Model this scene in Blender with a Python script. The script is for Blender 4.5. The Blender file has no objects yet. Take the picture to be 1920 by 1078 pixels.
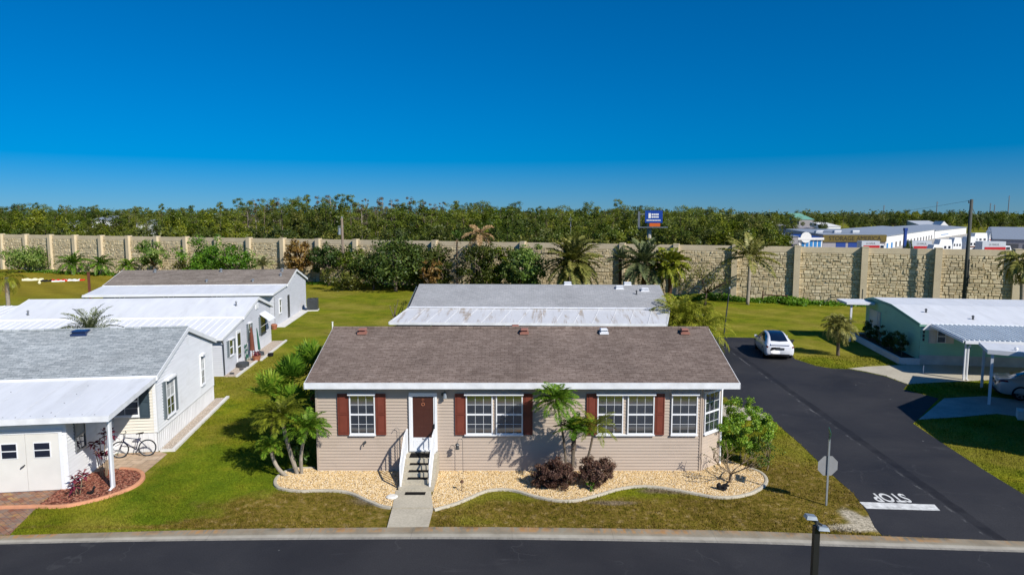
import bpy, math, random
import numpy as np
from mathutils import Vector, Matrix

R = math.radians
random.seed(7)
rng = np.random.default_rng(11)
SC = bpy.context.scene
COL = SC.collection

# ------------------------------------------------------------------ camera model
CAM_Z, PITCH, FPX = 9.7, R(6.2), 1280.0          # metres, radians, focal length in photo pixels
CP, SP = math.cos(PITCH), math.sin(PITCH)


def ray(u, v):
    a, b = (u - 960) / FPX, -(v - 539) / FPX
    return a, CP + b * SP, -SP + b * CP


def G(u, v, z=0.0):                               # point of the level z seen at photo pixel (u, v)
    a, y, dz = ray(u, v)
    t = (z - CAM_Z) / dz
    return Vector((a * t, y * t, z))


def atY(u, v, Y):                                 # point of the upright plane at distance Y
    a, y, dz = ray(u, v)
    t = Y / y
    return Vector((a * t, Y, CAM_Z + dz * t))


def gx(u, Y, z=0.0):                              # x of pixel column u at distance Y
    return (u - 960) / FPX * (Y * CP + (CAM_Z - z) * SP)


# ------------------------------------------------------------------ mesh builder
class MB:
    def __init__(s):
        s.v, s.f, s.m = [], [], []

    def add(s, vs, fs, mi=0):
        n = len(s.v)
        s.v += [tuple(p) for p in vs]
        s.f += [tuple(i + n for i in f) for f in fs]
        s.m += [mi] * len(fs)

    def hexa(s, p, mi=0):                         # 8 corners: bottom 4 (ccw), top 4
        s.add(p, [(3, 2, 1, 0), (4, 5, 6, 7), (0, 1, 5, 4), (1, 2, 6, 5), (2, 3, 7, 6), (3, 0, 4, 7)], mi)

    def box(s, x0, x1, y0, y1, z0, z1, mi=0):
        s.hexa([(x0, y0, z0), (x1, y0, z0), (x1, y1, z0), (x0, y1, z0),
                (x0, y0, z1), (x1, y0, z1), (x1, y1, z1), (x0, y1, z1)], mi)

    def fbox(s, F, s0, s1, o0, o1, z0, z1, mi=0):  # box in a wall frame: along, out, up
        s.hexa([F(s0, o0, z0), F(s1, o0, z0), F(s1, o1, z0), F(s0, o1, z0),
                F(s0, o0, z1), F(s1, o0, z1), F(s1, o1, z1), F(s0, o1, z1)], mi)

    def slab(s, a, b, c, d, t, mi=0):             # four top corners, thickness downwards
        q = [Vector(p) for p in (a, b, c, d)]
        s.hexa([p - Vector((0, 0, t)) for p in q] + q, mi)

    def beam(s, p, q, w, h, mi=0, up=(0, 0, 1)):
        p, q = Vector(p), Vector(q)
        d = (q - p).normalized()
        up = Vector(up)
        if abs(d.dot(up)) > .98:
            up = Vector((1, 0, 0))
        a = d.cross(up).normalized() * (w / 2)
        b = a.cross(d).normalized() * (h / 2)
        s.hexa([p - a - b, p + a - b, p + a + b, p - a + b, q - a - b, q + a - b, q + a + b, q - a + b], mi)

    def tube(s, pts, rad, seg=8, mi=0, cap=True):
        pts = [Vector(p) for p in pts]
        if not hasattr(rad, '__len__'):
            rad = [rad] * len(pts)
        rings, ref = [], None
        for i, p in enumerate(pts):
            d = (pts[min(i + 1, len(pts) - 1)] - pts[max(i - 1, 0)])
            d = d.normalized() if d.length > 1e-9 else Vector((0, 0, 1))
            if ref is None:
                ref = Vector((1, 0, 0)) if abs(d.x) < .9 else Vector((0, 1, 0))
            a = (ref - d * ref.dot(d)).normalized()
            ref = a
            b = d.cross(a)
            rings.append([p + (a * math.cos(t) + b * math.sin(t)) * rad[i]
                          for t in (2 * math.pi * k / seg for k in range(seg))])
        vs = [q for r in rings for q in r]
        fs = []
        for i in range(len(pts) - 1):
            for k in range(seg):
                k2 = (k + 1) % seg
                fs.append((i * seg + k, i * seg + k2, (i + 1) * seg + k2, (i + 1) * seg + k))
        if cap:
            fs.append(tuple(range(seg))[::-1])
            fs.append(tuple((len(pts) - 1) * seg + k for k in range(seg)))
        s.add(vs, fs, mi)

    def prism(s, poly, z0, z1, mi=0):
        n = len(poly)
        vs = [(p[0], p[1], z0) for p in poly] + [(p[0], p[1], z1) for p in poly]
        fs = [tuple(range(n, 2 * n))]
        if z1 - z0 > 1e-6:
            fs += [(i, (i + 1) % n, n + (i + 1) % n, n + i) for i in range(n)]
        s.add(vs, fs, mi)

    def disc(s, c, n, r, t, seg=16, mi=0):        # short cylinder centred at c along n
        c, n = Vector(c), Vector(n).normalized()
        s.tube([c - n * t / 2, c + n * t / 2], r, seg, mi)

    def torus(s, c, axis, R0, r, seg=28, sec=8, mi=0):
        c, axis = Vector(c), Vector(axis).normalized()
        ref = Vector((0, 0, 1)) if abs(axis.z) < .9 else Vector((1, 0, 0))
        a = (ref - axis * ref.dot(axis)).normalized()
        b = axis.cross(a)
        vs, fs = [], []
        for i in range(seg):
            t = 2 * math.pi * i / seg
            e = a * math.cos(t) + b * math.sin(t)
            for k in range(sec):
                q = 2 * math.pi * k / sec
                vs.append(c + e * (R0 + r * math.cos(q)) + axis * (r * math.sin(q)))
        for i in range(seg):
            for k in range(sec):
                i2, k2 = (i + 1) % seg, (k + 1) % sec
                fs.append((i * sec + k, i2 * sec + k, i2 * sec + k2, i * sec + k2))
        s.add(vs, fs, mi)

    def build(s, name, mats, parent=None, world=False, smooth=False, origin=None):
        me = bpy.data.meshes.new(name)
        off = Vector((0, 0, 0))
        if world and parent is not None:
            off = wloc(parent)
        if origin is not None:
            off = Vector(origin)
        me.from_pydata([(p[0] - off[0], p[1] - off[1], p[2] - off[2]) for p in s.v], [], s.f)
        if not isinstance(mats, (list, tuple)):
            mats = [mats]
        for m in mats:
            me.materials.append(m)
        me.polygons.foreach_set('material_index', s.m)
        if smooth:
            me.polygons.foreach_set('use_smooth', [True] * len(me.polygons))
        me.update()
        o = bpy.data.objects.new(name, me)
        COL.objects.link(o)
        if origin is not None and parent is None:
            o.location = origin
        if parent is not None:
            o.parent = parent
        return o


def wloc(o):
    l = Vector((0, 0, 0))
    while o is not None:
        l += o.location
        o = o.parent
    return l


def quads_mesh(name, V, mat, parent=None, smooth=False):   # V: (n,4,3) array of quads
    n = len(V)
    me = bpy.data.meshes.new(name)
    me.vertices.add(n * 4)
    me.vertices.foreach_set('co', np.ascontiguousarray(V, dtype=np.float32).ravel())
    me.loops.add(n * 4)
    me.loops.foreach_set('vertex_index', np.arange(n * 4, dtype=np.int32))
    me.polygons.add(n)
    me.polygons.foreach_set('loop_start', np.arange(0, n * 4, 4, dtype=np.int32))
    me.materials.append(mat)
    me.update(calc_edges=True)
    me.validate()
    o = bpy.data.objects.new(name, me)
    COL.objects.link(o)
    if parent is not None:
        o.parent = parent
    return o


# ------------------------------------------------------------------ objects, labels
def tag(o, label=None, cat=None, group=None, kind=None):
    if label: o['label'] = label
    if cat: o['category'] = cat
    if group: o['group'] = group
    if kind: o['kind'] = kind
    return o


def thing(name, label, cat, loc=(0, 0, 0), rz=0.0, group=None):
    o = bpy.data.objects.new(name, None)
    o.empty_display_size = .2
    COL.objects.link(o)
    o.location = loc
    o.rotation_euler = (0, 0, rz)
    return tag(o, label, cat, group, 'thing')


def struct(name, mb, mat, smooth=False):
    return tag(mb.build(name, mat, smooth=smooth), kind='structure')


def children(o):
    return [c for c in bpy.data.objects if c.parent is o]


def dup_tree(root, kids, loc, rz=0.0, scale=None, label=None):
    r = root.copy()
    COL.objects.link(r)
    r.location = loc
    r.rotation_euler = (0, 0, rz)
    if scale is not None:
        r.scale = scale if hasattr(scale, '__len__') else (scale,) * 3
    if label:
        r['label'] = label
    for ch, subs in kids:
        c = ch.copy()
        COL.objects.link(c)
        c.parent = r
        for g in subs:
            d = g.copy()
            COL.objects.link(d)
            d.parent = c
    return r


# ------------------------------------------------------------------ materials
class NT:
    def __init__(s, name):
        s.mat = bpy.data.materials.new(name)
        s.mat.use_nodes = True
        s.t = s.mat.node_tree
        s.n = s.t.nodes
        s.n.clear()
        s.out = s.n.new('ShaderNodeOutputMaterial')

    def new(s, typ, **kw):
        n = s.n.new('ShaderNode' + typ)
        for k, v in kw.items():
            if k.startswith('i_'):
                n.inputs[k[2:].replace('_', ' ')].default_value = v
            else:
                setattr(n, k, v)
        return n

    def link(s, a, b):
        s.t.links.new(a, b)

    def val(s, node, inp, src):
        if hasattr(src, 'links') or hasattr(src, 'is_output'):
            s.link(src, node.inputs[inp])
        else:
            node.inputs[inp].default_value = src

    def coord(s, kind='Object', scale=None, rot=None):
        if kind == 'Position':
            o = s.new('NewGeometry').outputs['Position']
        else:
            o = s.new('TexCoord').outputs[kind]
        if scale is not None or rot is not None:
            m = s.new('Mapping')
            if scale is not None:
                m.inputs['Scale'].default_value = scale if hasattr(scale, '__len__') else (scale,) * 3
            if rot is not None:
                m.inputs['Rotation'].default_value = rot
            s.link(o, m.inputs['Vector'])
            o = m.outputs[0]
        return o

    def noise(s, co, scale, detail=4, rough=.55, dist=0):
        n = s.new('TexNoise')
        n.inputs['Scale'].default_value = scale
        n.inputs['Detail'].default_value = detail
        n.inputs['Roughness'].default_value = rough
        n.inputs['Distortion'].default_value = dist
        s.link(co, n.inputs['Vector'])
        return n.outputs['Fac']

    def ramp(s, fac, stops):
        n = s.new('ValToRGB')
        cr = n.color_ramp
        while len(cr.elements) < len(stops):
            cr.elements.new(.5)
        for e, (p, c) in zip(cr.elements, stops):
            e.position = p
            e.color = (c[0], c[1], c[2], 1) if hasattr(c, '__len__') else (c, c, c, 1)
        s.link(fac, n.inputs[0])
        return n.outputs[0]

    def maprange(s, x, a, b, c=0., d=1.):
        n = s.new('MapRange')
        n.interpolation_type = 'SMOOTHSTEP'
        for i, q in enumerate((a, b, c, d)):
            n.inputs[i + 1].default_value = q
        s.link(x, n.inputs[0])
        return n.outputs[0]

    def math(s, op, a, b=None):
        n = s.new('Math', operation=op)
        s.val(n, 0, a)
        if b is not None:
            s.val(n, 1, b)
        return n.outputs[0]

    def mix(s, fac, a, b, mode='MIX'):
        n = s.new('Mix', data_type='RGBA', blend_type=mode)
        if isinstance(fac, (int, float)):
            n.inputs[0].default_value = fac
        else:
            s.link(fac, n.inputs[0])
        for i, c in ((6, a), (7, b)):
            if isinstance(c, (tuple, list)):
                n.inputs[i].default_value = (c[0], c[1], c[2], 1)
            else:
                s.link(c, n.inputs[i])
        return n.outputs[2]

    def bump(s, h, strength=.3, dist=.02):
        n = s.new('Bump')
        n.inputs['Strength'].default_value = strength
        n.inputs['Distance'].default_value = dist
        s.link(h, n.inputs['Height'])
        return n.outputs[0]

    def principled(s, col, rough=.6, spec=.4, normal=None, metal=0., **kw):
        p = s.new('BsdfPrincipled')
        if isinstance(col, (tuple, list)):
            p.inputs['Base Color'].default_value = (col[0], col[1], col[2], 1)
        else:
            s.link(col, p.inputs['Base Color'])
        if isinstance(rough, (int, float)):
            p.inputs['Roughness'].default_value = rough
        else:
            s.link(rough, p.inputs['Roughness'])
        p.inputs['Specular IOR Level'].default_value = spec
        p.inputs['Metallic'].default_value = metal
        if normal is not None:
            s.link(normal, p.inputs['Normal'])
        for k, v in kw.items():
            p.inputs[k.replace('_', ' ')].default_value = v
        s.link(p.outputs[0], s.out.inputs[0])
        return s.mat


def sub(c, f):
    return tuple(min(1, x * f) for x in c)


def plain(name, c, rough=.55, spec=.4, var=.12, scale=3., metal=0., bump=0., coord='Object', **kw):
    """A painted or solid surface with slight uneven wear."""
    t = NT(name)
    co = t.coord(coord)
    a = t.noise(co, scale, 5)
    col = t.ramp(a, [(.3, sub(c, 1 - var)), (.7, sub(c, 1 + var * .5))])
    nrm = t.bump(t.noise(co, scale * 12, 3), bump, .01) if bump else None
    return t.principled(col, rough, spec, nrm, metal, **kw)


def foliage(name, a, b, c=None, trans=.3, nscale=.6):
    """Leaves: every leaf its own tone, clumps shift in hue."""
    t = NT(name)
    isl = t.new('NewGeometry').outputs['Random Per Island']
    nz = t.noise(t.coord('Object'), nscale, 2)
    oi = t.new('ObjectInfo').outputs['Random']
    f = t.math('ADD', t.math('MULTIPLY', isl, .5), t.math('MULTIPLY', nz, .5))
    f = t.math('ADD', f, t.math('MULTIPLY', t.math('SUBTRACT', oi, .42), .42))
    stops = [(.25, a), (.62, b)] + ([(.86, c)] if c else [])
    col = t.ramp(f, stops)
    d = t.new('BsdfDiffuse')
    tr = t.new('BsdfTranslucent')
    g = t.new('BsdfGlossy')
    g.inputs['Roughness'].default_value = .45
    g.inputs['Color'].default_value = (.5, .5, .45, 1)
    t.link(col, d.inputs[0])
    t.link(col, tr.inputs[0])
    m = t.new('MixShader')
    m.inputs[0].default_value = trans
    t.link(d.outputs[0], m.inputs[1])
    t.link(tr.outputs[0], m.inputs[2])
    m2 = t.new('MixShader')
    m2.inputs[0].default_value = .035
    t.link(m.outputs[0], m2.inputs[1])
    t.link(g.outputs[0], m2.inputs[2])
    t.link(m2.outputs[0], t.out.inputs[0])
    return t.mat


def ellipse_mask(t, pos, cx, cy, rx, ry, lo=.6, hi=1.15, jitter=None):
    m = t.new('Mapping')
    m.inputs['Location'].default_value = (-cx / rx, -cy / ry, 0)
    m.inputs['Scale'].default_value = (1 / rx, 1 / ry, 0)
    t.link(pos, m.inputs['Vector'])
    n = t.new('VectorMath', operation='LENGTH')
    t.link(m.outputs[0], n.inputs[0])
    x = n.outputs['Value']
    if jitter is not None:
        x = t.math('ADD', x, jitter)
    return t.maprange(x, lo, hi, 1., 0.)


def mat_lawn():
    t = NT('lawn grass')
    pos = t.coord('Position')
    big = t.noise(pos, .16, 4)
    med = t.noise(pos, .9, 5, .6)
    fine = t.noise(pos, 9., 4, .65)
    tiny = t.noise(pos, 38., 3, .6)
    green = t.ramp(med, [(.32, (.105, .138, .008)), (.5, (.165, .185, .010)), (.68, (.225, .210, .015))])
    olive = t.ramp(med, [(.3, (.185, .185, .013)), (.52, (.235, .21, .028)), (.72, (.285, .245, .045))])
    col = t.mix(t.maprange(big, .42, .62), green, olive)
    jit = t.math('MULTIPLY', t.math('SUBTRACT', med, .5), 1.3)
    dry = t.ramp(t.noise(pos, 3.4, 6, .74), [(.34, (.075, .072, .008)), (.45, (.155, .122, .016)), (.56, (.22, .155, .034)), (.68, (.36, .275, .125))])
    field = t.ramp(med, [(.3, (.20, .17, .012)), (.55, (.255, .20, .02)), (.75, (.29, .22, .03))])
    sand = t.ramp(fine, [(.3, (.30, .26, .18)), (.7, (.55, .48, .36))])
    soil = t.ramp(fine, [(.3, (.165, .125, .070)), (.7, (.27, .21, .13))])
    def over(c, m, base):
        return t.mix(m, base, c)
    # back field turns brown to the left, the lawn by the camera's left is well watered
    col = over(field, ellipse_mask(t, pos, -62, 98, 46, 26, .5, 1.1, jit), col)
    lush = t.ramp(med, [(.3, (.095, .145, .008)), (.55, (.145, .185, .010)), (.75, (.21, .215, .016))])
    col = over(lush, ellipse_mask(t, pos, -10.5, 24.5, 3.6, 6.0, .5, 1.15, jit), col)
    yl = t.ramp(med, [(.3, (.165, .15, .008)), (.7, (.22, .175, .012))])
    for e in ((-6.6, 21.6, 3.6, 1.7), (-3.6, 21.2, 2.4, 2.2), (2.6, 21.2, 5.0, 1.5), (7.2, 21.4, 3.6, 1.7), (10.3, 22.6, 2.4, 4.4),
              (15, 20.4, 2, 1.5), (8.6, 24.0, 1.2, 2.0), (-8.6, 20.6, 2.0, .5), (-1, 20.3, 14, .22)):
        col = over(dry, ellipse_mask(t, pos, *e, .62, 1.2, jit), col)
    for e in ((6.0, 23.1, 1.6, .34), (3.3, 22.1, .9, .2), (-4.6, 22.35, 1.0, .5), (-6.9, 23.2, 1.2, .25),
              (1.4, 22.5, .9, .25)):
        col = over(soil, ellipse_mask(t, pos, *e, .45, 1.2, jit), col)
    for e in ((11.35, 20.6, .75, .62), (11.0, 21.2, .4, .6), (10.6, 20.25, 1.0, .3), (14.0, 30.9, .6, .9), (23.6, 41.2, .7, .35)):
        col = over(sand, ellipse_mask(t, pos, *e, .45, 1.15, jit), col)
    mow = t.new('TexWave', wave_type='BANDS', bands_direction='DIAGONAL')
    mow.inputs['Scale'].default_value = .11
    mow.inputs['Distortion'].default_value = 3.
    mow.inputs['Detail'].default_value = 2
    t.link(pos, mow.inputs['Vector'])
    col = t.mix(.14, col, t.ramp(mow.outputs['Color'], [(0, .2), (1, .9)]), 'OVERLAY')
    col = t.mix(t.maprange(fine, .34, .62), t.mix(.38, col, (0, 0, 0), 'MIX'), col)
    col = t.mix(.6, col, t.ramp(tiny, [(.3, .2), (.7, .85)]), 'OVERLAY')
    nrm = t.bump(t.mix(.5, t.ramp(fine, [(0, 0), (1, 1)]), t.ramp(tiny, [(0, 0), (1, 1)])), .55, .06)
    return t.principled(col, .95, .05, nrm)


def mat_asphalt(name, seam=None):
    t = NT(name)
    pos = t.coord('Position')
    big = t.noise(pos, .22, 5, .6, .4)
    fine = t.noise(pos, 30, 3, .6)
    col = t.ramp(big, [(.3, (.017, .0172, .0205)), (.7, (.034, .0338, .037))])
    col = t.mix(.5, col, t.ramp(fine, [(.3, .3), (.7, .75)]), 'OVERLAY')
    streak = t.noise(t.coord('Position', (.35, 1.6, 1)), 1.1, 6, .7, 1.2)
    col = t.mix(t.maprange(streak, .58, .76, 0, .3), col, (.075, .075, .078))
    spots = t.new('TexVoronoi', feature='DISTANCE_TO_EDGE')
    spots.inputs['Scale'].default_value = .33
    t.link(t.new('VectorMath', operation='ADD').outputs[0], spots.inputs['Vector'])
    add = spots.inputs['Vector'].links[0].from_node
    t.link(pos, add.inputs[0])
    wob = t.new('TexNoise')
    wob.inputs['Scale'].default_value = 1.4
    t.link(pos, wob.inputs['Vector'])
    t.link(wob.outputs['Color'], add.inputs[1])
    crack = t.maprange(spots.outputs['Distance'], .0, .012, 1, 0)
    crack = t.math('MULTIPLY', crack, t.maprange(t.noise(pos, .5, 2), .52, .62))
    col = t.mix(t.math('MULTIPLY', crack, .2), col, (.10, .10, .10))
    flecks = t.new('TexVoronoi')
    flecks.inputs['Scale'].default_value = 1.1
    t.link(pos, flecks.inputs['Vector'])
    fl = t.maprange(flecks.outputs['Distance'], .03, .055, 1, 0)
    fl = t.math('MULTIPLY', fl, t.maprange(t.noise(pos, 1.7, 1), .56, .6))
    col = t.mix(t.math('MULTIPLY', fl, .7), col, (.28, .28, .27))
    if seam:                                       # sealed joint along the side street
        x0, y0, x1, y1 = seam
        sx = t.new('SeparateXYZ')
        t.link(pos, sx.inputs[0])
        k = (x1 - x0) / (y1 - y0)
        d = t.math('SUBTRACT', t.math('SUBTRACT', sx.outputs[0], x0), t.math('MULTIPLY', t.math('SUBTRACT', sx.outputs[1], y0), k))
        d = t.math('ADD', d, t.math('MULTIPLY', t.math('SUBTRACT', t.noise(pos, .8, 3), .5), .22))
        band = t.maprange(t.math('ABSOLUTE', d), .15, .21, 1, 0)
        col = t.mix(t.math('MULTIPLY', band, t.maprange(t.noise(pos, .9, 4), .35, .65, .35, .85)), col, (.010, .010, .013))
        edge = t.maprange(t.math('ABSOLUTE', t.math('ADD', d, .27)), .02, .06, 1, 0)
        edge = t.math('MULTIPLY', edge, t.maprange(t.noise(pos, 1.6, 4, .7), .5, .62))
        col = t.mix(t.math('MULTIPLY', edge, .6), col, (.16, .16, .155))
    nrm = t.bump(fine, .25, .008)
    return t.principled(col, t.maprange(big, .3, .7, .72, .86), .25, nrm)


def mat_concrete(name, c, rust=None, var=.18):
    t = NT(name)
    pos = t.coord('Position')
    n1 = t.noise(pos, .8, 6, .62)
    n2 = t.noise(pos, 14, 4, .6)
    col = t.ramp(n1, [(.25, sub(c, 1 - var)), (.75, sub(c, 1 + var * .6))])
    col = t.mix(.35, col, t.ramp(n2, [(.3, .3), (.7, .7)]), 'OVERLAY')
    return t.principled(col, .85, .2, t.bump(n2, .25, .01))


def mat_kerb():
    """Pale concrete strip with rust bleed and soil where the sprinklers wet its back edge."""
    t = NT('kerb concrete')
    pos = t.coord('Position')
    at = t.new('Attribute', attribute_name='across')   # 0 at the road .. 1 at the grass
    a = at.outputs['Fac']
    n1 = t.noise(pos, 1.2, 6, .65)
    n2 = t.noise(t.coord('Position', (3, .6, 1)), 2.2, 5, .7)
    col = t.ramp(n1, [(.25, (.17, .145, .105)), (.75, (.32, .285, .215))])
    col = t.mix(t.math('MULTIPLY', t.maprange(a, .46, .34), .85), col, t.ramp(n1, [(.3, (.29, .265, .215)), (.7, (.43, .40, .335))]))
    col = t.mix(t.math('MULTIPLY', t.maprange(a, .2, .1), .8), col, t.ramp(n2, [(.3, (.15, .14, .12)), (.7, (.30, .28, .245))]))
    m = t.math('MULTIPLY', t.maprange(a, .46, .7), t.maprange(n2, .38, .58))
    big = t.maprange(t.noise(pos, .45, 4), .42, .6, .15, .95)
    col = t.mix(t.math('MULTIPLY', m, big), col, t.ramp(n1, [(.3, (.40, .25, .11)), (.7, (.42, .19, .05))]))
    grime = t.math('MULTIPLY', t.maprange(a, .62, .95), t.maprange(t.noise(pos, .9, 4), .5, .62))
    col = t.mix(t.math('MULTIPLY', grime, .7), col, (.10, .085, .06))
    sx = t.new('SeparateXYZ')
    t.link(pos, sx.inputs[0])
    joint = t.math('ABSOLUTE', t.math('SUBTRACT', t.math('FRACT', t.math('DIVIDE', sx.outputs[0], 3.05)), .5))
    col = t.mix(t.maprange(joint, .495, .499, 0, .3), col, (.09, .08, .07))
    return t.principled(col, .9, .15, t.bump(t.noise(pos, 18, 3), .25, .01))


def mat_shingle(name, a, b, c, bw=.32, rh=.14, stain=.25):
    t = NT(name)
    co = t.coord('Object')
    br = t.new('TexBrick')
    br.offset = .5
    br.inputs['Scale'].default_value = 1
    br.inputs['Brick Width'].default_value = bw
    br.inputs['Row Height'].default_value = rh
    br.inputs['Mortar Size'].default_value = .012
    br.inputs['Mortar Smooth'].default_value = .3
    br.inputs['Bias'].default_value = 0
    br.inputs['Color1'].default_value = (*a, 1)
    br.inputs['Color2'].default_value = (*b, 1)
    br.inputs['Mortar'].default_value = (*sub(a, .78), 1)
    t.link(co, br.inputs['Vector'])
    col = t.mix(t.maprange(t.noise(t.coord('Object', (2, 6, 4)), 1.6, 4, .7), .45, .75, 0, .8), br.outputs['Color'], c)
    col = t.mix(stain, col, t.ramp(t.noise(co, .35, 5, .6), [(.3, .2), (.7, .8)]), 'OVERLAY')
    col = t.mix(.35, col, t.ramp(t.noise(co, 22, 3), [(.3, .2), (.7, .8)]), 'OVERLAY')
    h = t.math('ADD', t.math('MULTIPLY', br.outputs['Fac'], -.7), t.math('MULTIPLY', t.noise(co, 30, 2), .4))
    return t.principled(col, .92, .15, t.bump(h, .6, .02))


def mat_siding(name, c, dirt=.2):
    """Vinyl siding paint; the laps themselves are modelled."""
    t = NT(name)
    co = t.coord('Object')
    st = t.noise(t.coord('Object', (.5, .5, 5)), 1.2, 4, .6)
    n = t.noise(co, 1.1, 5, .6)
    col = t.ramp(st, [(.3, sub(c, .92)), (.7, sub(c, 1.04))])
    col = t.mix(t.maprange(n, .55, .8, 0, dirt * 2), col, sub((c[0], c[1] * .95, c[2] * .85), .62))
    return t.principled(col, .5, .35)


def mat_metal_roof(name, c, stain=0., streak=(0.30, .24, .17), seams=None):
    t = NT(name)
    co = t.coord('Object')
    n = t.noise(t.coord('Object', (1.2, .25, 1)), 1.3, 5, .6)
    col = t.ramp(n, [(.3, sub(c, .9)), (.7, sub(c, 1.04))])
    if stain:
        s1 = t.noise(t.coord('Object', (1.6, .16, .3)), 1.5, 6, .7, .3)
        s2 = t.noise(co, 2.2, 5, .7)
        m = t.math('MULTIPLY', t.maprange(s1, .5, .66), t.maprange(s2, .34, .6, .25, 1))
        col = t.mix(t.math('MULTIPLY', m, stain), col, streak)
    return t.principled(col, .42, .45, t.bump(t.noise(co, .9, 2), .12, .03))


def mat_glass(name, c=(.03, .036, .045), metal=.28, rough=.04):
    t = NT(name)
    n = t.noise(t.coord('Object'), .7, 2)
    col = t.ramp(n, [(.3, sub(c, .8)), (.7, sub(c, 1.3))])
    nrm = t.bump(t.noise(t.coord('Object'), 1.4, 1), .04, .03)
    p = t.principled(col, rough, .9, nrm, 0.)
    bs = [x for x in t.n if x.type == 'BSDF_PRINCIPLED'][0]
    gl = t.new('BsdfGlossy')
    gl.inputs['Roughness'].default_value = rough
    gl.inputs['Color'].default_value = (.75, .8, .9, 1)
    t.link(nrm, gl.inputs['Normal'])
    m = t.new('MixShader')
    m.inputs[0].default_value = metal
    t.link(bs.outputs[0], m.inputs[1])
    t.link(gl.outputs[0], m.inputs[2])
    t.link(m.outputs[0], t.out.inputs[0])
    return t.mat


def mat_pebbles(name, cols, scale=16, base='Position'):
    t = NT(name)
    v = t.new('TexVoronoi')
    v.inputs['Scale'].default_value = scale
    t.link(t.coord(base), v.inputs['Vector'])
    sx = t.new('SeparateColor')
    t.link(v.outputs['Color'], sx.inputs[0])
    col = t.ramp(sx.outputs[0], [(i / (len(cols) - 1) * .9 + .05, c) for i, c in enumerate(cols)])
    col = t.mix(t.maprange(v.outputs['Distance'], .25, .6, 0, .75), col, sub(cols[0], .35))
    return t.principled(col, .85, .2, t.bump(t.math('MULTIPLY', v.outputs['Distance'], -1), .7, .03))


def mat_island(name, cols, rough=.8):
    """One tone per loose piece (stones, bark chips)."""
    t = NT(name)
    isl = t.new('NewGeometry').outputs['Random Per Island']
    col = t.ramp(isl, [(i / (len(cols) - 1) * .9 + .05, c) for i, c in enumerate(cols)])
    return t.principled(col, rough, .2)


def mat_pavers():
    t = NT('clay pavers')
    co = t.coord('Position', None, None)
    m = t.new('Mapping')
    m.inputs['Rotation'].default_value = (0, 0, R(38))
    t.link(co, m.inputs['Vector'])
    br = t.new('TexBrick')
    br.inputs['Scale'].default_value = 1
    br.inputs['Brick Width'].default_value = .24
    br.inputs['Row Height'].default_value = .16
    br.inputs['Mortar Size'].default_value = .008
    br.inputs['Color1'].default_value = (.22, .085, .05, 1)
    br.inputs['Color2'].default_value = (.34, .19, .11, 1)
    br.inputs['Mortar'].default_value = (.09, .07, .055, 1)
    t.link(m.outputs[0], br.inputs['Vector'])
    n = t.noise(co, 2.4, 4, .7)
    col = t.mix(t.maprange(n, .42, .62, 0, .75), br.outputs['Color'], (.21, .17, .14))
    col = t.mix(t.maprange(t.noise(co, 3.1, 3), .56, .7, 0, .7), col, (.42, .26, .08))
    return t.principled(col, .85, .2, t.bump(br.outputs['Fac'], .4, -.01))


def mat_flags():
    t = NT('flagstones')
    co = t.coord('Position')
    br = t.new('TexBrick')
    br.inputs['Scale'].default_value = 1
    br.inputs['Brick Width'].default_value = .6
    br.inputs['Row Height'].default_value = .45
    br.inputs['Mortar Size'].default_value = .012
    br.inputs['Color1'].default_value = (.40, .28, .18, 1)
    br.inputs['Color2'].default_value = (.50, .38, .27, 1)
    br.inputs['Mortar'].default_value = (.26, .2, .14, 1)
    t.link(co, br.inputs['Vector'])
    col = t.mix(.5, br.outputs['Color'], t.ramp(t.noise(co, 4, 4), [(.3, .3), (.7, .7)]), 'OVERLAY')
    return t.principled(col, .85, .2)


def mat_stone():
    t = NT('cast stone')
    co = t.coord('Object')
    isl = t.new('NewGeometry').outputs['Random Per Island']
    col = t.ramp(isl, [(.05, (.54, .44, .265)), (.5, (.60, .495, .31)), (.95, (.66, .56, .37))])
    n = t.noise(t.coord('Position'), .25, 5, .6)
    col = t.mix(t.maprange(n, .45, .7, 0, .4), col, (.47, .41, .29))
    col = t.mix(.4, col, t.ramp(t.noise(co, 7, 4, .7), [(.3, .25), (.7, .75)]), 'OVERLAY')
    return t.principled(col, .95, .1, t.bump(t.noise(co, 9, 4, .6), .5, .05))

# ------------------------------------------------------------------ camera, sun and sky
cam = bpy.data.cameras.new('camera')
cam.lens, cam.sensor_width = 24.0, 36.0
cam.clip_end = 12000
cam_o = bpy.data.objects.new('camera', cam)
cam_o.location = (0, 0, CAM_Z)
cam_o.rotation_euler = (R(90) - PITCH, 0, 0)
COL.objects.link(cam_o)
SC.camera = cam_o

SUN_EL, SUN_AZ = R(38), R(136)                     # azimuth clockwise from +Y
w = bpy.data.worlds.new('World')
SC.world = w
w.use_nodes = True
wn, wl = w.node_tree.nodes, w.node_tree.links
wn.clear()
sky = wn.new('ShaderNodeTexSky')
sky.sky_type = 'NISHITA'
sky.sun_disc = False
sky.sun_elevation = SUN_EL
sky.sun_rotation = SUN_AZ
sky.altitude = 0
sky.air_density = 1.0
sky.dust_density = 1.0
sky.ozone_density = 10.0
hs = wn.new('ShaderNodeHueSaturation')
hs.inputs['Saturation'].default_value = 1.42
gm = wn.new('ShaderNodeGamma')
gm.inputs['Gamma'].default_value = 1.0
bg = wn.new('ShaderNodeBackground')
bg.inputs['Strength'].default_value = .088
wo = wn.new('ShaderNodeOutputWorld')
tc = wn.new('ShaderNodeTexCoord')
va = wn.new('ShaderNodeVectorMath')
va.operation = 'ADD'
va.inputs[1].default_value = (0, 0, .05)
nz = wn.new('ShaderNodeVectorMath')
nz.operation = 'NORMALIZE'
wl.new(tc.outputs['Generated'], va.inputs[0])
wl.new(va.outputs[0], nz.inputs[0])
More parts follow.
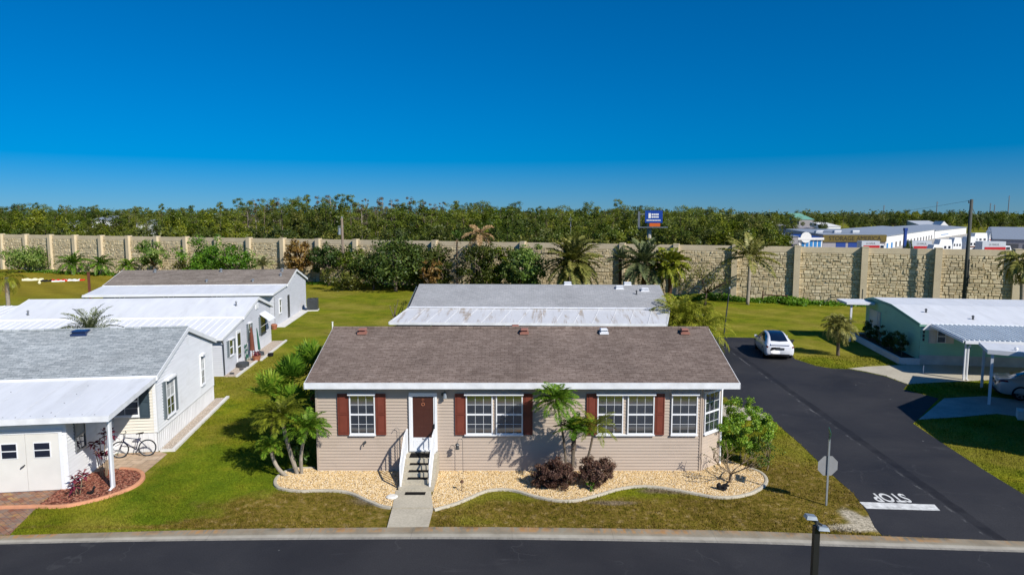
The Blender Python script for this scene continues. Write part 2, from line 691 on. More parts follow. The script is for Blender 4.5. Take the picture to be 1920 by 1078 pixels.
wl.new(nz.outputs[0], sky.inputs[0])
wl.new(sky.outputs[0], hs.inputs['Color'])
wl.new(hs.outputs[0], gm.inputs['Color'])
wl.new(gm.outputs[0], bg.inputs['Color'])
wl.new(bg.outputs[0], wo.inputs[0])

sl = bpy.data.lights.new('sun', 'SUN')
sl.energy = 5.0
sl.angle = R(.55)
sl.color = (1, .955, .88)
so = bpy.data.objects.new('sun', sl)
SUN_DIR = Vector((math.sin(SUN_AZ) * math.cos(SUN_EL), math.cos(SUN_AZ) * math.cos(SUN_EL), math.sin(SUN_EL)))
so.rotation_euler = SUN_DIR.to_track_quat('Z', 'Y').to_euler()
COL.objects.link(so)
SC.view_settings.view_transform = 'Standard'
SC.view_settings.look = 'None'
SC.view_settings.exposure = .2
SC.view_settings.gamma = 1
SC.cycles.max_bounces = 6
SC.cycles.diffuse_bounces = 3
SC.cycles.glossy_bounces = 3
SC.cycles.transparent_max_bounces = 4
SC.cycles.caustics_reflective = False
SC.cycles.caustics_refractive = False

# ------------------------------------------------------------------ materials in use
M = {}
M['lawn'] = mat_lawn()
M['asphalt'] = mat_asphalt('asphalt')
pa, pb = G(1838, 985), G(1421, 690)
M['asphalt_side'] = mat_asphalt('asphalt with sealed joint', (pa.x, pa.y, pb.x, pb.y))
M['kerb'] = mat_kerb()
M['concrete'] = mat_concrete('concrete', (.45, .405, .315))
M['concrete_old'] = mat_concrete('weathered concrete', (.38, .36, .32), var=.3)
M['concrete_white'] = mat_concrete('whitewashed concrete', (.66, .64, .60), var=.14)
M['road_paint'] = plain('road paint', (.66, .66, .63), .7, .2, .38, 5)
M['gravel'] = mat_pebbles('gravel base', [(.28, .17, .07), (.46, .30, .13), (.54, .38, .19), (.60, .48, .31)], 20)
M['gravel_stone'] = mat_island('river stones', [(.38, .235, .09), (.60, .40, .165), (.68, .49, .23), (.72, .56, .33), (.66, .49, .27), (.78, .69, .54)])
M['pink_gravel'] = mat_pebbles('pink gravel', [(.66, .52, .40), (.76, .64, .50), (.80, .72, .62)], 30)
M['mulch'] = mat_pebbles('red mulch', [(.10, .035, .022), (.20, .065, .04), (.30, .12, .075)], 13)
M['mulch_chip'] = mat_island('bark chips', [(.09, .03, .02), (.19, .06, .038), (.28, .10, .06), (.33, .17, .11)])
M['terracotta'] = plain('terracotta edging', (.58, .27, .15), .85, .2, .2, 3, coord='Position')
M['pavers'] = mat_pavers()
M['flags'] = mat_flags()
M['stone'] = mat_stone()
M['stone_plain'] = mat_concrete('cast wall concrete', (.59, .49, .33), var=.14)
M['stone_joint'] = mat_concrete('wall joint', (.47, .385, .245))
M['white'] = plain('white paint', (.76, .77, .78), .45, .4, .07, 1.2)
M['white_dirty'] = plain('weathered white paint', (.72, .73, .75), .5, .35, .16, 2.2)
M['white_metal'] = mat_metal_roof('white roof metal', (.74, .745, .75), .22, (.5, .5, .48))
M['white_roof'] = mat_metal_roof('white coated roof', (.69, .70, .71), .4, (.5, .5, .48))
M['awning_dirty'] = mat_metal_roof('stained awning metal', (.60, .60, .60), 1.0, (.33, .26, .18))
M['awning_grey'] = mat_metal_roof('ribbed carport metal', (.60, .65, .68), .15, (.4, .4, .38))
M['roof_brown'] = mat_shingle('brown shingles', (.135, .100, .082), (.195, .150, .125), (.26, .205, .175), .30, .13, .35)
M['roof_grey'] = mat_shingle('blue grey shingles', (.22, .245, .255), (.36, .385, .39), (.46, .48, .48), .34, .14, .3)
M['roof_light'] = mat_shingle('light grey shingles', (.28, .285, .29), (.34, .34, .345), (.39, .39, .39), .35, .14, .2)
M['roof_taupe'] = mat_shingle('taupe shingles', (.155, .128, .105), (.225, .19, .16), (.28, .245, .21), .9, .3, .3)
M['siding_beige'] = mat_siding('beige siding', (.455, .37, .295))
M['siding_white'] = mat_siding('white siding', (.76, .765, .77))
M['siding_cream'] = mat_siding('cream siding', (.70, .66, .57))
M['siding_grey'] = mat_siding('pale grey siding', (.56, .57, .60))
M['siding_green'] = mat_siding('sea green siding', (.27, .58, .43))
M['green_paint'] = plain('green trim paint', (.16, .36, .27), .6, .3, .1)
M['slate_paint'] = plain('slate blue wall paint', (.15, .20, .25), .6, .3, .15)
M['skirt'] = plain('white skirting', (.72, .72, .72), .5, .35, .1, 1.5)
M['skirt_grey'] = plain('pale block skirting', (.50, .52, .50), .8, .2, .2, 1.5)
M['shutter'] = plain('brick red shutter paint', (.17, .042, .026), .5, .35, .14, 3)
M['shutter_dark'] = plain('slate shutter paint', (.045, .07, .09), .5, .35, .1, 3)
M['shutter_grey'] = plain('grey shutter paint', (.16, .19, .21), .5, .35, .1, 3)
M['shutter_white'] = plain('ivory shutter paint', (.62, .58, .52), .5, .35, .1, 3)
M['door_brown'] = plain('brown door paint', (.065, .022, .016), .4, .4, .15, 2)
M['door_white'] = plain('off white door paint', (.68, .66, .61), .5, .35, .06, 1.5)
M['glass'] = mat_glass('window glass')
M['glass_dark'] = mat_glass('dark window glass', (.012, .016, .03), .12)
M['glass_car'] = mat_glass('tinted car glass', (.006, .008, .014), .10, .03)
M['blind'] = plain('window blind', (.42, .43, .42), .8, .2, .1)
M['black_metal'] = plain('black metal', (.014, .014, .016), .45, .4, .2)
M['dark_metal'] = plain('dark grey metal', (.05, .055, .06), .45, .45, .2)
M['grey_metal'] = plain('grey metal', (.22, .23, .24), .4, .5, .15, metal=.5)
M['galv'] = plain('galvanised steel', (.36, .39, .41), .42, .5, .15, metal=.6)
M['sign_back'] = plain('bare sign aluminium', (.30, .30, .30), .5, .4, .1, metal=.3)
M['sign_red'] = plain('sign red', (.42, .01, .015), .4, .4, .08)
M['sign_green'] = plain('street sign green', (.02, .10, .06), .4, .4, .08)
M['vent_red'] = plain('terracotta roof vent', (.30, .135, .10), .7, .3, .15, 5)
M['vent_blue'] = plain('blue skylight dome', (.012, .03, .10), .25, .6, .1)
M['rubber'] = plain('black rubber', (.012, .012, .013), .85, .2, .2, 6)
M['mat_dark'] = plain('black door mat', (.014, .013, .012), .95, .1, .35, 9)
M['rust'] = plain('rusty iron', (.11, .055, .035), .85, .2, .3, 8)
M['wood_pole'] = plain('weathered pole wood', (.21, .165, .125), .9, .1, .25, 1.5)
M['pole_dark'] = plain('tarred pole wood', (.075, .08, .072), .8, .2, .25, 1.5)
M['pole_light'] = plain('pale concrete pole', (.42, .39, .33), .8, .2, .12, 2)
M['car_white'] = plain('pearl white car paint', (.74, .75, .77), .22, .5, .02, 1, Coat_Weight=.6, Coat_Roughness=.05)
M['car_silver'] = plain('silver white car paint', (.50, .51, .51), .25, .5, .02, 1, metal=.25, Coat_Weight=.6, Coat_Roughness=.05)
M['tail_red'] = plain('red lamp glass', (.16, .006, .008), .15, .6, .05)
M['alloy'] = plain('dark alloy', (.09, .09, .10), .3, .5, .1, metal=.7)
M['bike_blue'] = plain('navy bicycle paint', (.012, .016, .06), .3, .5, .05)
M['blue'] = plain('signal blue paint', (.012, .055, .30), .4, .4, .08)
M['storage_blue'] = plain('blue roller door', (.012, .045, .22), .5, .35, .1)
M['storage_sky'] = plain('bright blue roller door', (.03, .20, .46), .5, .35, .1)
M['storage_grey'] = plain('grey block wall', (.30, .28, .29), .8, .2, .1)
M['storage_white'] = plain('white metal wall', (.72, .70, .66), .5, .3, .06)
M['storage_roof'] = plain('grey sheet roof', (.26, .29, .33), .5, .35, .12)
M['letter_dark'] = plain('dark lettering', (.025, .02, .012), .6, .3, .05)
M['sign_mustard'] = plain('mustard fascia', (.13, .095, .018), .6, .3, .2, 1)
M['red'] = plain('red paint', (.42, .014, .018), .4, .4, .06)
M['silver'] = plain('silver paint', (.46, .48, .50), .4, .5, .08)
M['orange'] = plain('orange paint', (.60, .12, .02), .5, .3, .08)
M['fabric_red'] = plain('red nylon', (.55, .02, .015), .8, .2, .12, 3)
M['fabric_white'] = plain('white nylon', (.80, .80, .78), .8, .2, .06, 3)
M['fabric_black'] = plain('black nylon', (.012, .012, .013), .8, .2, .1, 3)
M['fabric_cream'] = plain('cream nylon', (.78, .72, .46), .8, .2, .08, 3)
M['fabric_green'] = plain('green canvas', (.03, .12, .08), .85, .2, .15, 3)
M['fabric_brown'] = plain('brown canvas', (.15, .055, .035), .9, .15, .15, 3)
M['clay'] = plain('clay pot', (.34, .13, .07), .85, .2, .15, 4)
M['stone_white'] = plain('white stone', (.72, .69, .62), .85, .2, .1, 4)
M['bark'] = plain('bark', (.16, .125, .09), .95, .1, .3, 4, bump=.5)
M['bark_pale'] = plain('pale bark', (.33, .285, .225), .95, .1, .3, 5, bump=.5)
M['bark_dark'] = plain('dark bark', (.07, .052, .04), .95, .1, .3, 5, bump=.5)
M['husk'] = plain('palm husk', (.12, .065, .04), .95, .1, .4, 14, bump=.6)
M['twig'] = plain('twig bark', (.24, .18, .115), .9, .1, .25, 6)
M['pine'] = foliage('pine needles', (0.041, 0.072, 0.009), (0.108, 0.139, 0.015), (0.186, 0.199, 0.025))
M['pine_bright'] = foliage('bright pine needles', (0.055, 0.094, 0.008), (0.138, 0.177, 0.014), (0.221, 0.235, 0.025))
M['oak'] = foliage('oak leaves', (0.034, 0.059, 0.013), (0.084, 0.110, 0.020), (0.150, 0.155, 0.036))
M['dead_pine'] = foliage('dead needles', (0.090, 0.081, 0.045), (0.163, 0.135, 0.083), (0.211, 0.173, 0.108))
M['olive'] = foliage('olive scrub leaves', (0.040, 0.058, 0.010), (0.112, 0.128, 0.018), (0.190, 0.180, 0.036))
M['scrub'] = foliage('bright scrub leaves', (0.051, 0.086, 0.006), (0.129, 0.169, 0.010), (0.225, 0.233, 0.018))
M['brown_leaf'] = foliage('dying leaves', (0.083, 0.053, 0.018), (0.210, 0.112, 0.030), (0.300, 0.195, 0.045))
M['shrub_bright'] = foliage('bright shrub leaves', (0.045, 0.128, 0.009), (0.128, 0.270, 0.018), (0.300, 0.420, 0.045))
M['shrub_mid'] = foliage('green shrub leaves', (0.038, 0.090, 0.015), (0.105, 0.188, 0.026), (0.255, 0.330, 0.075))
M['shrub_dark'] = foliage('dark shrub leaves', (0.035, 0.070, 0.014), (0.099, 0.146, 0.026), (0.217, 0.244, 0.050))
M['burgundy'] = foliage('burgundy leaves', (0.046, 0.022, 0.019), (0.111, 0.054, 0.043), (0.216, 0.128, 0.081))
M['ti_red'] = foliage('crimson leaves', (0.068, 0.011, 0.022), (0.230, 0.030, 0.061), (0.351, 0.135, 0.121))
M['palm_lush'] = foliage('lush palm fronds', (0.051, 0.126, 0.010), (0.144, 0.270, 0.020), (0.355, 0.439, 0.045), .3, .9)
M['palm_yellow'] = foliage('yellowing palm fronds', (0.135, 0.162, 0.014), (0.270, 0.297, 0.024), (0.486, 0.432, 0.068), .3, .9)
M['palm_dull'] = foliage('dull palm fronds', (0.100, 0.120, 0.026), (0.219, 0.220, 0.052), (0.401, 0.351, 0.105), .25, .5)
M['palm_grey'] = foliage('grey green palm fronds', (0.109, 0.140, 0.059), (0.238, 0.264, 0.111), (0.420, 0.404, 0.178), .25, .5)
M['frond_dead'] = foliage('dead fronds', (0.216, 0.128, 0.061), (0.405, 0.257, 0.121), (0.567, 0.405, 0.216), .2, .9)
M['weeds'] = foliage('weed leaves', (0.049, 0.133, 0.008), (0.119, 0.252, 0.014), (0.210, 0.350, 0.028), .3, 1.2)
M['grass_blade'] = M['lawn']

# ------------------------------------------------------------------ ground, roads, paths
mb = MB()
S = 5000
xs = [-S, -160, 160, S]
ys = [-600, -40, 240, S]
for i in range(3):
    for j in range(3):
        mb.add([(xs[i], ys[j], 0), (xs[i + 1], ys[j], 0), (xs[i + 1], ys[j + 1], 0), (xs[i], ys[j + 1], 0)], [(0, 1, 2, 3)])
struct('ground', mb, M['lawn'])


def lerp_path(pts, n):
    pts = [Vector(p) for p in pts]
    out = []
    for i in range(len(pts) - 1):
        p0, p1, p2, p3 = pts[max(i - 1, 0)], pts[i], pts[i + 1], pts[min(i + 2, len(pts) - 1)]
        for k in range(n):
            t = k / n
            out.append(.5 * ((2 * p1) + (p2 - p0) * t + (2 * p0 - 5 * p1 + 4 * p2 - p3) * t * t + (3 * p1 - p0 - 3 * p2 + p3) * t ** 3))
    out.append(pts[-1])
    return out


KU = [0, 240, 480, 700, 920, 1340, 1600, 1920]
KT = [1006, 999, 993, 991, 990, 996, 1005, 1017]      # grass edge of the kerb
KB = [1020, 1015, 1012, 1010.5, 1010.5, 1017, 1025, 1035]
kt = [G(u, v) for u, v in zip(KU, KT)]
kb = [G(u, v) for u, v in zip(KU, KB)]
kt = [kt[0] + (kt[0] - kt[1]) * k for k in (4, 2, 1)] + kt + [kt[-1] + (kt[-1] - kt[-2]) * k for k in (.8, 2, 5)]
kb = [kb[0] + (kb[0] - kb[1]) * k for k in (4, 2, 1)] + kb + [kb[-1] + (kb[-1] - kb[-2]) * k for k in (.8, 2, 5)]
kt, kb = lerp_path(kt, 6), lerp_path(kb, 6)

# the street in front: from the kerb to its far side, which lies under the camera
mb = MB()
n = len(kb)
vs = [(p.x, p.y + .02, .006) for p in kb] + [(p.x, 15.9 + .02 * (p.x ** 2) / 30, .006) for p in kb]
mb.add(vs, [(i, n + i, n + i + 1, i + 1)[::-1] for i in range(n - 1)])
struct('street', mb, M['asphalt'])


def kerb_mesh(lo, hi, prof, name):
    mb = MB()
    k = len(prof)
    vs, at = [], []
    for a, b in zip(lo, hi):
        for s, z in prof:
            p = a + (b - a) * s
            vs.append((p.x, p.y, z))
            at.append(min(max(s, 0), 1))
    fs = [(i * k + j, (i + 1) * k + j, (i + 1) * k + j + 1, i * k + j + 1) for i in range(len(lo) - 1) for j in range(k - 1)]
    mb.add(vs, fs)
    o = struct(name, mb, M['kerb'], smooth=False)
    a = o.data.attributes.new('across', 'FLOAT', 'POINT')
    a.data.foreach_set('value', at)
    return o


kerb_mesh(kb, kt, [(-.02, 0), (0, .012), (.18, .014), (.36, .030), (.55, .042), (.92, .05), (1.0, .045), (1.03, 0)], 'kerb')
far_lo = [Vector((p.x, 15.9 + .02 * (p.x ** 2) / 30, 0)) for p in kb]
far_hi = [p - Vector((0, .65, 0)) for p in far_lo]
kerb_mesh(far_hi[::-1] and [p for p in far_lo], far_hi, [(-.02, 0), (0, .012), (.18, .014), (.36, .030), (.55, .042), (.92, .05), (1.0, .045), (1.03, 0)], 'kerb')


def flat(name, pts, mat, z=.006, th=0.):
    mb = MB()
    mb.prism([(p[0], p[1]) for p in pts], z - th, z)
    return struct(name, mb, mat)


def P(*uv):
    return [G(u, v) for u, v in uv]


# side street, running away from the camera past the beige house
ss_left = P((1655, 1005), (1640, 988), (1628, 962), (1600, 925), (1560, 890), (1500, 832), (1450, 789), (1420, 772), (1388, 762)) + [
    G(1340, 730) + Vector((-.2, 0, 0)), Vector((13.2, 48, 0)), Vector((12.8, 52.2, 0)), Vector((13.0, 53.3, 0))]
ss_right = P((1430, 633.5), (1490, 637), (1478, 655), (1490, 673), (1530, 686), (1560, 691), (1590, 692), (1625, 698), (1660, 706), (1702, 721),
             (1694, 730), (1760, 747), (1722, 786), (1712, 794), (1775, 836), (1840, 878), (1920, 927), (2010, 985), (2080, 1028))
kend = [p for p in kt if ss_left[0].x - .1 < p.x < ss_right[-1].x]
side = ss_left + ss_right + [Vector((p.x, p.y + .04, 0)) for p in kend[::-1]]
flat('side_street', side, M['asphalt_side'], .008)
# valley gutter strip: the kerb flattens across the mouth of the side street (the kerb itself runs on)

# painted stop bar and the word STOP, read by traffic coming towards the street
bar = P((1611, 941), (1752, 946), (1763, 957.5), (1625, 953.5))
flat('stop_line', bar, M['road_paint'], .013)


# ------------------------------------------------------------------ text as real mesh
def text_mesh(name, s, size, mat, loc, rot, parent=None, ext=.002, sx=1., kind=None, bold=0.):
    c = bpy.data.curves.new(name, 'FONT')
    c.body, c.size, c.extrude, c.align_x, c.align_y, c.offset = s, size, ext, 'CENTER', 'CENTER', bold
    t = bpy.data.objects.new('text', c)
    COL.objects.link(t)
    dg = bpy.context.evaluated_depsgraph_get()
    me = bpy.data.meshes.new_from_object(t.evaluated_get(dg))
    bpy.data.objects.remove(t)
    bpy.data.curves.remove(c)
    me.name = name
    me.materials.clear()
    me.materials.append(mat)
    o = bpy.data.objects.new(name, me)
    COL.objects.link(o)
    o.location, o.rotation_euler, o.scale = loc, rot, (sx, 1, 1)
    if parent is not None:
        o.parent = parent
    if kind:
        o['kind'] = kind
    return o


pc = (G(1636, 933) + G(1701, 932)) / 2
text_mesh('stop_lettering', 'STOP', .98, M['road_paint'], (pc.x, pc.y, .014), (0, 0, R(180 - 2)), None, .001, .5, 'structure', .022)

# concrete drives and walks
flat('driveway', P((1354, 757), (1388, 763), (1412, 768), (1448, 787), (1400, 788), (1340, 792), (1345, 757)), M['concrete'], .016)
drv = P((1590, 691), (1625, 687.5), (1690, 684.5), (1740, 682)) + [Vector((42, 41.5, 0)), Vector((42, 36.5, 0)), G(1920, 711), G(1846, 713.5), G(1760, 717), G(1702, 720.5), G(1660, 705), G(1625, 697)]
flat('driveway', drv, M['concrete'], .016)
drv2 = P((1722, 787), (1770, 747), (1846, 743)) + [G(1846, 743) + Vector((6, -3.4, 0)), G(1846, 743) + Vector((4.2, -6.6, 0))] + P((1868, 776), (1800, 782))
flat('driveway', drv2, M['concrete_old'], .017)

# clay paver drive, mulch, patio by the left house
flat('paver_driveway', P((-40, 926), (0, 922), (60, 918), (122, 914), (76, 951), (64, 957), (18, 1003), (-60, 1006)), M['pavers'], .014)
flat('patio', P((168, 892), (180, 862), (225, 850), (297, 846.5), (314, 851), (294, 868), (270, 888), (240, 883), (215, 882), (190, 887)), M['flags'], .013)

# ------------------------------------------------------------------ building helpers
def wall_frame(A, d, nrm):
    A, d, nrm = Vector(A), Vector(d).normalized(), Vector(nrm).normalized()
    return lambda s, o, z: A + d * s + nrm * o + Vector((0, 0, z))


def clip_band(poly, z0, z1):
    def half(pl, keep, zc):
        out = []
        for i in range(len(pl)):
            a, b = pl[i], pl[(i + 1) % len(pl)]
            ka, kb_ = keep(a[1]), keep(b[1])
            if ka:
                out.append(a)
            if ka != kb_:
                t = (zc - a[1]) / (b[1] - a[1])
                out.append((a[0] + (b[0] - a[0]) * t, zc))
        return out
    p = half(poly, lambda z: z >= z0 - 1e-9, z0)
    return half(p, lambda z: z <= z1 + 1e-9, z1) if len(p) > 2 else p


def siding(mb, F, poly, course=.118, lap=.024, mi=0, z_off=0.):
    """Lapped boards filling a polygon (along, up) of a wall: every course leans out at its foot."""
    zmin, zmax = min(p[1] for p in poly), max(p[1] for p in poly)
    z = zmin
    while z < zmax - 1e-6:
        z2 = min(z + course, zmax)
        pl = clip_band(poly, z, z2)
        if len(pl) > 2:
            mb.add([F(s, lap * (1 - (q - z) / course) + .002, q) for s, q in pl], [tuple(range(len(pl)))], mi)
            low = sorted([p for p in pl if abs(p[1] - z) < 1e-6])
            if len(low) >= 2:
                a, b = low[0][0], low[-1][0]
                mb.add([F(a, .002, z), F(b, .002, z), F(b, lap + .002, z), F(a, lap + .002, z)], [(0, 1, 2, 3)], mi)
        z = z2


def ribs(mb, F, s0, s1, z0, z1, step=.2, mi=0, w=.025, d=.012):
    mb.fbox(F, s0, s1, -.02, .0, z0, z1, mi)
    s = s0 + step / 2
    while s < s1:
        mb.fbox(F, s - w / 2, s + w / 2, .0, d, z0, z1, mi)
        s += step


def lifted(F):                                     # the same wall frame, clear of the siding laps
    return lambda s, o, z: F(s, o + .033 if o > 0 else o, z)


def window(parent, F, s0, s1, z0, z1, cols=3, rows=4, frame=None, glass=None, cap=True, depth=.05, fw=.042, mw=.011, name='window', blind=0.):
    """A double-hung window: frame, meeting rail and muntins in one mesh, the glass a child."""
    frame = frame or M['white']
    F = lifted(F)
    mb = MB()
    mb.fbox(F, s0, s0 + fw, .0, depth, z0, z1)
    mb.fbox(F, s1 - fw, s1, .0, depth, z0, z1)
    mb.fbox(F, s0 + fw, s1 - fw, .0, depth, z0, z0 + fw)
    mb.fbox(F, s0 + fw, s1 - fw, .0, depth, z1 - fw, z1)
    a, b, c, d = s0 + fw, s1 - fw, z0 + fw, z1 - fw
    zm = (c + d) / 2
    mb.fbox(F, a, b, .0, depth * .8, zm - .03, zm + .03)
    if rows > 2:
        for k in range(1, cols):
            x = a + (b - a) * k / cols
            mb.fbox(F, x - mw / 2, x + mw / 2, .0, depth * .55, c, zm - .03)
            mb.fbox(F, x - mw / 2, x + mw / 2, .0, depth * .55, zm + .03, d)
        for (q0, q1) in ((c, zm - .03), (zm + .03, d)):
            zz = (q0 + q1) / 2
            mb.fbox(F, a, b, .0, depth * .5, zz - mw / 2, zz + mw / 2)
    if cap:
        mb.fbox(F, s0 - .03, s1 + .03, .0, depth + .12, z1 + .002, z1 + .075)
        mb.fbox(F, s0 - .02, s1 + .02, .0, depth + .035, z0 - .05, z0 - .002)
    w_ = mb.build(name, frame, parent)
    g = MB()
    g.fbox(F, a, b, .004, .014, c, d)
    g.build('pane', glass or M['glass'], w_)
    if blind > 0:
        g = MB()
        g.fbox(F, a + .01, b - .01, .0145, .0165, d - (d - c) * blind, d - .005)
        g.build('blind', M['blind'], w_)
    return w_


def shutter(parent, F, s0, s1, z0, z1, mat):
    F = lifted(F)
    mb = MB()
    mb.fbox(F, s0, s1, .0, .028, z0, z1)
    zm = (z0 + z1) / 2
    for a, b in ((z0 + .07, zm - .035), (zm + .035, z1 - .07)):
        mb.fbox(F, s0 + .055, s1 - .055, .0285, .038, a, b)
        mb.fbox(F, s0 + .085, s1 - .085, .0385, .046, a + .035, b - .035)
    fr = .012
    for q in (s0, s1 - fr * 3):
        mb.fbox(F, q, q + fr * 3, .0285, .044, z0, z1)
    for q in (z0, zm - .018, z1 - .036):
        mb.fbox(F, s0 + fr * 3, s1 - fr * 3, .0285, .044, q, q + .036)
    return mb.build('shutter', mat, parent)


def roof_vent(parent, loc, mat, w=.30, d=.34, h=.2):
    x, y, z = loc
    mb = MB()
    mb.box(x - w / 2 - .06, x + w / 2 + .06, y - d / 2 - .06, y + d / 2 + .06, z - .06, z + .02)
    mb.box(x - w / 2, x + w / 2, y - d / 2, y + d / 2, z + .02, z + h * .75)
    mb.hexa([(x - w / 2 - .04, y - d / 2 - .07, z + h * .75), (x + w / 2 + .04, y - d / 2 - .07, z + h * .75), (x + w / 2 + .04, y + d / 2 + .04, z + h * .75), (x - w / 2 - .04, y + d / 2 + .04, z + h * .75),
             (x - w / 2, y - d / 2, z + h), (x + w / 2, y - d / 2, z + h), (x + w / 2, y + d / 2, z + h), (x - w / 2, y + d / 2, z + h)])
    return mb.build('roof_vent', mat, parent)


def pipe_vent(parent, loc, mat, h=.3, r=.05, cap=True):
    x, y, z = loc
    mb = MB()
    mb.tube([(x, y, z - .1), (x, y, z + h)], r, 8)
    mb.tube([(x, y, z - .04), (x, y, z + .03)], [r * 2.6, r * 1.2], 8)
    if cap:
        mb.tube([(x, y, z + h - .03), (x, y, z + h + .06)], [r * 1.9, r * .6], 8)
    return mb.build('vent_pipe', mat, parent)


def gable_roof(parent, x0, x1, prof, t=.12, mat=None, fascia=None, over=.0, name='roof', rib=None):
    """Roof over a profile [(y, z), ...] running from x0 to x1; fascia boards on eaves and rakes."""
    mb = MB()
    for (ya, za), (yb, zb) in zip(prof[:-1], prof[1:]):
        mb.slab((x0, ya, za), (x1, ya, za), (x1, yb, zb), (x0, yb, zb), t * .5)
    r = mb.build(name, mat, parent)
    if fascia:
        f = MB()
        f.box(x0 - .02, x1 + .02, prof[0][0] - .035, prof[0][0] - .002, prof[0][1] - .20, prof[0][1] + .012)
        f.box(x0 - .02, x1 + .02, prof[-1][0] + .002, prof[-1][0] + .035, prof[-1][1] - .20, prof[-1][1] + .012)
        for x in (x0 - .03, x1 + .005):
            for (ya, za), (yb, zb) in zip(prof[:-1], prof[1:]):
                f.hexa([(x, ya, za - .19), (x + .025, ya, za - .19), (x + .025, yb, zb - .19), (x, yb, zb - .19),
                        (x, ya, za + .012), (x + .025, ya, za + .012), (x + .025, yb, zb + .012), (x, yb, zb + .012)])
        f.build('fascia', fascia, r)
    return r


def rib_sheet(mb, a, b, c, d, n, w=.05, h=.035, t=.03, mi=0):
    """Pan roof: sheet with corners a,b (low edge) c,d (high edge, d above a) and n raised seams."""
    mb.slab(a, b, c, d, t, mi)
    a, b, c, d = (Vector(p) for p in (a, b, c, d))
    L = (b - a).length
    for k in range(n + 1):
        s = min(max(k / n, w / 2 / L), 1 - w / 2 / L)
        e = (b - a).normalized() * (w / 2)
        p, q = a + (b - a) * s, d + (c - d) * s
        up = Vector((0, 0, h))
        lift = Vector((0, 0, .002))
        mb.hexa([p - e + lift, p + e + lift, q + e + lift, q - e + lift, p - e * .6 + up, p + e * .6 + up, q + e * .6 + up, q - e * .6 + up], mi)


Z3 = Vector((0, 0, 1))

# ------------------------------------------------------------------ the beige house
YF = 24.9
XL, XC, XR = -7.34, 7.10, 8.02                    # left end, bay corner, right end
YB = YF + 8.1
hs0 = thing('beige_house', 'beige sided house with brown shingle roof, brick red shutters and white front steps', 'house', (0, YF, 0))
FL = wall_frame((XL, 0, 0), (1, 0, 0), (0, -1, 0))  # local to the house


def wx(u, v=780):                                  # along the front wall for photo column u
    return atY(u, v, YF).x - XL


def wz(v, u=960):
    return atY(u, v, YF).z


EAVE_Y, EAVE_Z, RIDGE_Y, RIDGE_Z = -.42, 3.52, 3.75, 4.86
WT = 3.42
walls = MB()
siding(walls, FL, [(0, 0), (XC - XL, 0), (XC - XL, WT), (0, WT)])
BAY = .8
Fb = wall_frame((XC, 0, 0), (XR - XC, BAY, 0), (BAY, -(XR - XC), 0))
bay_len = math.hypot(XR - XC, BAY)
siding(walls, Fb, [(0, 0), (bay_len, 0), (bay_len, WT), (0, WT)])
Fr = wall_frame((XR, BAY, 0), (0, 1, 0), (1, 0, 0))
DP = YB - YF
siding(walls, Fr, [(0, 0), (DP - BAY, 0), (DP - BAY, WT), (RIDGE_Y - BAY, RIDGE_Z - .12), (0, WT + .2)])
Flh = wall_frame((XL, DP, 0), (0, -1, 0), (-1, 0, 0))
siding(walls, Flh, [(0, 0), (DP, 0), (DP, WT), (DP - RIDGE_Y, RIDGE_Z - .12), (0, WT)])
Fbk = wall_frame((XR, DP, 0), (-1, 0, 0), (0, 1, 0))
siding(walls, Fbk, [(0, 0), (XR - XL, 0), (XR - XL, WT), (0, WT)])
walls.build('wall', M['siding_beige'], hs0)
for F, s, d1 in ((FL, 0, .07), (FL, XC - XL - .06, .06), (Fb, 0, .06), (Fb, bay_len - .075, .075)):
    trim = MB()
    trim.fbox(F, s, s + d1, .0, .042, 0, WT)
    trim.build('corner_trim', M['siding_beige'], hs0)
mb = MB()
mb.fbox(Fb, bay_len - .03, bay_len + .05, .033, .09, 0.02, WT)
mb.build('downspout', M['white'], hs0)
# roof
rx0, rx1 = -7.60, 8.34
roof = gable_roof(hs0, rx0, rx1, [(EAVE_Y, EAVE_Z), (RIDGE_Y, RIDGE_Z), (DP + .42, EAVE_Z - .08)], .12, M['roof_brown'])
mb = MB()
mb.tube([(rx0, RIDGE_Y, RIDGE_Z + .005), (rx1, RIDGE_Y, RIDGE_Z + .005)], .07, 6)
mb.build('ridge_cap', M['roof_brown'], roof)
mb = MB()
mb.box(rx0 - .02, rx1 + .02, EAVE_Y - .035, EAVE_Y - .003, EAVE_Z - .215, EAVE_Z + .015)
for x in (rx0 - .03, rx1 + .004):
    for (ya, za), (yb, zb) in (((EAVE_Y - .035, EAVE_Z), (RIDGE_Y, RIDGE_Z)), ((RIDGE_Y, RIDGE_Z), (DP + .42, EAVE_Z - .08))):
        mb.hexa([(x, ya, za - .2), (x + .026, ya, za - .2), (x + .026, yb, zb - .2), (x, yb, zb - .2),
                 (x, ya, za - .03), (x + .026, ya, za - .03), (x + .026, yb, zb - .03), (x, yb, zb - .03)])
mb.build('fascia', M['white_dirty'], hs0)
mb = MB()
mb.box(rx0, rx1, EAVE_Y, BAY + .3, EAVE_Z - .10, EAVE_Z - .085)
mb.build('soffit', M['white'], hs0)
for u, v, m in ((983, 623, 'vent_red'), (1283, 622, 'vent_red'), (680, 622, 'vent_red'), (966, 617, 'vent_red'), (1132, 619, 'white_dirty')):
    front = v != 617
    yy = RIDGE_Y + (-.42 if front else .45)
    zz = RIDGE_Z - .13
    roof_vent(roof, (gx(u, YF + yy, zz), yy, zz + .02), M[m], .25, .3, .16)
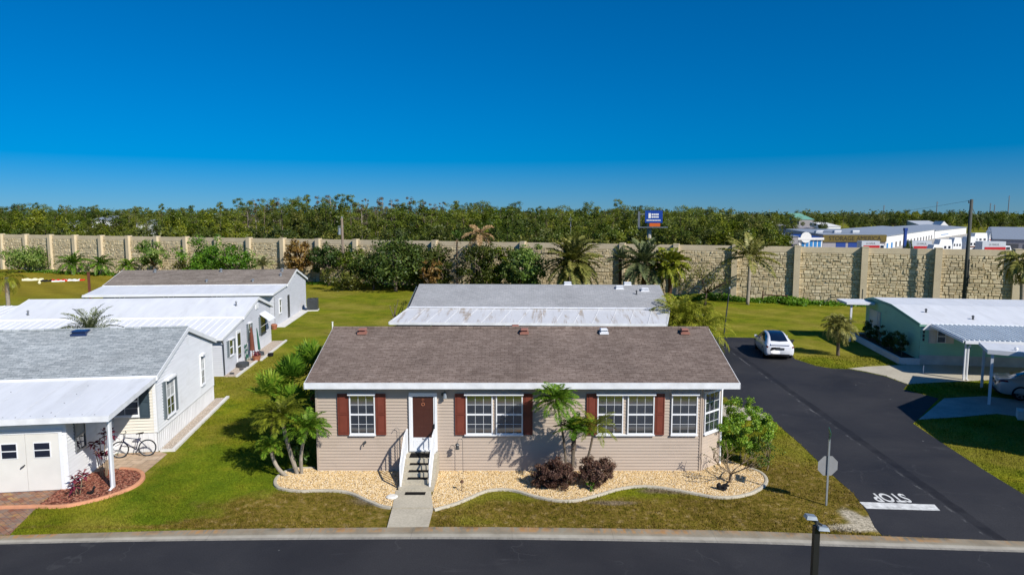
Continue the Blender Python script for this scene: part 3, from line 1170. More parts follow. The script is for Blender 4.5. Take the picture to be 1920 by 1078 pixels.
# windows, shutters, door
FLs, FL = FL, lifted(FL)
zt, zb = wz(739), wz(813)
wins = [((656, 704), (634, 654.5), (705, 724)), ((874, 924), (853.5, 873.5), None), ((930, 980), None, (981, 998.5)),
        ((1119.5, 1168), (1099.5, 1118.5), None), ((1176, 1226), None, (1227, 1245)), ((1258, 1307), None, None)]
for wn_, sl_, sr_ in wins:
    single = sl_ and sr_
    window(hs0, FLs, wx(wn_[0]), wx(wn_[1]), zb, zt, cap=bool(single) or wn_[0] == 1258)
    for sh in (sl_, sr_):
        if sh:
            shutter(hs0, FLs, wx(sh[0]), wx(sh[1]), zb - .02, zt + .03, M['shutter'])
for a, b in ((872, 981), (1118, 1227)):            # shared head and sill of each window pair
    mb = MB()
    mb.fbox(FL, wx(a) - .02, wx(b) + .01, .0, .17, zt + .002, zt + .075)
    mb.build('window_head', M['white'], hs0)
    mb = MB()
    mb.fbox(FL, wx(a) - .02, wx(b) + .01, .0, .085, zb - .05, zb - .002)
    mb.build('window_sill', M['white'], hs0)
window(hs0, Fb, .10, bay_len - .13, zb - .02, zt + .02)
# storm door in a white frame, brown door behind its glass
dx0, dx1, dzt, dzb = wx(767.5), wx(820), wz(735.5), wz(841)
mb = MB()
mb.fbox(FL, dx0, dx0 + .085, 0, .06, dzb, dzt)
mb.fbox(FL, dx1 - .085, dx1, 0, .06, dzb, dzt)
mb.fbox(FL, dx0 + .085, dx1 - .085, 0, .06, dzt - .09, dzt)
mb.fbox(FL, dx0, dx1, 0, .11, dzb - .05, dzb - .002)
df = mb.build('door_frame', M['white'], hs0)
mb = MB()
zl = wz(819)
mb.fbox(FL, dx0 + .087, dx1 - .087, .0, .035, dzb, zl)
for q in (dx0 + .087, dx1 - .137):
    mb.fbox(FL, q, q + .05, .0, .036, zl, dzt - .092)
mb.fbox(FL, dx0 + .137, dx1 - .137, .0, .036, dzt - .14, dzt - .092)
mb.fbox(FL, dx0 + .15, dx1 - .15, .0355, .043, dzb + .06, zl - .09)
sd = mb.build('storm_door', M['white'], hs0)
mb = MB()
mb.fbox(FL, dx1 - .13, dx1 - .1, .036, .075, dzb + .78, dzb + .98)
mb.build('handle', M['black_metal'], sd)
p_ = FL((dx0 + dx1) / 2 + .02, .044, zl - .05)
text_mesh('house_number', '362', .1, M['dark_metal'], p_, (R(90), 0, 0), sd)
mb = MB()
a, b = dx0 + .138, dx1 - .138
mb.fbox(FL, a, b, .002, .012, zl, dzt - .141)
for k in range(2):
    for q0, q1 in ((zl + .06, zl + .42), (zl + .5, zl + 1.0), (zl + 1.08, zl + 1.3)):
        c0 = a + .05 + k * (b - a - .06) / 2
        mb.fbox(FL, c0, c0 + (b - a) / 2 - .09, .0125, .017, q0, min(q1, dzt - .2))
bd = mb.build('door', M['door_brown'], hs0)
bd['label'] = 'brown panelled front door behind storm door glass'
mb = MB()
cz = wz(757)
mb.torus(FL((a + b) / 2, .024, cz), (0, 1, 0), .055, .014, 14, 6)
mb.torus(FL((a + b) / 2, .024, cz + .17), (0, 1, 0), .04, .008, 12, 5)
mb.build('door_ornament', M['clay'], bd)
# porch lamp, hose bib, vents
mb = MB()
lx, lz = wx(833), wz(737)
mb.disc(FL(lx - .03, .02, lz - .03), (0, -1, 0), .07, .03, 12, 1)
mb.tube([FL(lx - .03, .03, lz - .03), FL(lx + .02, .12, lz + .06), FL(lx + .05, .16, lz + .05)], .012, 6, 1)
mb.tube([FL(lx + .05, .16, lz + .07), FL(lx + .05, .16, lz - .13)], [.05, .085], 10, 0)
mb.tube([FL(lx + .05, .16, lz + .07), FL(lx + .05, .16, lz + .11)], [.055, .02], 10, 1)
mb.build('wall_lamp', [M['galv'], M['dark_metal']], hs0)
mb = MB()
mb.disc(FL(wx(684), .02, wz(828)), (0, -1, 0), .05, .04, 10)
mb.tube([FL(wx(682), .03, wz(828)), FL(wx(682), .13, wz(829)), FL(wx(682), .14, wz(834))], .022, 6)
mb.build('hose_tap', M['dark_metal'], hs0)

# ------------------------------------------------------------------ concrete entry steps, handrails, mats
sx0, sx1 = -3.98, -2.75
st = thing('entry_steps', 'pale concrete steps with white handrails climbing to the brown front door', 'steps', ((sx0 + sx1) / 2, YF - 1, 0))
mb = MB()
nst, rise, tread, land = 5, .155, .29, .72
LZ = nst * rise
mb.box(sx0, sx1, YF - land, YF - .03, 0, LZ)
for k in range(1, nst):
    y1 = YF - land - (k - 1) * tread
    mb.box(sx0 - .0005 * k, sx1 + .0005 * k, y1 - tread, y1, 0, LZ - k * rise)
yb_ = YF - land - (nst - 1) * tread
mb.build('step_block', M['concrete'], st, world=True)
mb = MB()
mb.box(sx0 + .05, sx1 - .05, YF - .10, YF - .032, LZ, dzb - .055)
mb.build('threshold', M['concrete_old'], st, world=True)
for x in (sx0 + .06, sx1 - .14):
    mb = MB()
    yT, yBm = YF - .12, yb_ + .12
    zT, zB = LZ, rise * .6
    mb.box(x - .03, x + .03, yT - .03, yT + .03, zT, zT + .92)
    mb.box(x - .03, x + .03, yBm - .03, yBm + .03, 0, zB + .86)
    mb.box(x - .03, x + .03, YF - land - .03, YF - land + .03, LZ, LZ + .88)
    for dz in (.90, .12):
        mb.beam((x, YF - land, LZ + dz - .02), (x, yT, LZ + dz), .05, .05)
        mb.beam((x, YF - land, LZ + dz - .02), (x, yBm, zB + dz - .06), .05, .05)
    for k in range(1, 6):
        t_ = k / 6
        y = YF - land + (yBm - YF + land) * t_
        z = LZ + (zB - .06 - LZ) * t_
        mb.box(x - .011, x + .011, y - .011, y + .011, z + .1, z + .88)
    for k in range(1, 3):
        y = YF - land + (yT - YF + land) * k / 3
        mb.box(x - .011, x + .011, y - .011, y + .011, LZ + .1, LZ + .88)
    mb.build('handrail', M['white'], st, world=True)
mats = [(YF - .14, YF - .62, sx0 + .2, sx1 - .22, LZ, 'large black door mat lying on the top landing by the storm door')]
for k, lb in ((1, 'narrow black tread mat on the step just below the top landing'), (2, 'narrow black tread mat on the middle step of the entry steps'),
              (3, 'narrow black tread mat on the lowest step with a mat')):
    y1 = YF - land - (k - 1) * tread
    mats.append((y1 - .05, y1 - .24, sx0 + .26, sx1 - .25, LZ - k * rise, lb))
mats.append((yb_ - .18, yb_ - .40, sx0 + .28, sx1 - .25, .061, 'black mat lying on the concrete walk at the foot of the steps'))
for y1, y0, x0, x1, z, lb in mats:
    mb = MB()
    mb.box(x0, x1, y0, y1, z, z + .014)
    n = int((x1 - x0) / .05)
    for k in range(n):
        xx = x0 + (k + .5) * (x1 - x0) / n
        mb.box(xx - .014, xx + .014, y0 + .015, y1 - .015, z + .0145, z + .022)
    o = mb.build('door_mat', M['mat_dark'], None, origin=((x0 + x1) / 2, (y0 + y1) / 2, z))
    tag(o, lb, 'mat', 'black mats on the entry steps', 'thing')
# walk from the steps to the kerb, in two slabs
flat('front_walk', P((735.5, 954), (742, 922), (808, 922), (812, 954)), M['concrete'], .06, .06)
flat('front_walk', P((726, 990), (735, 956), (812, 956), (803, 990)), M['concrete'], .05, .05)

# ------------------------------------------------------------------ gravel bed and its edging
edge_px = [(590, 879), (552, 880), (527, 890), (516, 904), (524, 916), (560, 922), (590, 921), (620, 921), (655, 925), (690, 940), (715, 950), (733, 953)]
edge2_px = [(814, 957), (850, 947), (880, 935), (908, 923), (935, 919), (965, 921), (1000, 931), (1045, 940), (1082, 939), (1120, 930), (1160, 918), (1203, 913),
            (1250, 917), (1300, 926), (1350, 934), (1398, 929), (1428, 915), (1437, 901), (1426, 887), (1405, 879)]


def strip(pts, w, z0, z1, name, mat, label, cat):
    pts = lerp_path(pts, 5)
    mb = MB()
    n = len(pts)
    vs = []
    for i, p in enumerate(pts):
        d = (pts[min(i + 1, n - 1)] - pts[max(i - 1, 0)]).normalized()
        nn = Vector((-d.y, d.x, 0))
        for s, z in ((-.5, z0), (-.42, z1 - .015), (-.25, z1), (.25, z1), (.42, z1 - .015), (.5, z0)):
            q = p + nn * w * s
            vs.append((q.x, q.y, z))
    fs = [(i * 6 + k, (i + 1) * 6 + k, (i + 1) * 6 + k + 1, i * 6 + k + 1) for i in range(n - 1) for k in range(5)]
    fs += [(0, 1, 2, 3, 4, 5), tuple((n - 1) * 6 + k for k in (5, 4, 3, 2, 1, 0))]
    mb.add(vs, fs)
    c = sum(pts, Vector()) / n
    o = mb.build(name, mat, None, origin=(c.x, c.y, 0))
    return tag(o, label, cat, kind='thing')


e1, e2 = P(*edge_px), P(*edge2_px)
strip(e1, .14, 0, .075, 'garden_edging', M['concrete'], 'curved concrete edging of the gravel bed left of the steps', 'edging')
strip(e2, .14, 0, .075, 'garden_edging', M['concrete'], 'wavy concrete edging of the gravel bed right of the steps', 'edging')
bed1 = lerp_path(e1, 4) + [Vector((sx0, yb_ - .8, 0)), Vector((sx0, YF, 0)), Vector((XL, YF, 0))]
bed2 = lerp_path(e2, 4) + [Vector((XR + .4, YF + 1.3, 0)), Vector((XR, YF + .8, 0)), Vector((XC, YF, 0)), Vector((sx1, YF, 0)), Vector((sx1, yb_ - .8, 0))]
mb = MB()
mb.prism([(p.x, p.y) for p in bed1], 0, .035)
mb.prism([(p.x, p.y) for p in bed2], 0, .035)
struct('gravel_bed_ground', mb, M['gravel'])


def inside(poly, x, y):
    c = False
    j = len(poly) - 1
    for i in range(len(poly)):
        a, b = poly[i], poly[j]
        if (a[1] > y) != (b[1] > y) and x < (b[0] - a[0]) * (y - a[1]) / (b[1] - a[1]) + a[0]:
            c = not c
        j = i
    return c


def inside_np(poly, x, y):
    c = np.zeros(len(x), bool)
    j = len(poly) - 1
    for i in range(len(poly)):
        a, b = poly[i], poly[j]
        if a[1] != b[1]:
            k = ((a[1] > y) != (b[1] > y)) & (x < (b[0] - a[0]) * (y - a[1]) / (b[1] - a[1]) + a[0])
            c ^= k
        j = i
    return c


def scatter_stones(name, polys, count, smin, smax, z, mat, label, cat, flat_=.6, long_=1.):
    """Loose stones: squashed octahedra, one mesh because nobody could count them."""
    P0 = np.zeros((0, 3))
    for poly in polys:
        xs_ = np.array([p[0] for p in poly]); ys_ = np.array([p[1] for p in poly])
        area = (xs_.max() - xs_.min()) * (ys_.max() - ys_.min())
        n = int(count * area)
        x = rng.uniform(xs_.min(), xs_.max(), n); y = rng.uniform(ys_.min(), ys_.max(), n)
        k = inside_np(poly, x, y)
        P0 = np.vstack([P0, np.stack([x[k], y[k], np.full(k.sum(), z)], 1)])
    n = len(P0)
    o = np.array([(1, 0, 0), (0, 1, 0), (-1, 0, 0), (0, -1, 0), (0, 0, 1), (0, 0, -1)], float)
    s = rng.uniform(smin, smax, (n, 1, 1)) * np.stack([rng.uniform(.7, 1.3, n) * long_, rng.uniform(.6, 1.1, n), rng.uniform(.8, 1.2, n) * flat_], 1)[:, None, :]
    V = o[None] * s
    V = V + rng.normal(0, .12, V.shape) * s
    th = rng.uniform(0, 2 * np.pi, n)
    c, sn = np.cos(th)[:, None], np.sin(th)[:, None]
    X = V[:, :, 0] * c - V[:, :, 1] * sn
    Y = V[:, :, 0] * sn + V[:, :, 1] * c
    V = np.stack([X, Y, V[:, :, 2]], 2) + P0[:, None, :]
    fs = np.array([(0, 1, 4), (1, 2, 4), (2, 3, 4), (3, 0, 4), (1, 0, 5), (2, 1, 5), (3, 2, 5), (0, 3, 5)])
    F_ = (fs[None] + (np.arange(n) * 6)[:, None, None]).reshape(-1)
    me = bpy.data.meshes.new(name)
    me.vertices.add(n * 6); me.vertices.foreach_set('co', V.astype(np.float32).ravel())
    me.loops.add(len(F_)); me.loops.foreach_set('vertex_index', F_.astype(np.int32))
    me.polygons.add(len(F_) // 3); me.polygons.foreach_set('loop_start', np.arange(0, len(F_), 3, dtype=np.int32))
    me.materials.append(mat)
    me.update(calc_edges=True)
    ob = bpy.data.objects.new(name, me)
    COL.objects.link(ob)
    return tag(ob, label, cat, kind='stuff')


b1 = [(p.x, p.y) for p in bed1]
b2 = [(p.x, p.y) for p in bed2]
scatter_stones('gravel', [b1, b2], 1500, .014, .033, .04, M['gravel_stone'], 'tan river stones filling the garden bed along the beige house', 'gravel')

# mulch bed with terracotta edging by the left house
mu_px = [(70, 951), (100, 951.5), (130, 949), (165, 942), (200, 933), (232, 922), (255, 911), (267, 899), (266, 889), (252, 882), (226, 880)]
strip(P((-30, 953), (0, 953), (40, 952)) + P(*mu_px), .17, 0, .09, 'garden_edging', M['terracotta'], 'rounded terracotta edging of the red mulch bed', 'edging')
mup = lerp_path(P(*mu_px), 4) + P((196, 882), (171, 889), (130, 917), (118, 915))
flat('mulch_bed_ground', mup, M['mulch'], .03, .03)
scatter_stones('mulch', [[(p.x, p.y) for p in mup]], 420, .025, .06, .036, M['mulch_chip'], 'red bark mulch around the carport post', 'mulch', .35, 1.5)

# ------------------------------------------------------------------ left house: blue grey roof, white siding, awning, shed
th = R(8.0)
OA = G(297, 846)
ha = thing('white_house', 'white sided house with blue grey shingle roof, white carport awning and double shed doors', 'house', OA, th)
D = 7.9
La = 15.0
Fg = wall_frame((0, 0, 0), (0, 1, 0), (1, 0, 0))
Ff = wall_frame((-La, 0, 0), (1, 0, 0), (0, -1, 0))
RY, RZ, EZ = 4.0, 4.48, 3.2
SK = .82
mb = MB()
siding(mb, Fg, [(0, SK), (D, SK), (D, EZ - .1), (RY, RZ - .12), (0, EZ - .1)], .125, .036)
Fb2 = wall_frame((0, D, 0), (-1, 0, 0), (0, 1, 0))
siding(mb, Fb2, [(0, 0), (La, 0), (La, EZ - .1), (0, EZ - .1)])
Fl2 = wall_frame((-La, D, 0), (0, -1, 0), (-1, 0, 0))
siding(mb, Fl2, [(0, 0), (D, 0), (D, EZ - .1), (D - RY, RZ - .12), (0, EZ - .1)])
mb.build('wall', M['siding_white'], ha)
mb = MB()
siding(mb, Ff, [(0, SK), (La, SK), (La, EZ - .1), (0, EZ - .1)], .125, .036)
wf = mb.build('wall', M['siding_cream'], ha)
wf['label'] = 'cream front wall under the awning'
mb = MB()
ribs(mb, Fg, 0, D, 0, SK, .22)
ribs(mb, Ff, La - 2.2, La, 0, SK, .22)
mb.fbox(Fg, 0, D, 0, .04, SK - .03, SK + .015)
mb.build('skirting', M['skirt'], ha)
for s0_, s1_, F_ in ((.0, .10, Fg), (D - .10, D, Fg), (La - .10, La + .034, Ff)):
    mb = MB()
    mb.fbox(F_, s0_, s1_, .0, .034, SK, EZ - .1)
    mb.build('corner_trim', M['white'], ha)
rf = gable_roof(ha, -La - .1, .12, [(-.05, EZ - .02), (RY, RZ), (D + .35, EZ - .06)], .12, M['roof_grey'], M['white'])
mb = MB()
mb.tube([(-La - .1, RY, RZ + .01), (.12, RY, RZ + .01)], .06, 6)
mb.build('ridge_cap', M['roof_grey'], rf)


def to_local(o, p):
    p = Vector(p) - o.location
    c, s = math.cos(-o.rotation_euler.z), math.sin(-o.rotation_euler.z)
    return Vector((p.x * c - p.y * s, p.x * s + p.y * c, p.z))


vb = to_local(ha, Vector((gx(149, 30.0, 4.4), 30.0, 0)))
roof_vent(rf, (vb.x, RY - .35, RZ - .16), M['vent_blue'], .55, .42, .2)
# gable windows
w1 = window(ha, Fg, 1.05, 2.05, 1.12, 2.68, 2, 4, M['white'], M['glass'], blind=.5, name='window')
shutter(ha, Fg, .72, 1.03, 1.12, 2.68, M['shutter_grey'])
shutter(ha, Fg, 2.07, 2.38, 1.12, 2.68, M['shutter_grey'])
window(ha, Fg, 5.75, 6.35, 1.3, 2.75, 2, 4, M['white'], M['glass'], blind=.5)
# front wall under the awning: window with slate shutter
window(ha, Ff, La - 1.72, La - .62, 1.55, 2.75, 2, 4, M['white'], M['glass_dark'])
shutter(ha, Ff, La - .6, La - .22, 1.45, 2.8, M['shutter_dark'])
# awning over the carport, pan metal with screw heads
AW, AZ0, AZ1 = -4.15, 3.13, 2.74
aw = MB()
a, b, c, d = (-La, AW, AZ1), (-.06, AW, AZ1), (.06, -.06, AZ0), (-La, -.06, AZ0)
aw.slab(a, b, c, d, .09)
for k in range(12):
    x = -La + (k + .5) * La / 12
    aw.hexa([(x - .01, AW + .01, AZ1 + .002), (x + .01, AW + .01, AZ1 + .002), (x + .01, -.08, AZ0 + .002), (x - .01, -.08, AZ0 + .002),
             (x - .006, AW + .01, AZ1 + .005), (x + .006, AW + .01, AZ1 + .005), (x + .006, -.08, AZ0 + .005), (x - .006, -.08, AZ0 + .005)])
awn = aw.build('awning', M['white_roof'], ha)
aw = MB()
aw.box(-La, -.03, AW - .03, AW - .002, AZ1 - .2, AZ1 + .012)
aw.beam((-.04, AW, AZ1 - .08), (.085, -.06, AZ0 - .08), .04, .2)
aw.build('gutter', M['white_dirty'], awn)
scr = MB()
for k in range(26):
    x = -.55 - k * .42
    scr.disc((x, AW + .16 + .05 * (k % 3), AZ1 + .022), (0, 0, 1), .022, .012, 6)
for k in range(5):
    for j in range(7):
        y = AW + .5 + j * .46
        x = -2.1 - k * 2.5
        if (j + k) % 2 == 0:
            scr.disc((x, y, AZ1 + (y - AW) / (-.06 - AW) * (AZ0 - AZ1) + .006), (0, 0, 1), .024, .012, 6)
scr.build('screw_head', M['grey_metal'], awn)['kind'] = 'stuff'
# post
pp = to_local(ha, G(212, 915))
mb = MB()
mb.box(pp.x - .06, pp.x + .06, pp.y - .06, pp.y + .06, 0, AZ1 - .06)
mb.box(pp.x + .005, pp.x + .075, pp.y - .135, pp.y - .065, .06, AZ1 - .2)
mb.tube([(pp.x + .04, pp.y - .10, AZ1 - .12), (pp.x - .05, pp.y - .12, AZ1 - .26), (pp.x + .03, pp.y - .1, AZ1 - .36)], .06, 8)
mb.tube([(pp.x + .04, pp.y - .1, .1), (pp.x + .0, pp.y - .3, .03)], .04, 8)
mb.build('post', M['white'], awn)
# shed under the awning
sr = to_local(ha, G(131, 917))
sR, sF = sr.x, sr.y
Fs = wall_frame((-La, sF, 0), (1, 0, 0), (0, -1, 0))
Fsr = wall_frame((sR, sF, 0), (0, 1, 0), (1, 0, 0))
def az(y):
    return AZ1 + (y - AW) / (-.06 - AW) * (AZ0 - AZ1) - .1
mb = MB()
siding(mb, Fs, [(0, 0), (La + sR, 0), (La + sR, az(sF)), (0, az(sF))], .125, .036)
siding(mb, Fsr, [(0, 0), (-sF, 0), (-sF, az(0)), (0, az(sF))], .125, .036)
mb.fbox(Fs, La + sR - .07, La + sR + .03, .0, .03, 0, az(sF))
shed = mb.build('shed_wall', M['siding_white'], ha)
su = lambda u: to_local(ha, Vector((gx(u, G(60, 918).y, .8), G(60, 918).y, 0))).x + La
Fsl = lifted(Fs)
d0, dm, d1 = su(2), su(57), su(115)
for k, (q0, q1) in enumerate(((d0, dm - .006), (dm + .006, d1))):
    mb = MB()
    mb.fbox(Fsl, q0, q1, 0, .03, .04, 2.08)
    dd = mb.build('shed_door', M['door_white'], ha)
    mb = MB()
    c0 = q0 + (q1 - q0) * .26
    c1 = q0 + (q1 - q0) * .72
    mb.fbox(Fsl, c0 - .03, c1 + .03, .031, .045, 1.22, 1.78)
    mb.build('window_frame', M['white'], dd)
    mb = MB()
    mb.fbox(Fsl, c0, c1, .046, .05, 1.25, 1.48)
    mb.fbox(Fsl, c0, c1, .046, .05, 1.52, 1.75)
    mb.build('pane', M['glass_dark'], dd)
    if k == 0:
        mb = MB()
        mb.tube([Fsl(q1 - .06, .03, .98), Fsl(q1 - .06, .09, .98), Fsl(q1 - .17, .09, .9)], .022, 6)
        mb.build('handle', M['dark_metal'], dd)
mb = MB()
mb.fbox(Fsl, d0 - .1, d0 - .005, 0, .045, 0, 2.2)
mb.fbox(Fsl, d1 + .005, d1 + .12, 0, .045, 0, 2.2)
mb.fbox(Fsl, d0 - .004, d1 + .004, 0, .045, 2.09, 2.2)
mb.build('door_frame', M['white'], ha)
window(ha, Fsr, .5, 1.25, 1.15, 2.25, 1, 2, M['grey_metal'], M['glass_dark'], cap=False, blind=.5)
# white kerb strip with pink gravel along the gable
k0, k1 = Fg(0, .55, 0), Fg(D + .3, .45, 0)
def ground_strip(parent, x0, x1, y0, y1, name, mat, z):
    mb = MB()
    mb.box(x0, x1, y0, y1, 0, z)
    return mb.build(name, mat, parent)
ground_strip(ha, .03, .52, .1, D + .2, 'gravel_strip', M['pink_gravel'], .03)
mb = MB()
mb.box(.53, .68, -.1, D + .3, 0, .10)
mb.box(.1, .53, -.1, .0, 0, .095)
mb.build('border_kerb', M['concrete_white'], ha)

# ------------------------------------------------------------------ second left house: white coated roof
hb = thing('white_house', 'pale grey house with flat white coated roof and ribbed awning, second from the street', 'house', G(421, 705), R(5.3))
D, Lb = 10.9, 15.0
prof = [(-.15, 2.42), (3.9, 2.98), (7.4, 3.86), (11.1, 2.86)]
Fg = wall_frame((0, 0, 0), (0, 1, 0), (1, 0, 0))
Ff = wall_frame((-Lb, 0, 0), (1, 0, 0), (0, -1, 0))
mb = MB()
siding(mb, Fg, [(0, .0), (D, 0), (D, 2.78), (7.4, 3.74), (3.9, 2.9), (0, 2.36)], .125, .036)
siding(mb, Ff, [(0, 0), (Lb, 0), (Lb, 2.36), (0, 2.36)], .125, .036)
siding(mb, wall_frame((0, D, 0), (-1, 0, 0), (0, 1, 0)), [(0, 0), (Lb, 0), (Lb, 2.78), (0, 2.78)])
siding(mb, wall_frame((-Lb, D, 0), (0, -1, 0), (-1, 0, 0)), [(0, 0), (D, 0), (D, 2.36), (7, 2.9), (3.5, 3.74), (0, 2.78)])
mb.build('wall', M['siding_grey'], hb)
mb = MB()
ribs(mb, Fg, 5.0, D, 0, .62, .25, d=.03)
mb.build('skirting', M['skirt'], hb)
r2 = MB()
rib_sheet(r2, (-Lb, -.35, 2.36), (.08, -.35, 2.36), (.08, 3.9, 2.98), (-Lb, 3.9, 2.98), 34, .04, .03, .05)
aw2 = r2.build('awning', M['white_metal'], hb)
r2 = MB()
r2.box(-Lb, .1, -.38, -.352, 2.22, 2.375)
r2.beam((.095, -.35, 2.30), (.095, 3.9, 2.91), .03, .13)
r2.build('gutter', M['white'], aw2)
mb = MB()
mb.tube([(.02, -.3, 2.2), (.04, -.1, 1.95), (.04, -.06, .1)], .035, 6)
mb.build('downspout', M['dark_metal'], aw2)
r3 = gable_roof(hb, -Lb, .14, [(3.86, 3.02), (7.4, 3.88), (11.25, 2.84)], .12, M['white_roof'], M['white'])
for u, v, yy in ((61, 594, 4.6), (459, 571, 5.8), (345, 602, 4.5)):
    lp = to_local(hb, Vector((gx(u, hb.location.y + yy - .8, 3.2), hb.location.y + yy - .8, 0)))
    zz = 3.02 + (yy - 3.86) * .243
    if u != 345:
        pipe_vent(r3, (min(lp.x, -.9), yy, zz), M['grey_metal'], .25, .05)
ext = MB()                                          # lower roof of the left wing
rib_sheet(ext, (-Lb - 6.5, 1.6, 2.46), (-Lb - .02, 1.6, 2.46), (-Lb - .02, 8.6, 3.3), (-Lb - 6.5, 8.6, 3.3), 14, .05, .03, .06)
ext.build('wing_roof', M['white_metal'], hb)
ext = MB()
ext.box(-Lb - 6.2, -Lb - .06, 2.2, 8.3, 0, 2.4)
ext.build('wing_wall', M['siding_grey'], hb)
for s0, s1, z0, z1 in ((.95, 1.75, 1.0, 2.0), (5.05, 5.6, 1.2, 2.35)):
    window(hb, Fg, s0, s1, z0, z1, 2, 2, M['white'], M['glass'])
    shutter(hb, Fg, s0 - .38, s0 - .03, z0, z1, M['shutter_grey'])
    shutter(hb, Fg, s1 + .03, s1 + .38, z0, z1, M['shutter_grey'])
window(hb, Fg, 8.0, 9.3, 1.1, 2.4, 2, 4, M['dark_metal'], M['glass_dark'])
shutter(hb, Fg, 7.6, 7.97, 1.1, 2.4, M['shutter_grey'])
mb = MB()
mb.slab(Fg(7.85, .75, 2.1), Fg(9.45, .75, 2.1), Fg(9.45, .03, 2.62), Fg(7.85, .03, 2.62), .04)
mb.beam(Fg(7.95, .72, 2.07), Fg(7.95, .03, 1.6), .02, .02)
mb.beam(Fg(9.35, .72, 2.07), Fg(9.35, .03, 1.6), .02, .02)
mb.build('window_awning', M['white'], hb)
Fgl = lifted(Fg)
mb = MB()
mb.fbox(Fgl, 2.45, 3.35, 0, .03, .15, 2.3)
dr = mb.build('door', M['white'], hb)
mb = MB()
mb.fbox(Fgl, 2.6, 3.2, .031, .038, .5, 1.2)
mb.fbox(Fgl, 2.6, 3.2, .031, .038, 1.3, 2.1)
mb.build('pane', M['glass_dark'], dr)
mb = MB()
mb.fbox(Fgl, 7.0, 7.6, 0, .05, 3.05, 3.4)
mb.build('gable_vent', M['white'], hb)
mb = MB()
mb.box(.03, .72, -.2, 4.2, 0, .05)
mb.box(.03, .95, 4.2, D + .3, 0, .05)
mb.build('gravel_strip', M['pink_gravel'], hb)
mb = MB()
mb.box(.73, .86, -.3, 4.15, 0, .1)
mb.box(.96, 1.09, 4.2, D + .4, 0, .1)
mb.build('border_kerb', M['concrete_white'], hb)

# ------------------------------------------------------------------ third left house: taupe shingles, wide white carport
hc = thing('grey_house', 'far left grey house with taupe shingle roof and wide white carport awning', 'house', G(531, 614) + Vector((-.7, 0, 0)), R(5.0))
D, Lc = 12.6, 15.9
Fg = wall_frame((0, 0, 0), (0, 1, 0), (1, 0, 0))
Ff = wall_frame((-Lc, 0, 0), (1, 0, 0), (0, -1, 0))
RYc, RZc = 8.1, 4.35
mb = MB()
siding(mb, Fg, [(0, 0), (D, 0), (D, 3.0), (RYc, RZc - .12), (4.3, 3.14), (0, 2.9)], .125, .036)
siding(mb, wall_frame((-4.2, 0, 0), (1, 0, 0), (0, -1, 0)), [(0, 0), (4.2, 0), (4.2, 2.9), (0, 2.9)])
siding(mb, wall_frame((-4.2, 4.2, 0), (0, -1, 0), (-1, 0, 0)), [(0, 0), (4.2, 0), (4.2, 2.7), (0, 3.1)])
siding(mb, wall_frame((0, D, 0), (-1, 0, 0), (0, 1, 0)), [(0, 0), (Lc, 0), (Lc, 3), (0, 3)])
siding(mb, wall_frame((-Lc, D, 0), (0, -1, 0), (-1, 0, 0)), [(0, 0), (D - 4.2, 0), (D - 4.2, 3.1), (D - RYc, RZc - .12), (0, 3.0)])
mb.build('wall', M['siding_grey'], hc)
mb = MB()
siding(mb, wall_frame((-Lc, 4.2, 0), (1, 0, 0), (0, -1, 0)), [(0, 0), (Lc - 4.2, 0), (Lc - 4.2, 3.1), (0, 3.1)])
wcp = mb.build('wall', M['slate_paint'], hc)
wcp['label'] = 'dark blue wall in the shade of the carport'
r = gable_roof(hc, -Lc, .16, [(4.25, 3.28), (RYc, RZc), (D + .4, 3.02)], .12, M['roof_taupe'], M['white'])
for u, v in ((292, 511), (412, 511), (385, 530), (470, 525), (525, 510), (522, 519)):
    yy = RYc - .5 if v < 515 else (RYc - 1.7 if v < 522 else 5.0)
    zz = 3.22 + (yy - 4.25) * .293
    wy = hc.location.y + yy - 1.0
    lp = to_local(hc, Vector((gx(u, wy, zz), wy, 0)))
    pipe_vent(r, (lp.x, yy, zz), M['galv'], .22, .09, True)
aw = MB()
al, ar = -Lc + .7, .12
aw.slab((al, -.55, 2.98), (ar, -.55, 2.98), (ar, 4.25, 3.26), (-Lc, 4.25, 3.26), .08)
awn = aw.build('awning', M['white_metal'], hc)
aw = MB()
aw.beam((al, -.58, 2.92), (ar, -.58, 2.92), .03, .2)
aw.beam((ar + .02, -.58, 2.94), (ar + .02, 4.25, 3.2), .03, .16)
aw.build('gutter', M['white'], awn)
for x in (-4.6, -8.5, -12.4, -Lc + 1.0):
    mb = MB()
    mb.box(x - .05, x + .05, -.32, -.22, 0, 2.88)
    mb.beam((x, -.27, 2.3), (x + .5, -.27, 2.86), .05, .05)
    mb.beam((x, -.27, 2.3), (x - .5, -.27, 2.86), .05, .05)
    mb.build('post', M['white'], awn)
window(hc, Fg, 1.5, 2.2, 1.0, 2.2, 1, 2, M['white'], M['glass'])
Fgl = lifted(Fg)
mb = MB()
mb.fbox(Fgl, 4.6, 5.3, 0, .03, .15, 2.2)
mb.build('door', M['dark_metal'], hc)
mb = MB()
mb.box(.02, .8, .1, D, 0, .05)
mb.build('border_kerb', M['concrete_white'], hc)

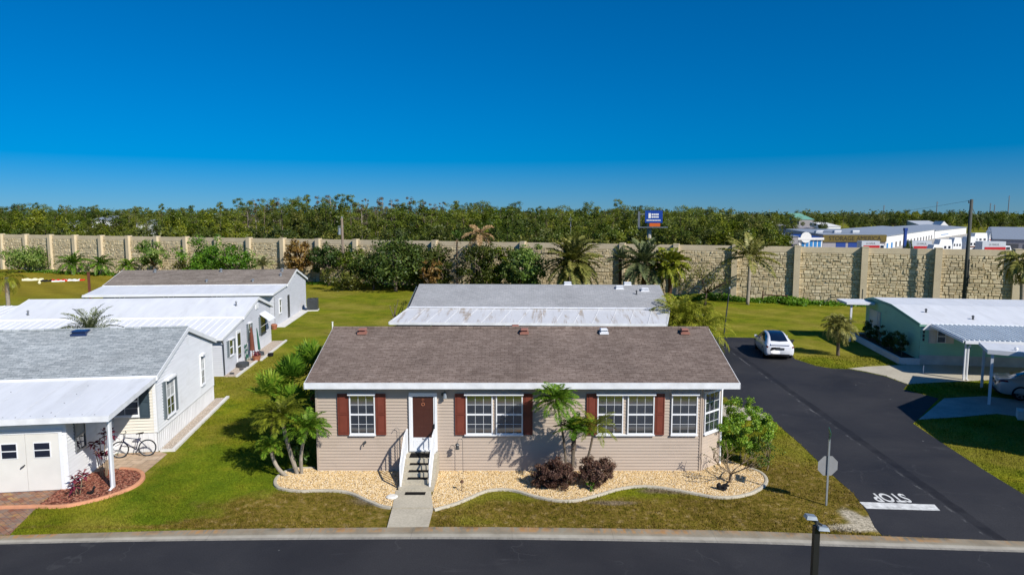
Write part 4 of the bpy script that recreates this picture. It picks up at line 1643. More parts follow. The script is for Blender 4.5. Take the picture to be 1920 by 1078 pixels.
# ------------------------------------------------------------------ grey house behind the beige one
hd = thing('grey_house', 'low house with light grey shingle roof and rust stained white awning behind the beige house', 'house', (0, 44.9, 0), R(-2.2))
xl, xr = gx(733, 44.9, 2.4), gx(1243, 44.9, 2.4)
prof = [(3.35, 3.08), (7.6, 4.35), (11.8, 3.05)]
mb = MB()
F = wall_frame((xl + .35, .25, 0), (1, 0, 0), (0, -1, 0))
W = xr - xl - .5
siding(mb, F, [(0, 0), (2.2, 0), (2.2, 2.42), (0, 2.42)])
siding(mb, wall_frame((xr - .2, .25, 0), (0, 1, 0), (1, 0, 0)), [(0, 0), (11.2, 0), (11.2, 2.95), (7.3, 4.08), (3.1, 2.9), (0, 2.42)])
siding(mb, wall_frame((xl + .35, 11.45, 0), (0, -1, 0), (-1, 0, 0)), [(0, 0), (11.2, 0), (11.2, 2.42), (8.1, 2.9), (3.9, 4.08), (0, 2.95)])
siding(mb, wall_frame((xr - .2, 11.45, 0), (-1, 0, 0), (0, 1, 0)), [(0, 0), (W, 0), (W, 2.95), (0, 2.95)])
mb.build('wall', M['slate_paint'], hd)
mb = MB()
mb.box(xl + 2.6, xr - .4, 3.0, 3.08, 0, 2.9)
mb.build('porch_wall', M['white_dirty'], hd)
F = wall_frame((xl + 2.6, .25, 0), (1, 0, 0), (0, -1, 0))
for k in range(6):
    s = k * 2.5
    mb = MB()
    mb.fbox(F, s + .05, s + 2.40, -.01, 0, .7, 2.4)
    pn = mb.build('porch_screen', M['glass_dark'], hd)
for k in range(7):
    mb = MB()
    s = k * 2.5
    mb.fbox(F, s - .05, s + .05, .005, .08, 0, 2.42)
    mb.build('post', M['white'], hd)
r = gable_roof(hd, xl + .55, xr + 1.0, [(3.3, 2.98), (7.6, 4.24), (11.8, 2.98)], .12, M['roof_light'], None)
for u, yy, m in ((1057, 7.7, 'white'), (1168, 7.7, 'white'), (1154, 6.9, 'white_dirty'), (1201, 6.5, 'white_dirty')):
    wy = 44.9 + yy
    zz = 2.98 + (min(yy, 7.6) - 3.3) * .293
    roof_vent(r, (gx(u, wy, zz), yy, zz), M[m], .5, .34, .2)
pipe_vent(r, (gx(1187, 50.6, 3.9), 5.8, 3.7), M['dark_metal'], .28, .05)
aw = MB()
a, b, c, d = (xl - .1, -.3, 2.49), (xr + .1, -.3, 2.49), (xr + .95, 3.32, 2.97), (xl + .55, 3.32, 2.97)
rib_sheet(aw, a, b, c, d, 15, .06, .02, .07)
awn = aw.build('awning', M['awning_dirty'], hd)
aw = MB()
aw.beam((xl - .1, -.33, 2.42), (xr + .1, -.33, 2.42), .04, .17)
aw.beam((xr + .14, -.33, 2.43), (xr + 1.0, 3.3, 2.91), .04, .16)
aw.beam((xl - .14, -.33, 2.43), (xl + .5, 3.3, 2.91), .04, .16)
aw.beam((xl + .55, 3.28, 3.02), (xr + 1.0, 3.28, 3.02), .3, .07)
aw.build('gutter', M['white_dirty'], awn)

# ------------------------------------------------------------------ green house on the right with its carport
OE = G(1722, 683)
he = thing('green_house', 'sea green house with white roof, ribbed carport and white planter beside the side street', 'house', OE, R(-9.0))
D, Le = 9.9, 17.0
Fg = wall_frame((0, D, 0), (0, -1, 0), (-1, 0, 0))
Ff = wall_frame((0, 0, 0), (1, 0, 0), (0, -1, 0))
mb = MB()
siding(mb, Fg, [(0, .0), (D, 0), (D, 2.62), (5.3, 3.2), (1.6, 3.2), (0, 2.95)], .35, .01)
siding(mb, Ff, [(0, .62), (Le, .62), (Le, 2.62), (0, 2.62)], .35, .01)
siding(mb, wall_frame((Le, 0, 0), (0, 1, 0), (1, 0, 0)), [(0, 0), (D, 0), (D, 2.95), (0, 2.62)], .35, .01)
siding(mb, wall_frame((Le, D, 0), (-1, 0, 0), (0, 1, 0)), [(0, 0), (Le, 0), (Le, 2.95), (0, 2.95)], .35, .01)
mb.build('wall', M['siding_green'], he)
mb = MB()
mb.fbox(Ff, .02, Le, -.02, .02, 0, .62)
for k in range(6):
    mb.fbox(Ff, .6 + k * 1.9, .85 + k * 1.9, .0205, .03, .18, .34)
mb.build('skirting', M['skirt_grey'], he)
rr = gable_roof(he, -.12, Le, [(-.12, 2.70), (4.6, 3.30), (8.3, 3.36), (D + .12, 3.04)], .12, M['white_roof'], M['green_paint'])
mb = MB()
mb.box(-.1, Le, -.165, -.157, 2.62, 2.72)
mb.build('drip_edge', M['white'], rr)
for u, v, yy in ((1733, 582, 2.6), (1816, 591, 1.1)):
    wy = OE.y + yy
    lp = to_local(he, Vector((gx(u, wy, 2.9), wy, 0)))
    pipe_vent(rr, (lp.x, yy, 2.7 + yy * .127), M['dark_metal'], .22, .06)
# side windows with white shutters
Fgl = lifted(Fg)
window(he, Fg, .95, 2.6, 1.1, 2.4, 2, 2, M['white'], M['skirt'], cap=False)
shutter(he, Fg, 2.63, 3.1, 1.05, 2.4, M['shutter_white'])
window(he, Ff, .97, 1.5, 1.45, 2.3, 1, 2, M['white'], M['glass_dark'], cap=False)
shutter(he, Ff, .5, .95, 1.42, 2.33, M['shutter_white'])
shutter(he, Ff, 1.52, 1.97, 1.42, 2.33, M['shutter_white'])
mb = MB()
mb.fbox(lifted(Ff), 6.3, 7.3, 0, .03, .62, 2.4)
mb.build('door', M['storage_blue'], he)
mb = MB()
for k, z in enumerate((1.55, 1.8, 2.05)):
    mb.fbox(lifted(Ff), .14, .24, 0, .025, z, z + .17)
mb.build('number_plate', M['dark_metal'], he)
# carport
cz0, cz1, cd = 2.60, 2.36, -4.35
cx0, cx1 = .75, 14.0
mb = MB()
rib_sheet(mb, (cx0 - .15, cd, cz1), (cx1, cd, cz1), (cx1, -.16, cz0), (cx0 - .2, -.16, cz0), 50, .10, .095, .04)
cp = mb.build('carport_roof', M['awning_grey'], he)
mb = MB()
mb.box(cx0 - .1, cx1, cd - .05, cd - .005, cz1 - .16, cz1 + .03)
mb.beam((cx0 - .19, cd, cz1 - .04), (cx0 - .24, -.16, cz0 - .04), .05, .15)
mb.build('gutter', M['white'], cp)
mb = MB()
mb.add([Ff(.05, .16, cz0 - .32), Ff(.9, .17, cz0 - .32), Ff(.4, .17, cz0 + .12), Ff(.05, .03, cz0 - .32), Ff(.9, .03, cz0 - .32), Ff(.4, .03, cz0 + .12)],
       [(0, 1, 2), (5, 4, 3), (0, 3, 4, 1), (1, 4, 5, 2), (2, 5, 3, 0)])
mb.build('gable_end', M['white'], cp)
for k, (x, y) in enumerate(((cx0 + .12, cd + .25), (cx0 + 5.6, cd + .25), (cx1 - .3, cd + .25))):
    mb = MB()
    mb.box(x - .10, x - .02, y - .05, y + .05, 0, cz1 - .02)
    mb.tube([(x + .1, y - .02, cz1 - .08), (x + .16, y - .05, cz1 - .3), (x + .09, y, cz1 - .42), (x + .09, y, .08), (x + .12, y - .14, .04)], .055, 8)
    mb.build('post', M['white'], cp)
# small patio roof at the back corner
mb = MB()
mb.slab((-2.2, D - 2.4, 3.02), (-.2, D - 2.4, 3.02), (-.2, D + .1, 3.0), (-2.2, D + .1, 3.0), .16)
pr = mb.build('patio_roof', M['white_dirty'], he)
mb = MB()
mb.box(-1.85, -1.72, D - 2.2, D - 2.07, 0, 2.85)
mb.build('post', M['white_dirty'], pr)
# white planter along the side wall
mb = MB()
for x0, x1, y0, y1 in ((-1.25, -1.1, -.2, D - .4), (-1.095, 0, -.2, -.05), (-1.095, 0, D - .55, D - .4)):
    mb.box(x0, x1, y0, y1, 0, .42)
pl_ = mb.build('planter', M['concrete_white'], he)
mb = MB()
mb.box(-1.095, -.01, -.045, D - .56, 0, .33)
mb.build('soil', M['mulch'], pl_)

# ------------------------------------------------------------------ house beyond the right edge of the picture with its carport
hf = thing('white_house', 'white house by the shaded right hand lawn, its carport over a silver car', 'house', (24.1, 34.0, 0), R(-30))
D = 8.6
Lf = 12.0
x0 = 1.9
F1 = wall_frame((x0, -D, 0), (1, 0, 0), (0, -1, 0))
mb = MB()
Fw = wall_frame((x0, 0, 0), (0, -1, 0), (-1, 0, 0))
siding(mb, Fw, [(0, 0), (D, 0), (D, 3.1), (D / 2, 4.3), (0, 3.1)])
siding(mb, F1, [(0, 0), (Lf, 0), (Lf, 3.1), (0, 3.1)])
siding(mb, wall_frame((x0 + Lf, 0, 0), (-1, 0, 0), (0, 1, 0)), [(0, 0), (Lf, 0), (Lf, 3.1), (0, 3.1)])
siding(mb, wall_frame((x0 + Lf, -D, 0), (0, 1, 0), (1, 0, 0)), [(0, 0), (D, 0), (D, 3.1), (D / 2, 4.3), (0, 3.1)])
mb.build('wall', M['siding_white'], hf)
gable_roof(hf, x0 - .25, x0 + Lf + .3, [(-D - .4, 3.08), (-D / 2, 4.45), (.35, 3.08)], .12, M['roof_grey'], M['white'])
mb = MB()
mb.slab((0, -.05, 2.84), (9, -.05, 2.84), (9, 4.4, 2.5), (0, 4.4, 2.5), .07)
cpf = mb.build('carport_roof', M['white_roof'], hf)
mb = MB()
mb.box(-.03, 9, -.09, -.055, 2.64, 2.86)
mb.beam((-.03, -.07, 2.77), (-.03, 4.45, 2.43), .05, .17)
mb.box(-.03, 9, 4.41, 4.45, 2.33, 2.52)
mb.build('gutter', M['white'], cpf)
for x, y in ((.2, .05), (.2, 4.1), (5.0, 4.1)):
    mb = MB()
    h = 2.78 - y * .077
    mb.box(x - .06, x + .06, y - .06, y + .06, 0, h)
    mb.build('post', M['white'], cpf)
pipe_vent(cpf, (1.25, .9, 2.76), M['white_dirty'], .12, .06)
mb = MB()
mb.box(3.3, 8.9, 4.0, 4.06, .75, .95)
mb.box(3.3, 8.9, 4.0, 4.06, 1.1, 1.5)
mb.box(3.3, 8.9, 4.0, 4.06, .1, .65)
mb.build('side_panel', M['white_dirty'], cpf)
mb = MB()
bx = to_local(hf, G(1908, 787))
mb.box(bx.x, bx.x + 3, bx.y, bx.y + .7, 0, .42)
mb.box(bx.x + .15, bx.x + 2.85, bx.y + .15, bx.y + .55, .421, .46)
mb.build('planter', M['concrete_white'], hf)

# ------------------------------------------------------------------ vegetation generators
def unit(a):
    return a / np.maximum(np.linalg.norm(a, axis=-1, keepdims=True), 1e-9)


def leaf_quads(C, length, width, bias=(0, 0, .5), spread=1.0, r=None):
    """Diamond leaves at points C with random poses; bias leans their faces (mostly up)."""
    r = r or rng
    n = len(C)
    nrm = unit(r.normal(0, spread, (n, 3)) + np.asarray(bias))
    a = unit(np.cross(nrm, r.normal(0, 1, (n, 3))))
    b = np.cross(nrm, a)
    L = (length * r.uniform(.6, 1.35, n))[:, None]
    Wd = (width * r.uniform(.6, 1.35, n))[:, None]
    return np.stack([C - a * L / 2, C + b * Wd / 2 + a * L * .05, C + a * L / 2, C - b * Wd / 2 + a * L * .05], 1)


def outward(C, ctr, rad, k=1.0, up=.25):
    """Leaf bias that follows the crown's own form, so that its sunny and shady sides read."""
    d = unit((C - np.array(ctr)) / np.array(rad))
    return d * k + np.array([0, 0, up])


def cluster_points(centres, radii, per, r=None, squash=.8):
    r = r or rng
    out = []
    for c, ra in zip(centres, radii):
        n = max(3, int(per * r.uniform(.7, 1.3)))
        d = unit(r.normal(0, 1, (n, 3))) * (r.uniform(0, 1, (n, 1)) ** .45) * ra
        d[:, 2] *= squash
        out.append(c + d)
    return np.vstack(out)


def blob_clusters(W, Wy, z0, z1, n, r=None, bottom=.25, lobes=4):
    """Cluster centres of an uneven broad crown: a few lobes of different height and reach."""
    r = r or rng
    H = z1 - z0
    pts, rad = [], []
    lob = [(r.uniform(-.26, .26) * W, r.uniform(-.26, .26) * Wy, z0 + H * r.uniform(.4, .62), r.uniform(.6, .9)) for _ in range(lobes)]
    lob.append((0, 0, z0 + H * .5, 1.))
    while len(pts) < n:
        lx, ly, lz, s = lob[r.integers(len(lob))]
        d = unit(r.normal(0, 1, 3)) * r.uniform(.35, 1) ** .5
        p = np.array([lx + d[0] * W * .5 * s * .8, ly + d[1] * Wy * .5 * s * .8, lz + d[2] * H * .5 * s])
        if p[2] < z0 + .02 * H or p[2] > z1:
            continue
        pts.append(p)
        rad.append(r.uniform(.7, 1.2))
    return np.array(pts), np.array(rad)


def limb_tubes(mb, base, fork, tips, r0, seg=6, mi=0, bend=.15):
    base, fork = Vector(base), Vector(fork)
    mid = base.lerp(fork, .5) + Vector((random.uniform(-1, 1), random.uniform(-1, 1), 0)) * bend * (fork - base).length * .4
    mb.tube([base, base.lerp(mid, .5), mid, fork], [r0 * 1.25, r0, r0 * .9, r0 * .75], seg, mi)
    for t in tips:
        t = Vector(t)
        m = fork.lerp(t, .5) + Vector((random.uniform(-1, 1), random.uniform(-1, 1), random.uniform(-.2, .8))) * bend * (t - fork).length
        mb.tube([fork, m, t], [r0 * .55, r0 * .38, r0 * .14], 5, mi)


def broad_tree(name, label, cat, loc, W, H, trunk_h, mat, bark='bark', n=46, per=34, leaf=.16, Wy=None, group=None, low=None, trunk_r=None, cl=None):
    """Tree or shrub: forked trunk and a crown of separate leaves. Built round its own base."""
    o = thing(name, label, cat, loc, 0, group)
    Wy = Wy or W
    z0 = low if low is not None else trunk_h * .7
    cs, ra = blob_clusters(W, Wy, z0, H, n)
    cl = cl or W * .14
    C = cluster_points(cs, ra * cl, per)
    V = leaf_quads(C, leaf, leaf * .55, outward(C, (0, 0, (z0 + H) / 2), (W / 2, Wy / 2, (H - z0) / 2)), .75)
    mb = MB()
    tips = [tuple(cs[i]) for i in rng.choice(len(cs), min(9, len(cs)), replace=False)]
    limb_tubes(mb, (0, 0, -.05), (random.uniform(-.05, .05) * W, 0, max(trunk_h, .15)), tips, trunk_r or max(.025, .03 * H))
    mb.build('trunk', M[bark], o, smooth=True)
    quads_mesh('crown', V, M[mat], o)
    return o


def shrub(label, u, v, W, H, mat, n=30, per=34, leaf=.11, group=None, name='shrub', cat='shrub', Wy=None, loc=None, cl=None):
    loc = loc or G(u, v)
    o = broad_tree(name, label, cat, loc, W, H, H * .25, mat, 'twig', n, per, leaf, Wy, group, low=.02, trunk_r=.03, cl=cl)
    return o


def frond_quads(base, az, el, L, droop, lw, k, curl=.35, r=None, vshape=.45, w=.035, tipdrop=.3, power=1.4, lwid=1.):
    """One feather frond: a curved rachis with leaflets on both sides."""
    r = r or rng
    m = 16
    ts = np.linspace(0, 1, m + 1)
    e = el - droop * ts ** power
    h = np.array([math.cos(az), math.sin(az), 0])
    side = np.array([-math.sin(az), math.cos(az), 0])
    step = np.stack([h[None] * np.cos(e)[:, None] + np.array([0, 0, 1])[None] * np.sin(e)[:, None]], 0)[0]
    pts = np.vstack([np.zeros(3), np.cumsum(step[:-1] * (L / m), 0)]) + np.array(base)
    tw = r.normal(0, .25)
    side = side * math.cos(tw) + np.array([0, 0, 1]) * math.sin(tw)
    Q = []
    rw = w * L / 2.2
    for i in range(m):
        a, b = pts[i], pts[i + 1]
        wa, wb = rw * (1 - ts[i] * .8), rw * (1 - ts[i + 1] * .8)
        Q.append([a - side * wa * .5, a + side * wa * .5, b + side * wb * .5, b - side * wb * .5])
    tt = np.linspace(.14, .99, k) + r.normal(0, .006, k)
    for t in tt:
        x = min(max(t, 0), .999) * m
        i = int(x)
        f = x - i
        p = pts[i] * (1 - f) + pts[min(i + 1, m)] * f
        tan = unit(step[min(i, m - 1)])
        up = np.cross(side, tan)
        up = up if up[2] > 0 else -up
        prof = (math.sin(math.pi * min(1, (t * .9 + .12))) ** .6) * (1 if t < .8 else 1 - .45 * (t - .8) / .2)
        for s in (-1, 1):
            ln = lw * prof * r.uniform(.85, 1.12)
            d = unit(side * s * .85 + tan * (.45 + .4 * t) + up * vshape * r.uniform(.4, 1.2) + r.normal(0, .07, 3))
            tip = p + d * ln - np.array([0, 0, tipdrop * ln * r.uniform(.5, 1.3)])
            mid = p + d * ln * .5 + np.array([0, 0, .03 * ln])
            ww = (.045 * lw * .9 + .008) * lwid
            Q.append([p, mid - tan * ww, tip, mid + tan * ww])
    return Q


def palm_crown(top, n, L, lw, k, els, droop, r=None, **kw):
    """n feather fronds spread round the trunk top; els = (lowest, highest) starting elevation."""
    r = r or rng
    Q = []
    for i in range(n):
        f = i / max(n - 1, 1)
        az = i * 2.39996 + r.normal(0, .15)
        el = els[0] + (els[1] - els[0]) * f + r.normal(0, .08)
        Q += frond_quads(top, az, el, L * r.uniform(.85, 1.1) * (1 - .12 * f), droop * r.uniform(.8, 1.15), lw, k, r=r, **kw)
    return np.array(Q)


def fan_leaf(base, az, el, stem, rad, k, r=None, droop=.25):
    """One fan leaf: stalk and a folded half disc of blades."""
    r = r or rng
    h = np.array([math.cos(az) * math.cos(el), math.sin(az) * math.cos(el), math.sin(el)])
    side = np.array([-math.sin(az), math.cos(az), 0])
    up = np.cross(h, side)
    b = np.array(base)
    c = b + h * stem - np.array([0, 0, droop * stem * .3])
    Q = [[b - side * .02, b + side * .02, c + side * .012, c - side * .012]]
    for q in np.linspace(-1.9, 1.9, k):
        d = unit(h * math.cos(q) + side * math.sin(q) + up * (.1 + .25 * abs(math.sin(q))) * r.uniform(.4, 1.4) + r.normal(0, .04, 3))
        ln = rad * (1 - .22 * abs(q) / 1.9) * r.uniform(.9, 1.06)
        tip = c + d * ln - np.array([0, 0, droop * ln * r.uniform(.5, 1.2)])
        mid = c + d * ln * .55
        pw = unit(np.cross(d, up)) * rad * .048
        Q.append([c, mid - pw, tip, mid + pw])
    return Q


def curved_trunk(mb, a, b, r0, r1, bend=(0, 0, 0), n=9, seg=9, mi=0, rough=.08):
    a, b, bend = Vector(a), Vector(b), Vector(bend)
    pts, rad = [], []
    for i in range(n + 1):
        t = i / n
        pts.append(a.lerp(b, t) + bend * math.sin(math.pi * t))
        rad.append((r0 + (r1 - r0) * t) * (1 + random.uniform(-rough, rough)))
    mb.tube(pts, rad, seg, mi)


def palm(label, base, top, r0, r1, crown, mat, bark='bark_pale', bend=(0, 0, 0), group=None, boots=0, husk=None, name='palm_tree', dead=0, dead_len=1.2, bootw=1.8):
    """Palm: trunk (with leaf boots), crown of fronds, hanging dead skirt."""
    base = Vector(base)
    o = thing(name, label, 'palm', base, 0, group)
    t = Vector(top) - base
    mb = MB()
    curved_trunk(mb, (0, 0, -.05), t, r0, r1, bend, 12, 9)
    if boots:
        for i in range(18):
            q = i / 18
            p = t * (1 - boots * q) + Vector(bend) * math.sin(math.pi * (1 - boots * q))
            az = i * 2.4
            d = Vector((math.cos(az), math.sin(az), .9)).normalized()
            mb.beam(p, p + d * r1 * bootw * (1.1 - .4 * q), r1 * .7, r1 * .3, 1)
    mb.build('trunk', [M[bark], M[husk or 'husk']], o, smooth=not boots)
    quads_mesh('crown', crown(np.array(t)), M[mat], o)
    if dead:
        Q = []
        for i in range(dead):
            Q += frond_quads(np.array(t) - np.array([0, 0, .1]), i * 2.1 + .6, -.5 - .25 * (i % 3), dead_len, 1.0, dead_len * .28, 14, w=.05)
        quads_mesh('dead_frond', np.array(Q), M['frond_dead'], o)
    return o


# ------------------------------------------------------------------ palms left of the beige house
PG = 'pygmy date palms at the left corner of the beige house'
yb0 = 24.45
def pygmy(n, L, k=26, lo=-.05, hi=1.3, droop=1.35, lw=.27):
    return lambda t: palm_crown(t, int(n * 1.1), L, lw, k, (lo, hi), droop, vshape=.25, tipdrop=.3, lwid=1.05)


b0 = G(547, 893)
palm('short pygmy date palm leaning far left out of the gravel bed, smallest of its trio', G(541, 893), atY(507, 838, b0.y - .1), .075, .07,
     pygmy(24, .72, lw=.2), 'palm_lush', 'bark_pale', (-.12, 0, -.12), None, .3)
palm('tall pygmy date palm with drooping yellow green crown, middle of the corner trio', G(559, 889), atY(528, 784, b0.y - .1), .085, .065,
     pygmy(28, 1.28, 34, .15, 1.3, 1.25, lw=.28), 'palm_yellow', 'bark_pale', (-.05, 0, 0), None, .3)
palm('pygmy date palm with a full dark green crown in front of the house corner', G(566, 889), atY(576, 806, b0.y - .25), .07, .055,
     pygmy(30, 1.1, 34, .1, 1.3, 1.25, lw=.27), 'palm_lush', 'bark_pale', (-.12, 0, 0), None, .3)
shrub('low broad leaved green plant in the shade of the palms by the house corner', 0, 0, 1.3, 1.5, 'shrub_mid', 18, 26, .16, loc=Vector((-8.1, 25.5, 0)))

# bright stiff fan palms behind them, along the house's left wall
for i, (lab, x, y, h, s) in enumerate((('bright fan palm with stiff leaves standing close to the house wall under the eave', -8.8, 29.3, 2.85, 1.0),
                                       ('bright fan palm in the middle of the row beside the house wall', -9.25, 28.0, 2.55, 1.0),
                                       ('fan palm at the lawn edge, leftmost of the row beside the house', -9.85, 27.3, 2.15, .9),
                                       ('low fan palm in the shade behind the pygmy date palms', -8.8, 26.6, 1.9, .85))):
    def cr(t, s=s):
        Q = []
        for k in range(16):
            Q += fan_leaf(t, k * 2.4, .35 + 1.2 * (k / 16) + rng.normal(0, .1), .7 * s * rng.uniform(.8, 1.25), .82 * s, 20, droop=.12)
        return np.array(Q)
    palm(lab, (x, y, 0), (x + .05, y, h), .11, .10, cr, 'palm_lush', 'husk', (0, 0, 0), None, .8, bootw=1.6)

# ------------------------------------------------------------------ trio of pygmy dates in front of the house
y1 = 23.55
palm('tallest front pygmy date palm with a round green crown reaching the eave', (gx(1062, y1), y1, 0), atY(1043, 752, y1), .048, .042,
     pygmy(40, 1.0, 36, -.3, 1.3, 1.2, .24), 'palm_lush', 'bark', (.10, 0, 0), None, .12)
palm('short thick pygmy date palm with shaggy brown trunk between the two burgundy shrubs', (gx(1071, y1), y1 - .05, 0), atY(1077, 806, y1), .05, .085,
     pygmy(34, .86, 32, .05, 1.3, 1.0, .22), 'palm_lush', 'bark', (0, 0, 0), None, .42, bootw=2.0)
palm('thin front palm with sparse yellow fronds in front of a red shutter', (gx(1078, y1), y1 + .05, 0), atY(1114, 800, y1), .045, .04,
     pygmy(22, 1.02, 30, -.3, 1.1, .95, .19), 'palm_yellow', 'bark', (.10, 0, -.10), None, .2)
for lab, u, v, W, H in (('large burgundy leaved shrub at the foot of the front palms, left one', 1046, 921, 1.75, 1.12),
                        ('round burgundy leaved shrub with green shoots at its foot, right of the front palms', 1114, 919, 1.36, 1.15)):
    shrub(lab, u, v - 4, W, H, 'burgundy', 80, 120, .066, Wy=W * .8, cl=.15)
shrub('small burgundy shrub on the left side of the front palms', 1016, 914, .72, 1.0, 'burgundy', 30, 60, .08, cl=.14)
shrub('tuft of bright green shoots growing through the right burgundy shrub', 1107, 921, .42, .42, 'shrub_bright', 10, 16, .09)

# right corner of the house
shrub('tall bright green shrub behind the right corner of the beige house', 0, 0, 2.5, 2.45, 'shrub_bright', 120, 130, .085, loc=Vector((9.05, 26.2, 0)), Wy=2.6, cl=.2)
shrub('sparse dull green shrub at the lawn edge right of the tall bright shrub', 0, 0, 1.7, 1.5, 'shrub_mid', 44, 30, .08, loc=Vector((9.65, 25.0, 0)), cl=.18)


def bare_shrub(label, base, H, W):
    o = thing('bare_shrub', label, 'shrub', base)
    mb = MB()
    tips = []

    def grow(p, d, L, r, dep):
        q = p + d * L
        mb.tube([p, p.lerp(q, .5) + Vector((random.uniform(-1, 1), random.uniform(-1, 1), 0)) * L * .08, q], [r, r * .8, r * .6], 5)
        if dep == 0:
            tips.append(q)
            return
        for _ in range(3 if dep > 1 else 2):
            nd = (d + Vector((random.uniform(-1, 1), random.uniform(-1, 1), random.uniform(-.25, .5))) * .75).normalized()
            grow(q, nd, L * random.uniform(.6, .85), r * .6, dep - 1)
    grow(Vector((0, 0, -.03)), Vector((.05, .1, 1)).normalized(), H * .28, .05, 0) if False else None
    t0 = Vector((.04, .02, H * .28))
    mb.tube([(0, 0, -.03), (.02, 0, H * .14), t0], [.065, .055, .05], 7)
    for k in range(5):
        a = k * 1.257 + .4
        grow(t0, Vector((math.cos(a) * W, math.sin(a) * W, .75)).normalized(), H * .36, .034, 3)
    mb.build('trunk', M['twig'], o, smooth=True)
    C = np.array([tuple(t) for t in tips])
    C = cluster_points(C[::2], np.full(len(C[::2]), .06), 4)
    quads_mesh('crown', leaf_quads(C, .08, .04), M['olive'], o)
    return o


bare_shrub('leafless branching shrub in the gravel at the right end of the bed', G(1368, 906), 1.25, 1.15)

# crimson ti plants by the left house
def ti_plant(label, base, H, n, W, stems):
    o = thing('ti_plant', label, 'plant', base)
    mb = MB()
    Q = []
    for s in range(stems):
        a = s * 2.4
        tip = np.array([math.cos(a) * W * .4, math.sin(a) * W * .4, H * (1 - .18 * (s % 3))])
        mb.tube([(tip[0] * .3, tip[1] * .3, -.02), (tip[0] * .7, tip[1] * .7, tip[2] * .5), tuple(tip)], [.018, .016, .013], 5)
        for k in range(n):
            az, el = k * 2.4 + s, .9 - 1.2 * rng.uniform(0, 1)
            d = np.array([math.cos(az) * math.cos(el), math.sin(az) * math.cos(el), math.sin(el)])
            b = tip - np.array([0, 0, .035 * k * .5])
            ln = rng.uniform(.22, .36)
            sd = unit(np.cross(d, [0, 0, 1])) * .045
            e = b + d * ln - np.array([0, 0, ln * .35])
            Q.append([b, b + d * ln * .5 - sd, e, b + d * ln * .5 + sd])
    mb.build('stem', M['twig'], o)
    quads_mesh('crown', np.array(Q), M['ti_red'], o)


ti_plant('tall crimson leaved plant with bare stems beside the white carport post', G(196, 893), 1.65, 13, .75, 7)
ti_plant('small crimson leaved plant at the corner of the shed in red mulch', G(146, 928), .75, 12, .5, 4)

# cycad palm peeping over the blue grey roof
cy = Vector((gx(172, 37.0, 3), 36.9, 0))
palm('grey green feather palm rising behind the ridge of the blue grey roof', cy, cy + Vector((0, 0, 3.2)), .16, .15,
     lambda t: palm_crown(t, 30, 2.1, .34, 34, (.1, 1.3), .9, vshape=.5, tipdrop=.1), 'palm_grey', 'husk')

# palm on the right lawn by the green house
pb_ = G(1571, 667)
palm('bushy double stemmed palm on the lawn in front of the green house', pb_, pb_ + Vector((-.05, 0, 2.05)), .12, .10,
     lambda t: np.concatenate([palm_crown(t + np.array([dx, 0, dz]), 34, 1.3, .36, 30, (-.9, 1.35), 1.35, vshape=.15, tipdrop=.45) for dx, dz in ((-.2, .1), (.3, -.1))]),
     'palm_dull', 'bark', (0, 0, 0))
for lab, x, y, W, H, m in (('dark rounded shrub in the white planter, near its back end', -.55, 7.3, 1.0, 1.35, 'shrub_dark'),
                           ('thin grey green shrub with upright sprigs in the white planter', -.55, 5.2, .9, 1.75, 'olive'),
                           ('low dark shrub in the middle of the white planter', -.6, 3.3, .9, 1.0, 'shrub_dark'),
                           ('large dark pointed shrub at the front corner of the white planter', -.55, 1.35, 1.15, 1.75, 'shrub_dark')):
    c_, s_ = math.cos(he.rotation_euler.z), math.sin(he.rotation_euler.z)
    loc = Vector((OE.x + x * c_ - y * s_, OE.y + x * s_ + y * c_, .33))
    shrub(lab, 0, 0, W * 1.2, H * 1.1, m, 34 if m != 'olive' else 16, 44 if m != 'olive' else 22, .12, loc=loc)

# ------------------------------------------------------------------ the tall stone wall
def wall_at(u):
    """Point of the wall's foot line seen at photo column u."""
    k = (u - 960) / FPX
    A = Vector((-89.0, 119.0, 0)); B = Vector((50.0, 68.0, 0))
    d = B - A
    # x = k * (y*CP + CAM_Z*SP)
    t = (k * (A.y * CP + CAM_Z * SP) - A.x) / (d.x - k * d.y * CP)
    return A + d * t


WU = [-84, -38, 9, 54, 100, 146, 195, 246, 299, 353, 412, 471, 534, 600, 670, 742, 817, 898, 981, 1072, 1166, 1266, 1375, 1491, 1616, 1752, 1899, 2062, 2240]
wp = [wall_at(u) for u in WU]
wd = (wp[-1] - wp[0]).normalized()
wang = math.atan2(wd.y, wd.x)
WH = 6.05
sw = thing('sound_wall', 'tall tan stone patterned noise wall running across the back of the field', 'wall', wp[0], wang)


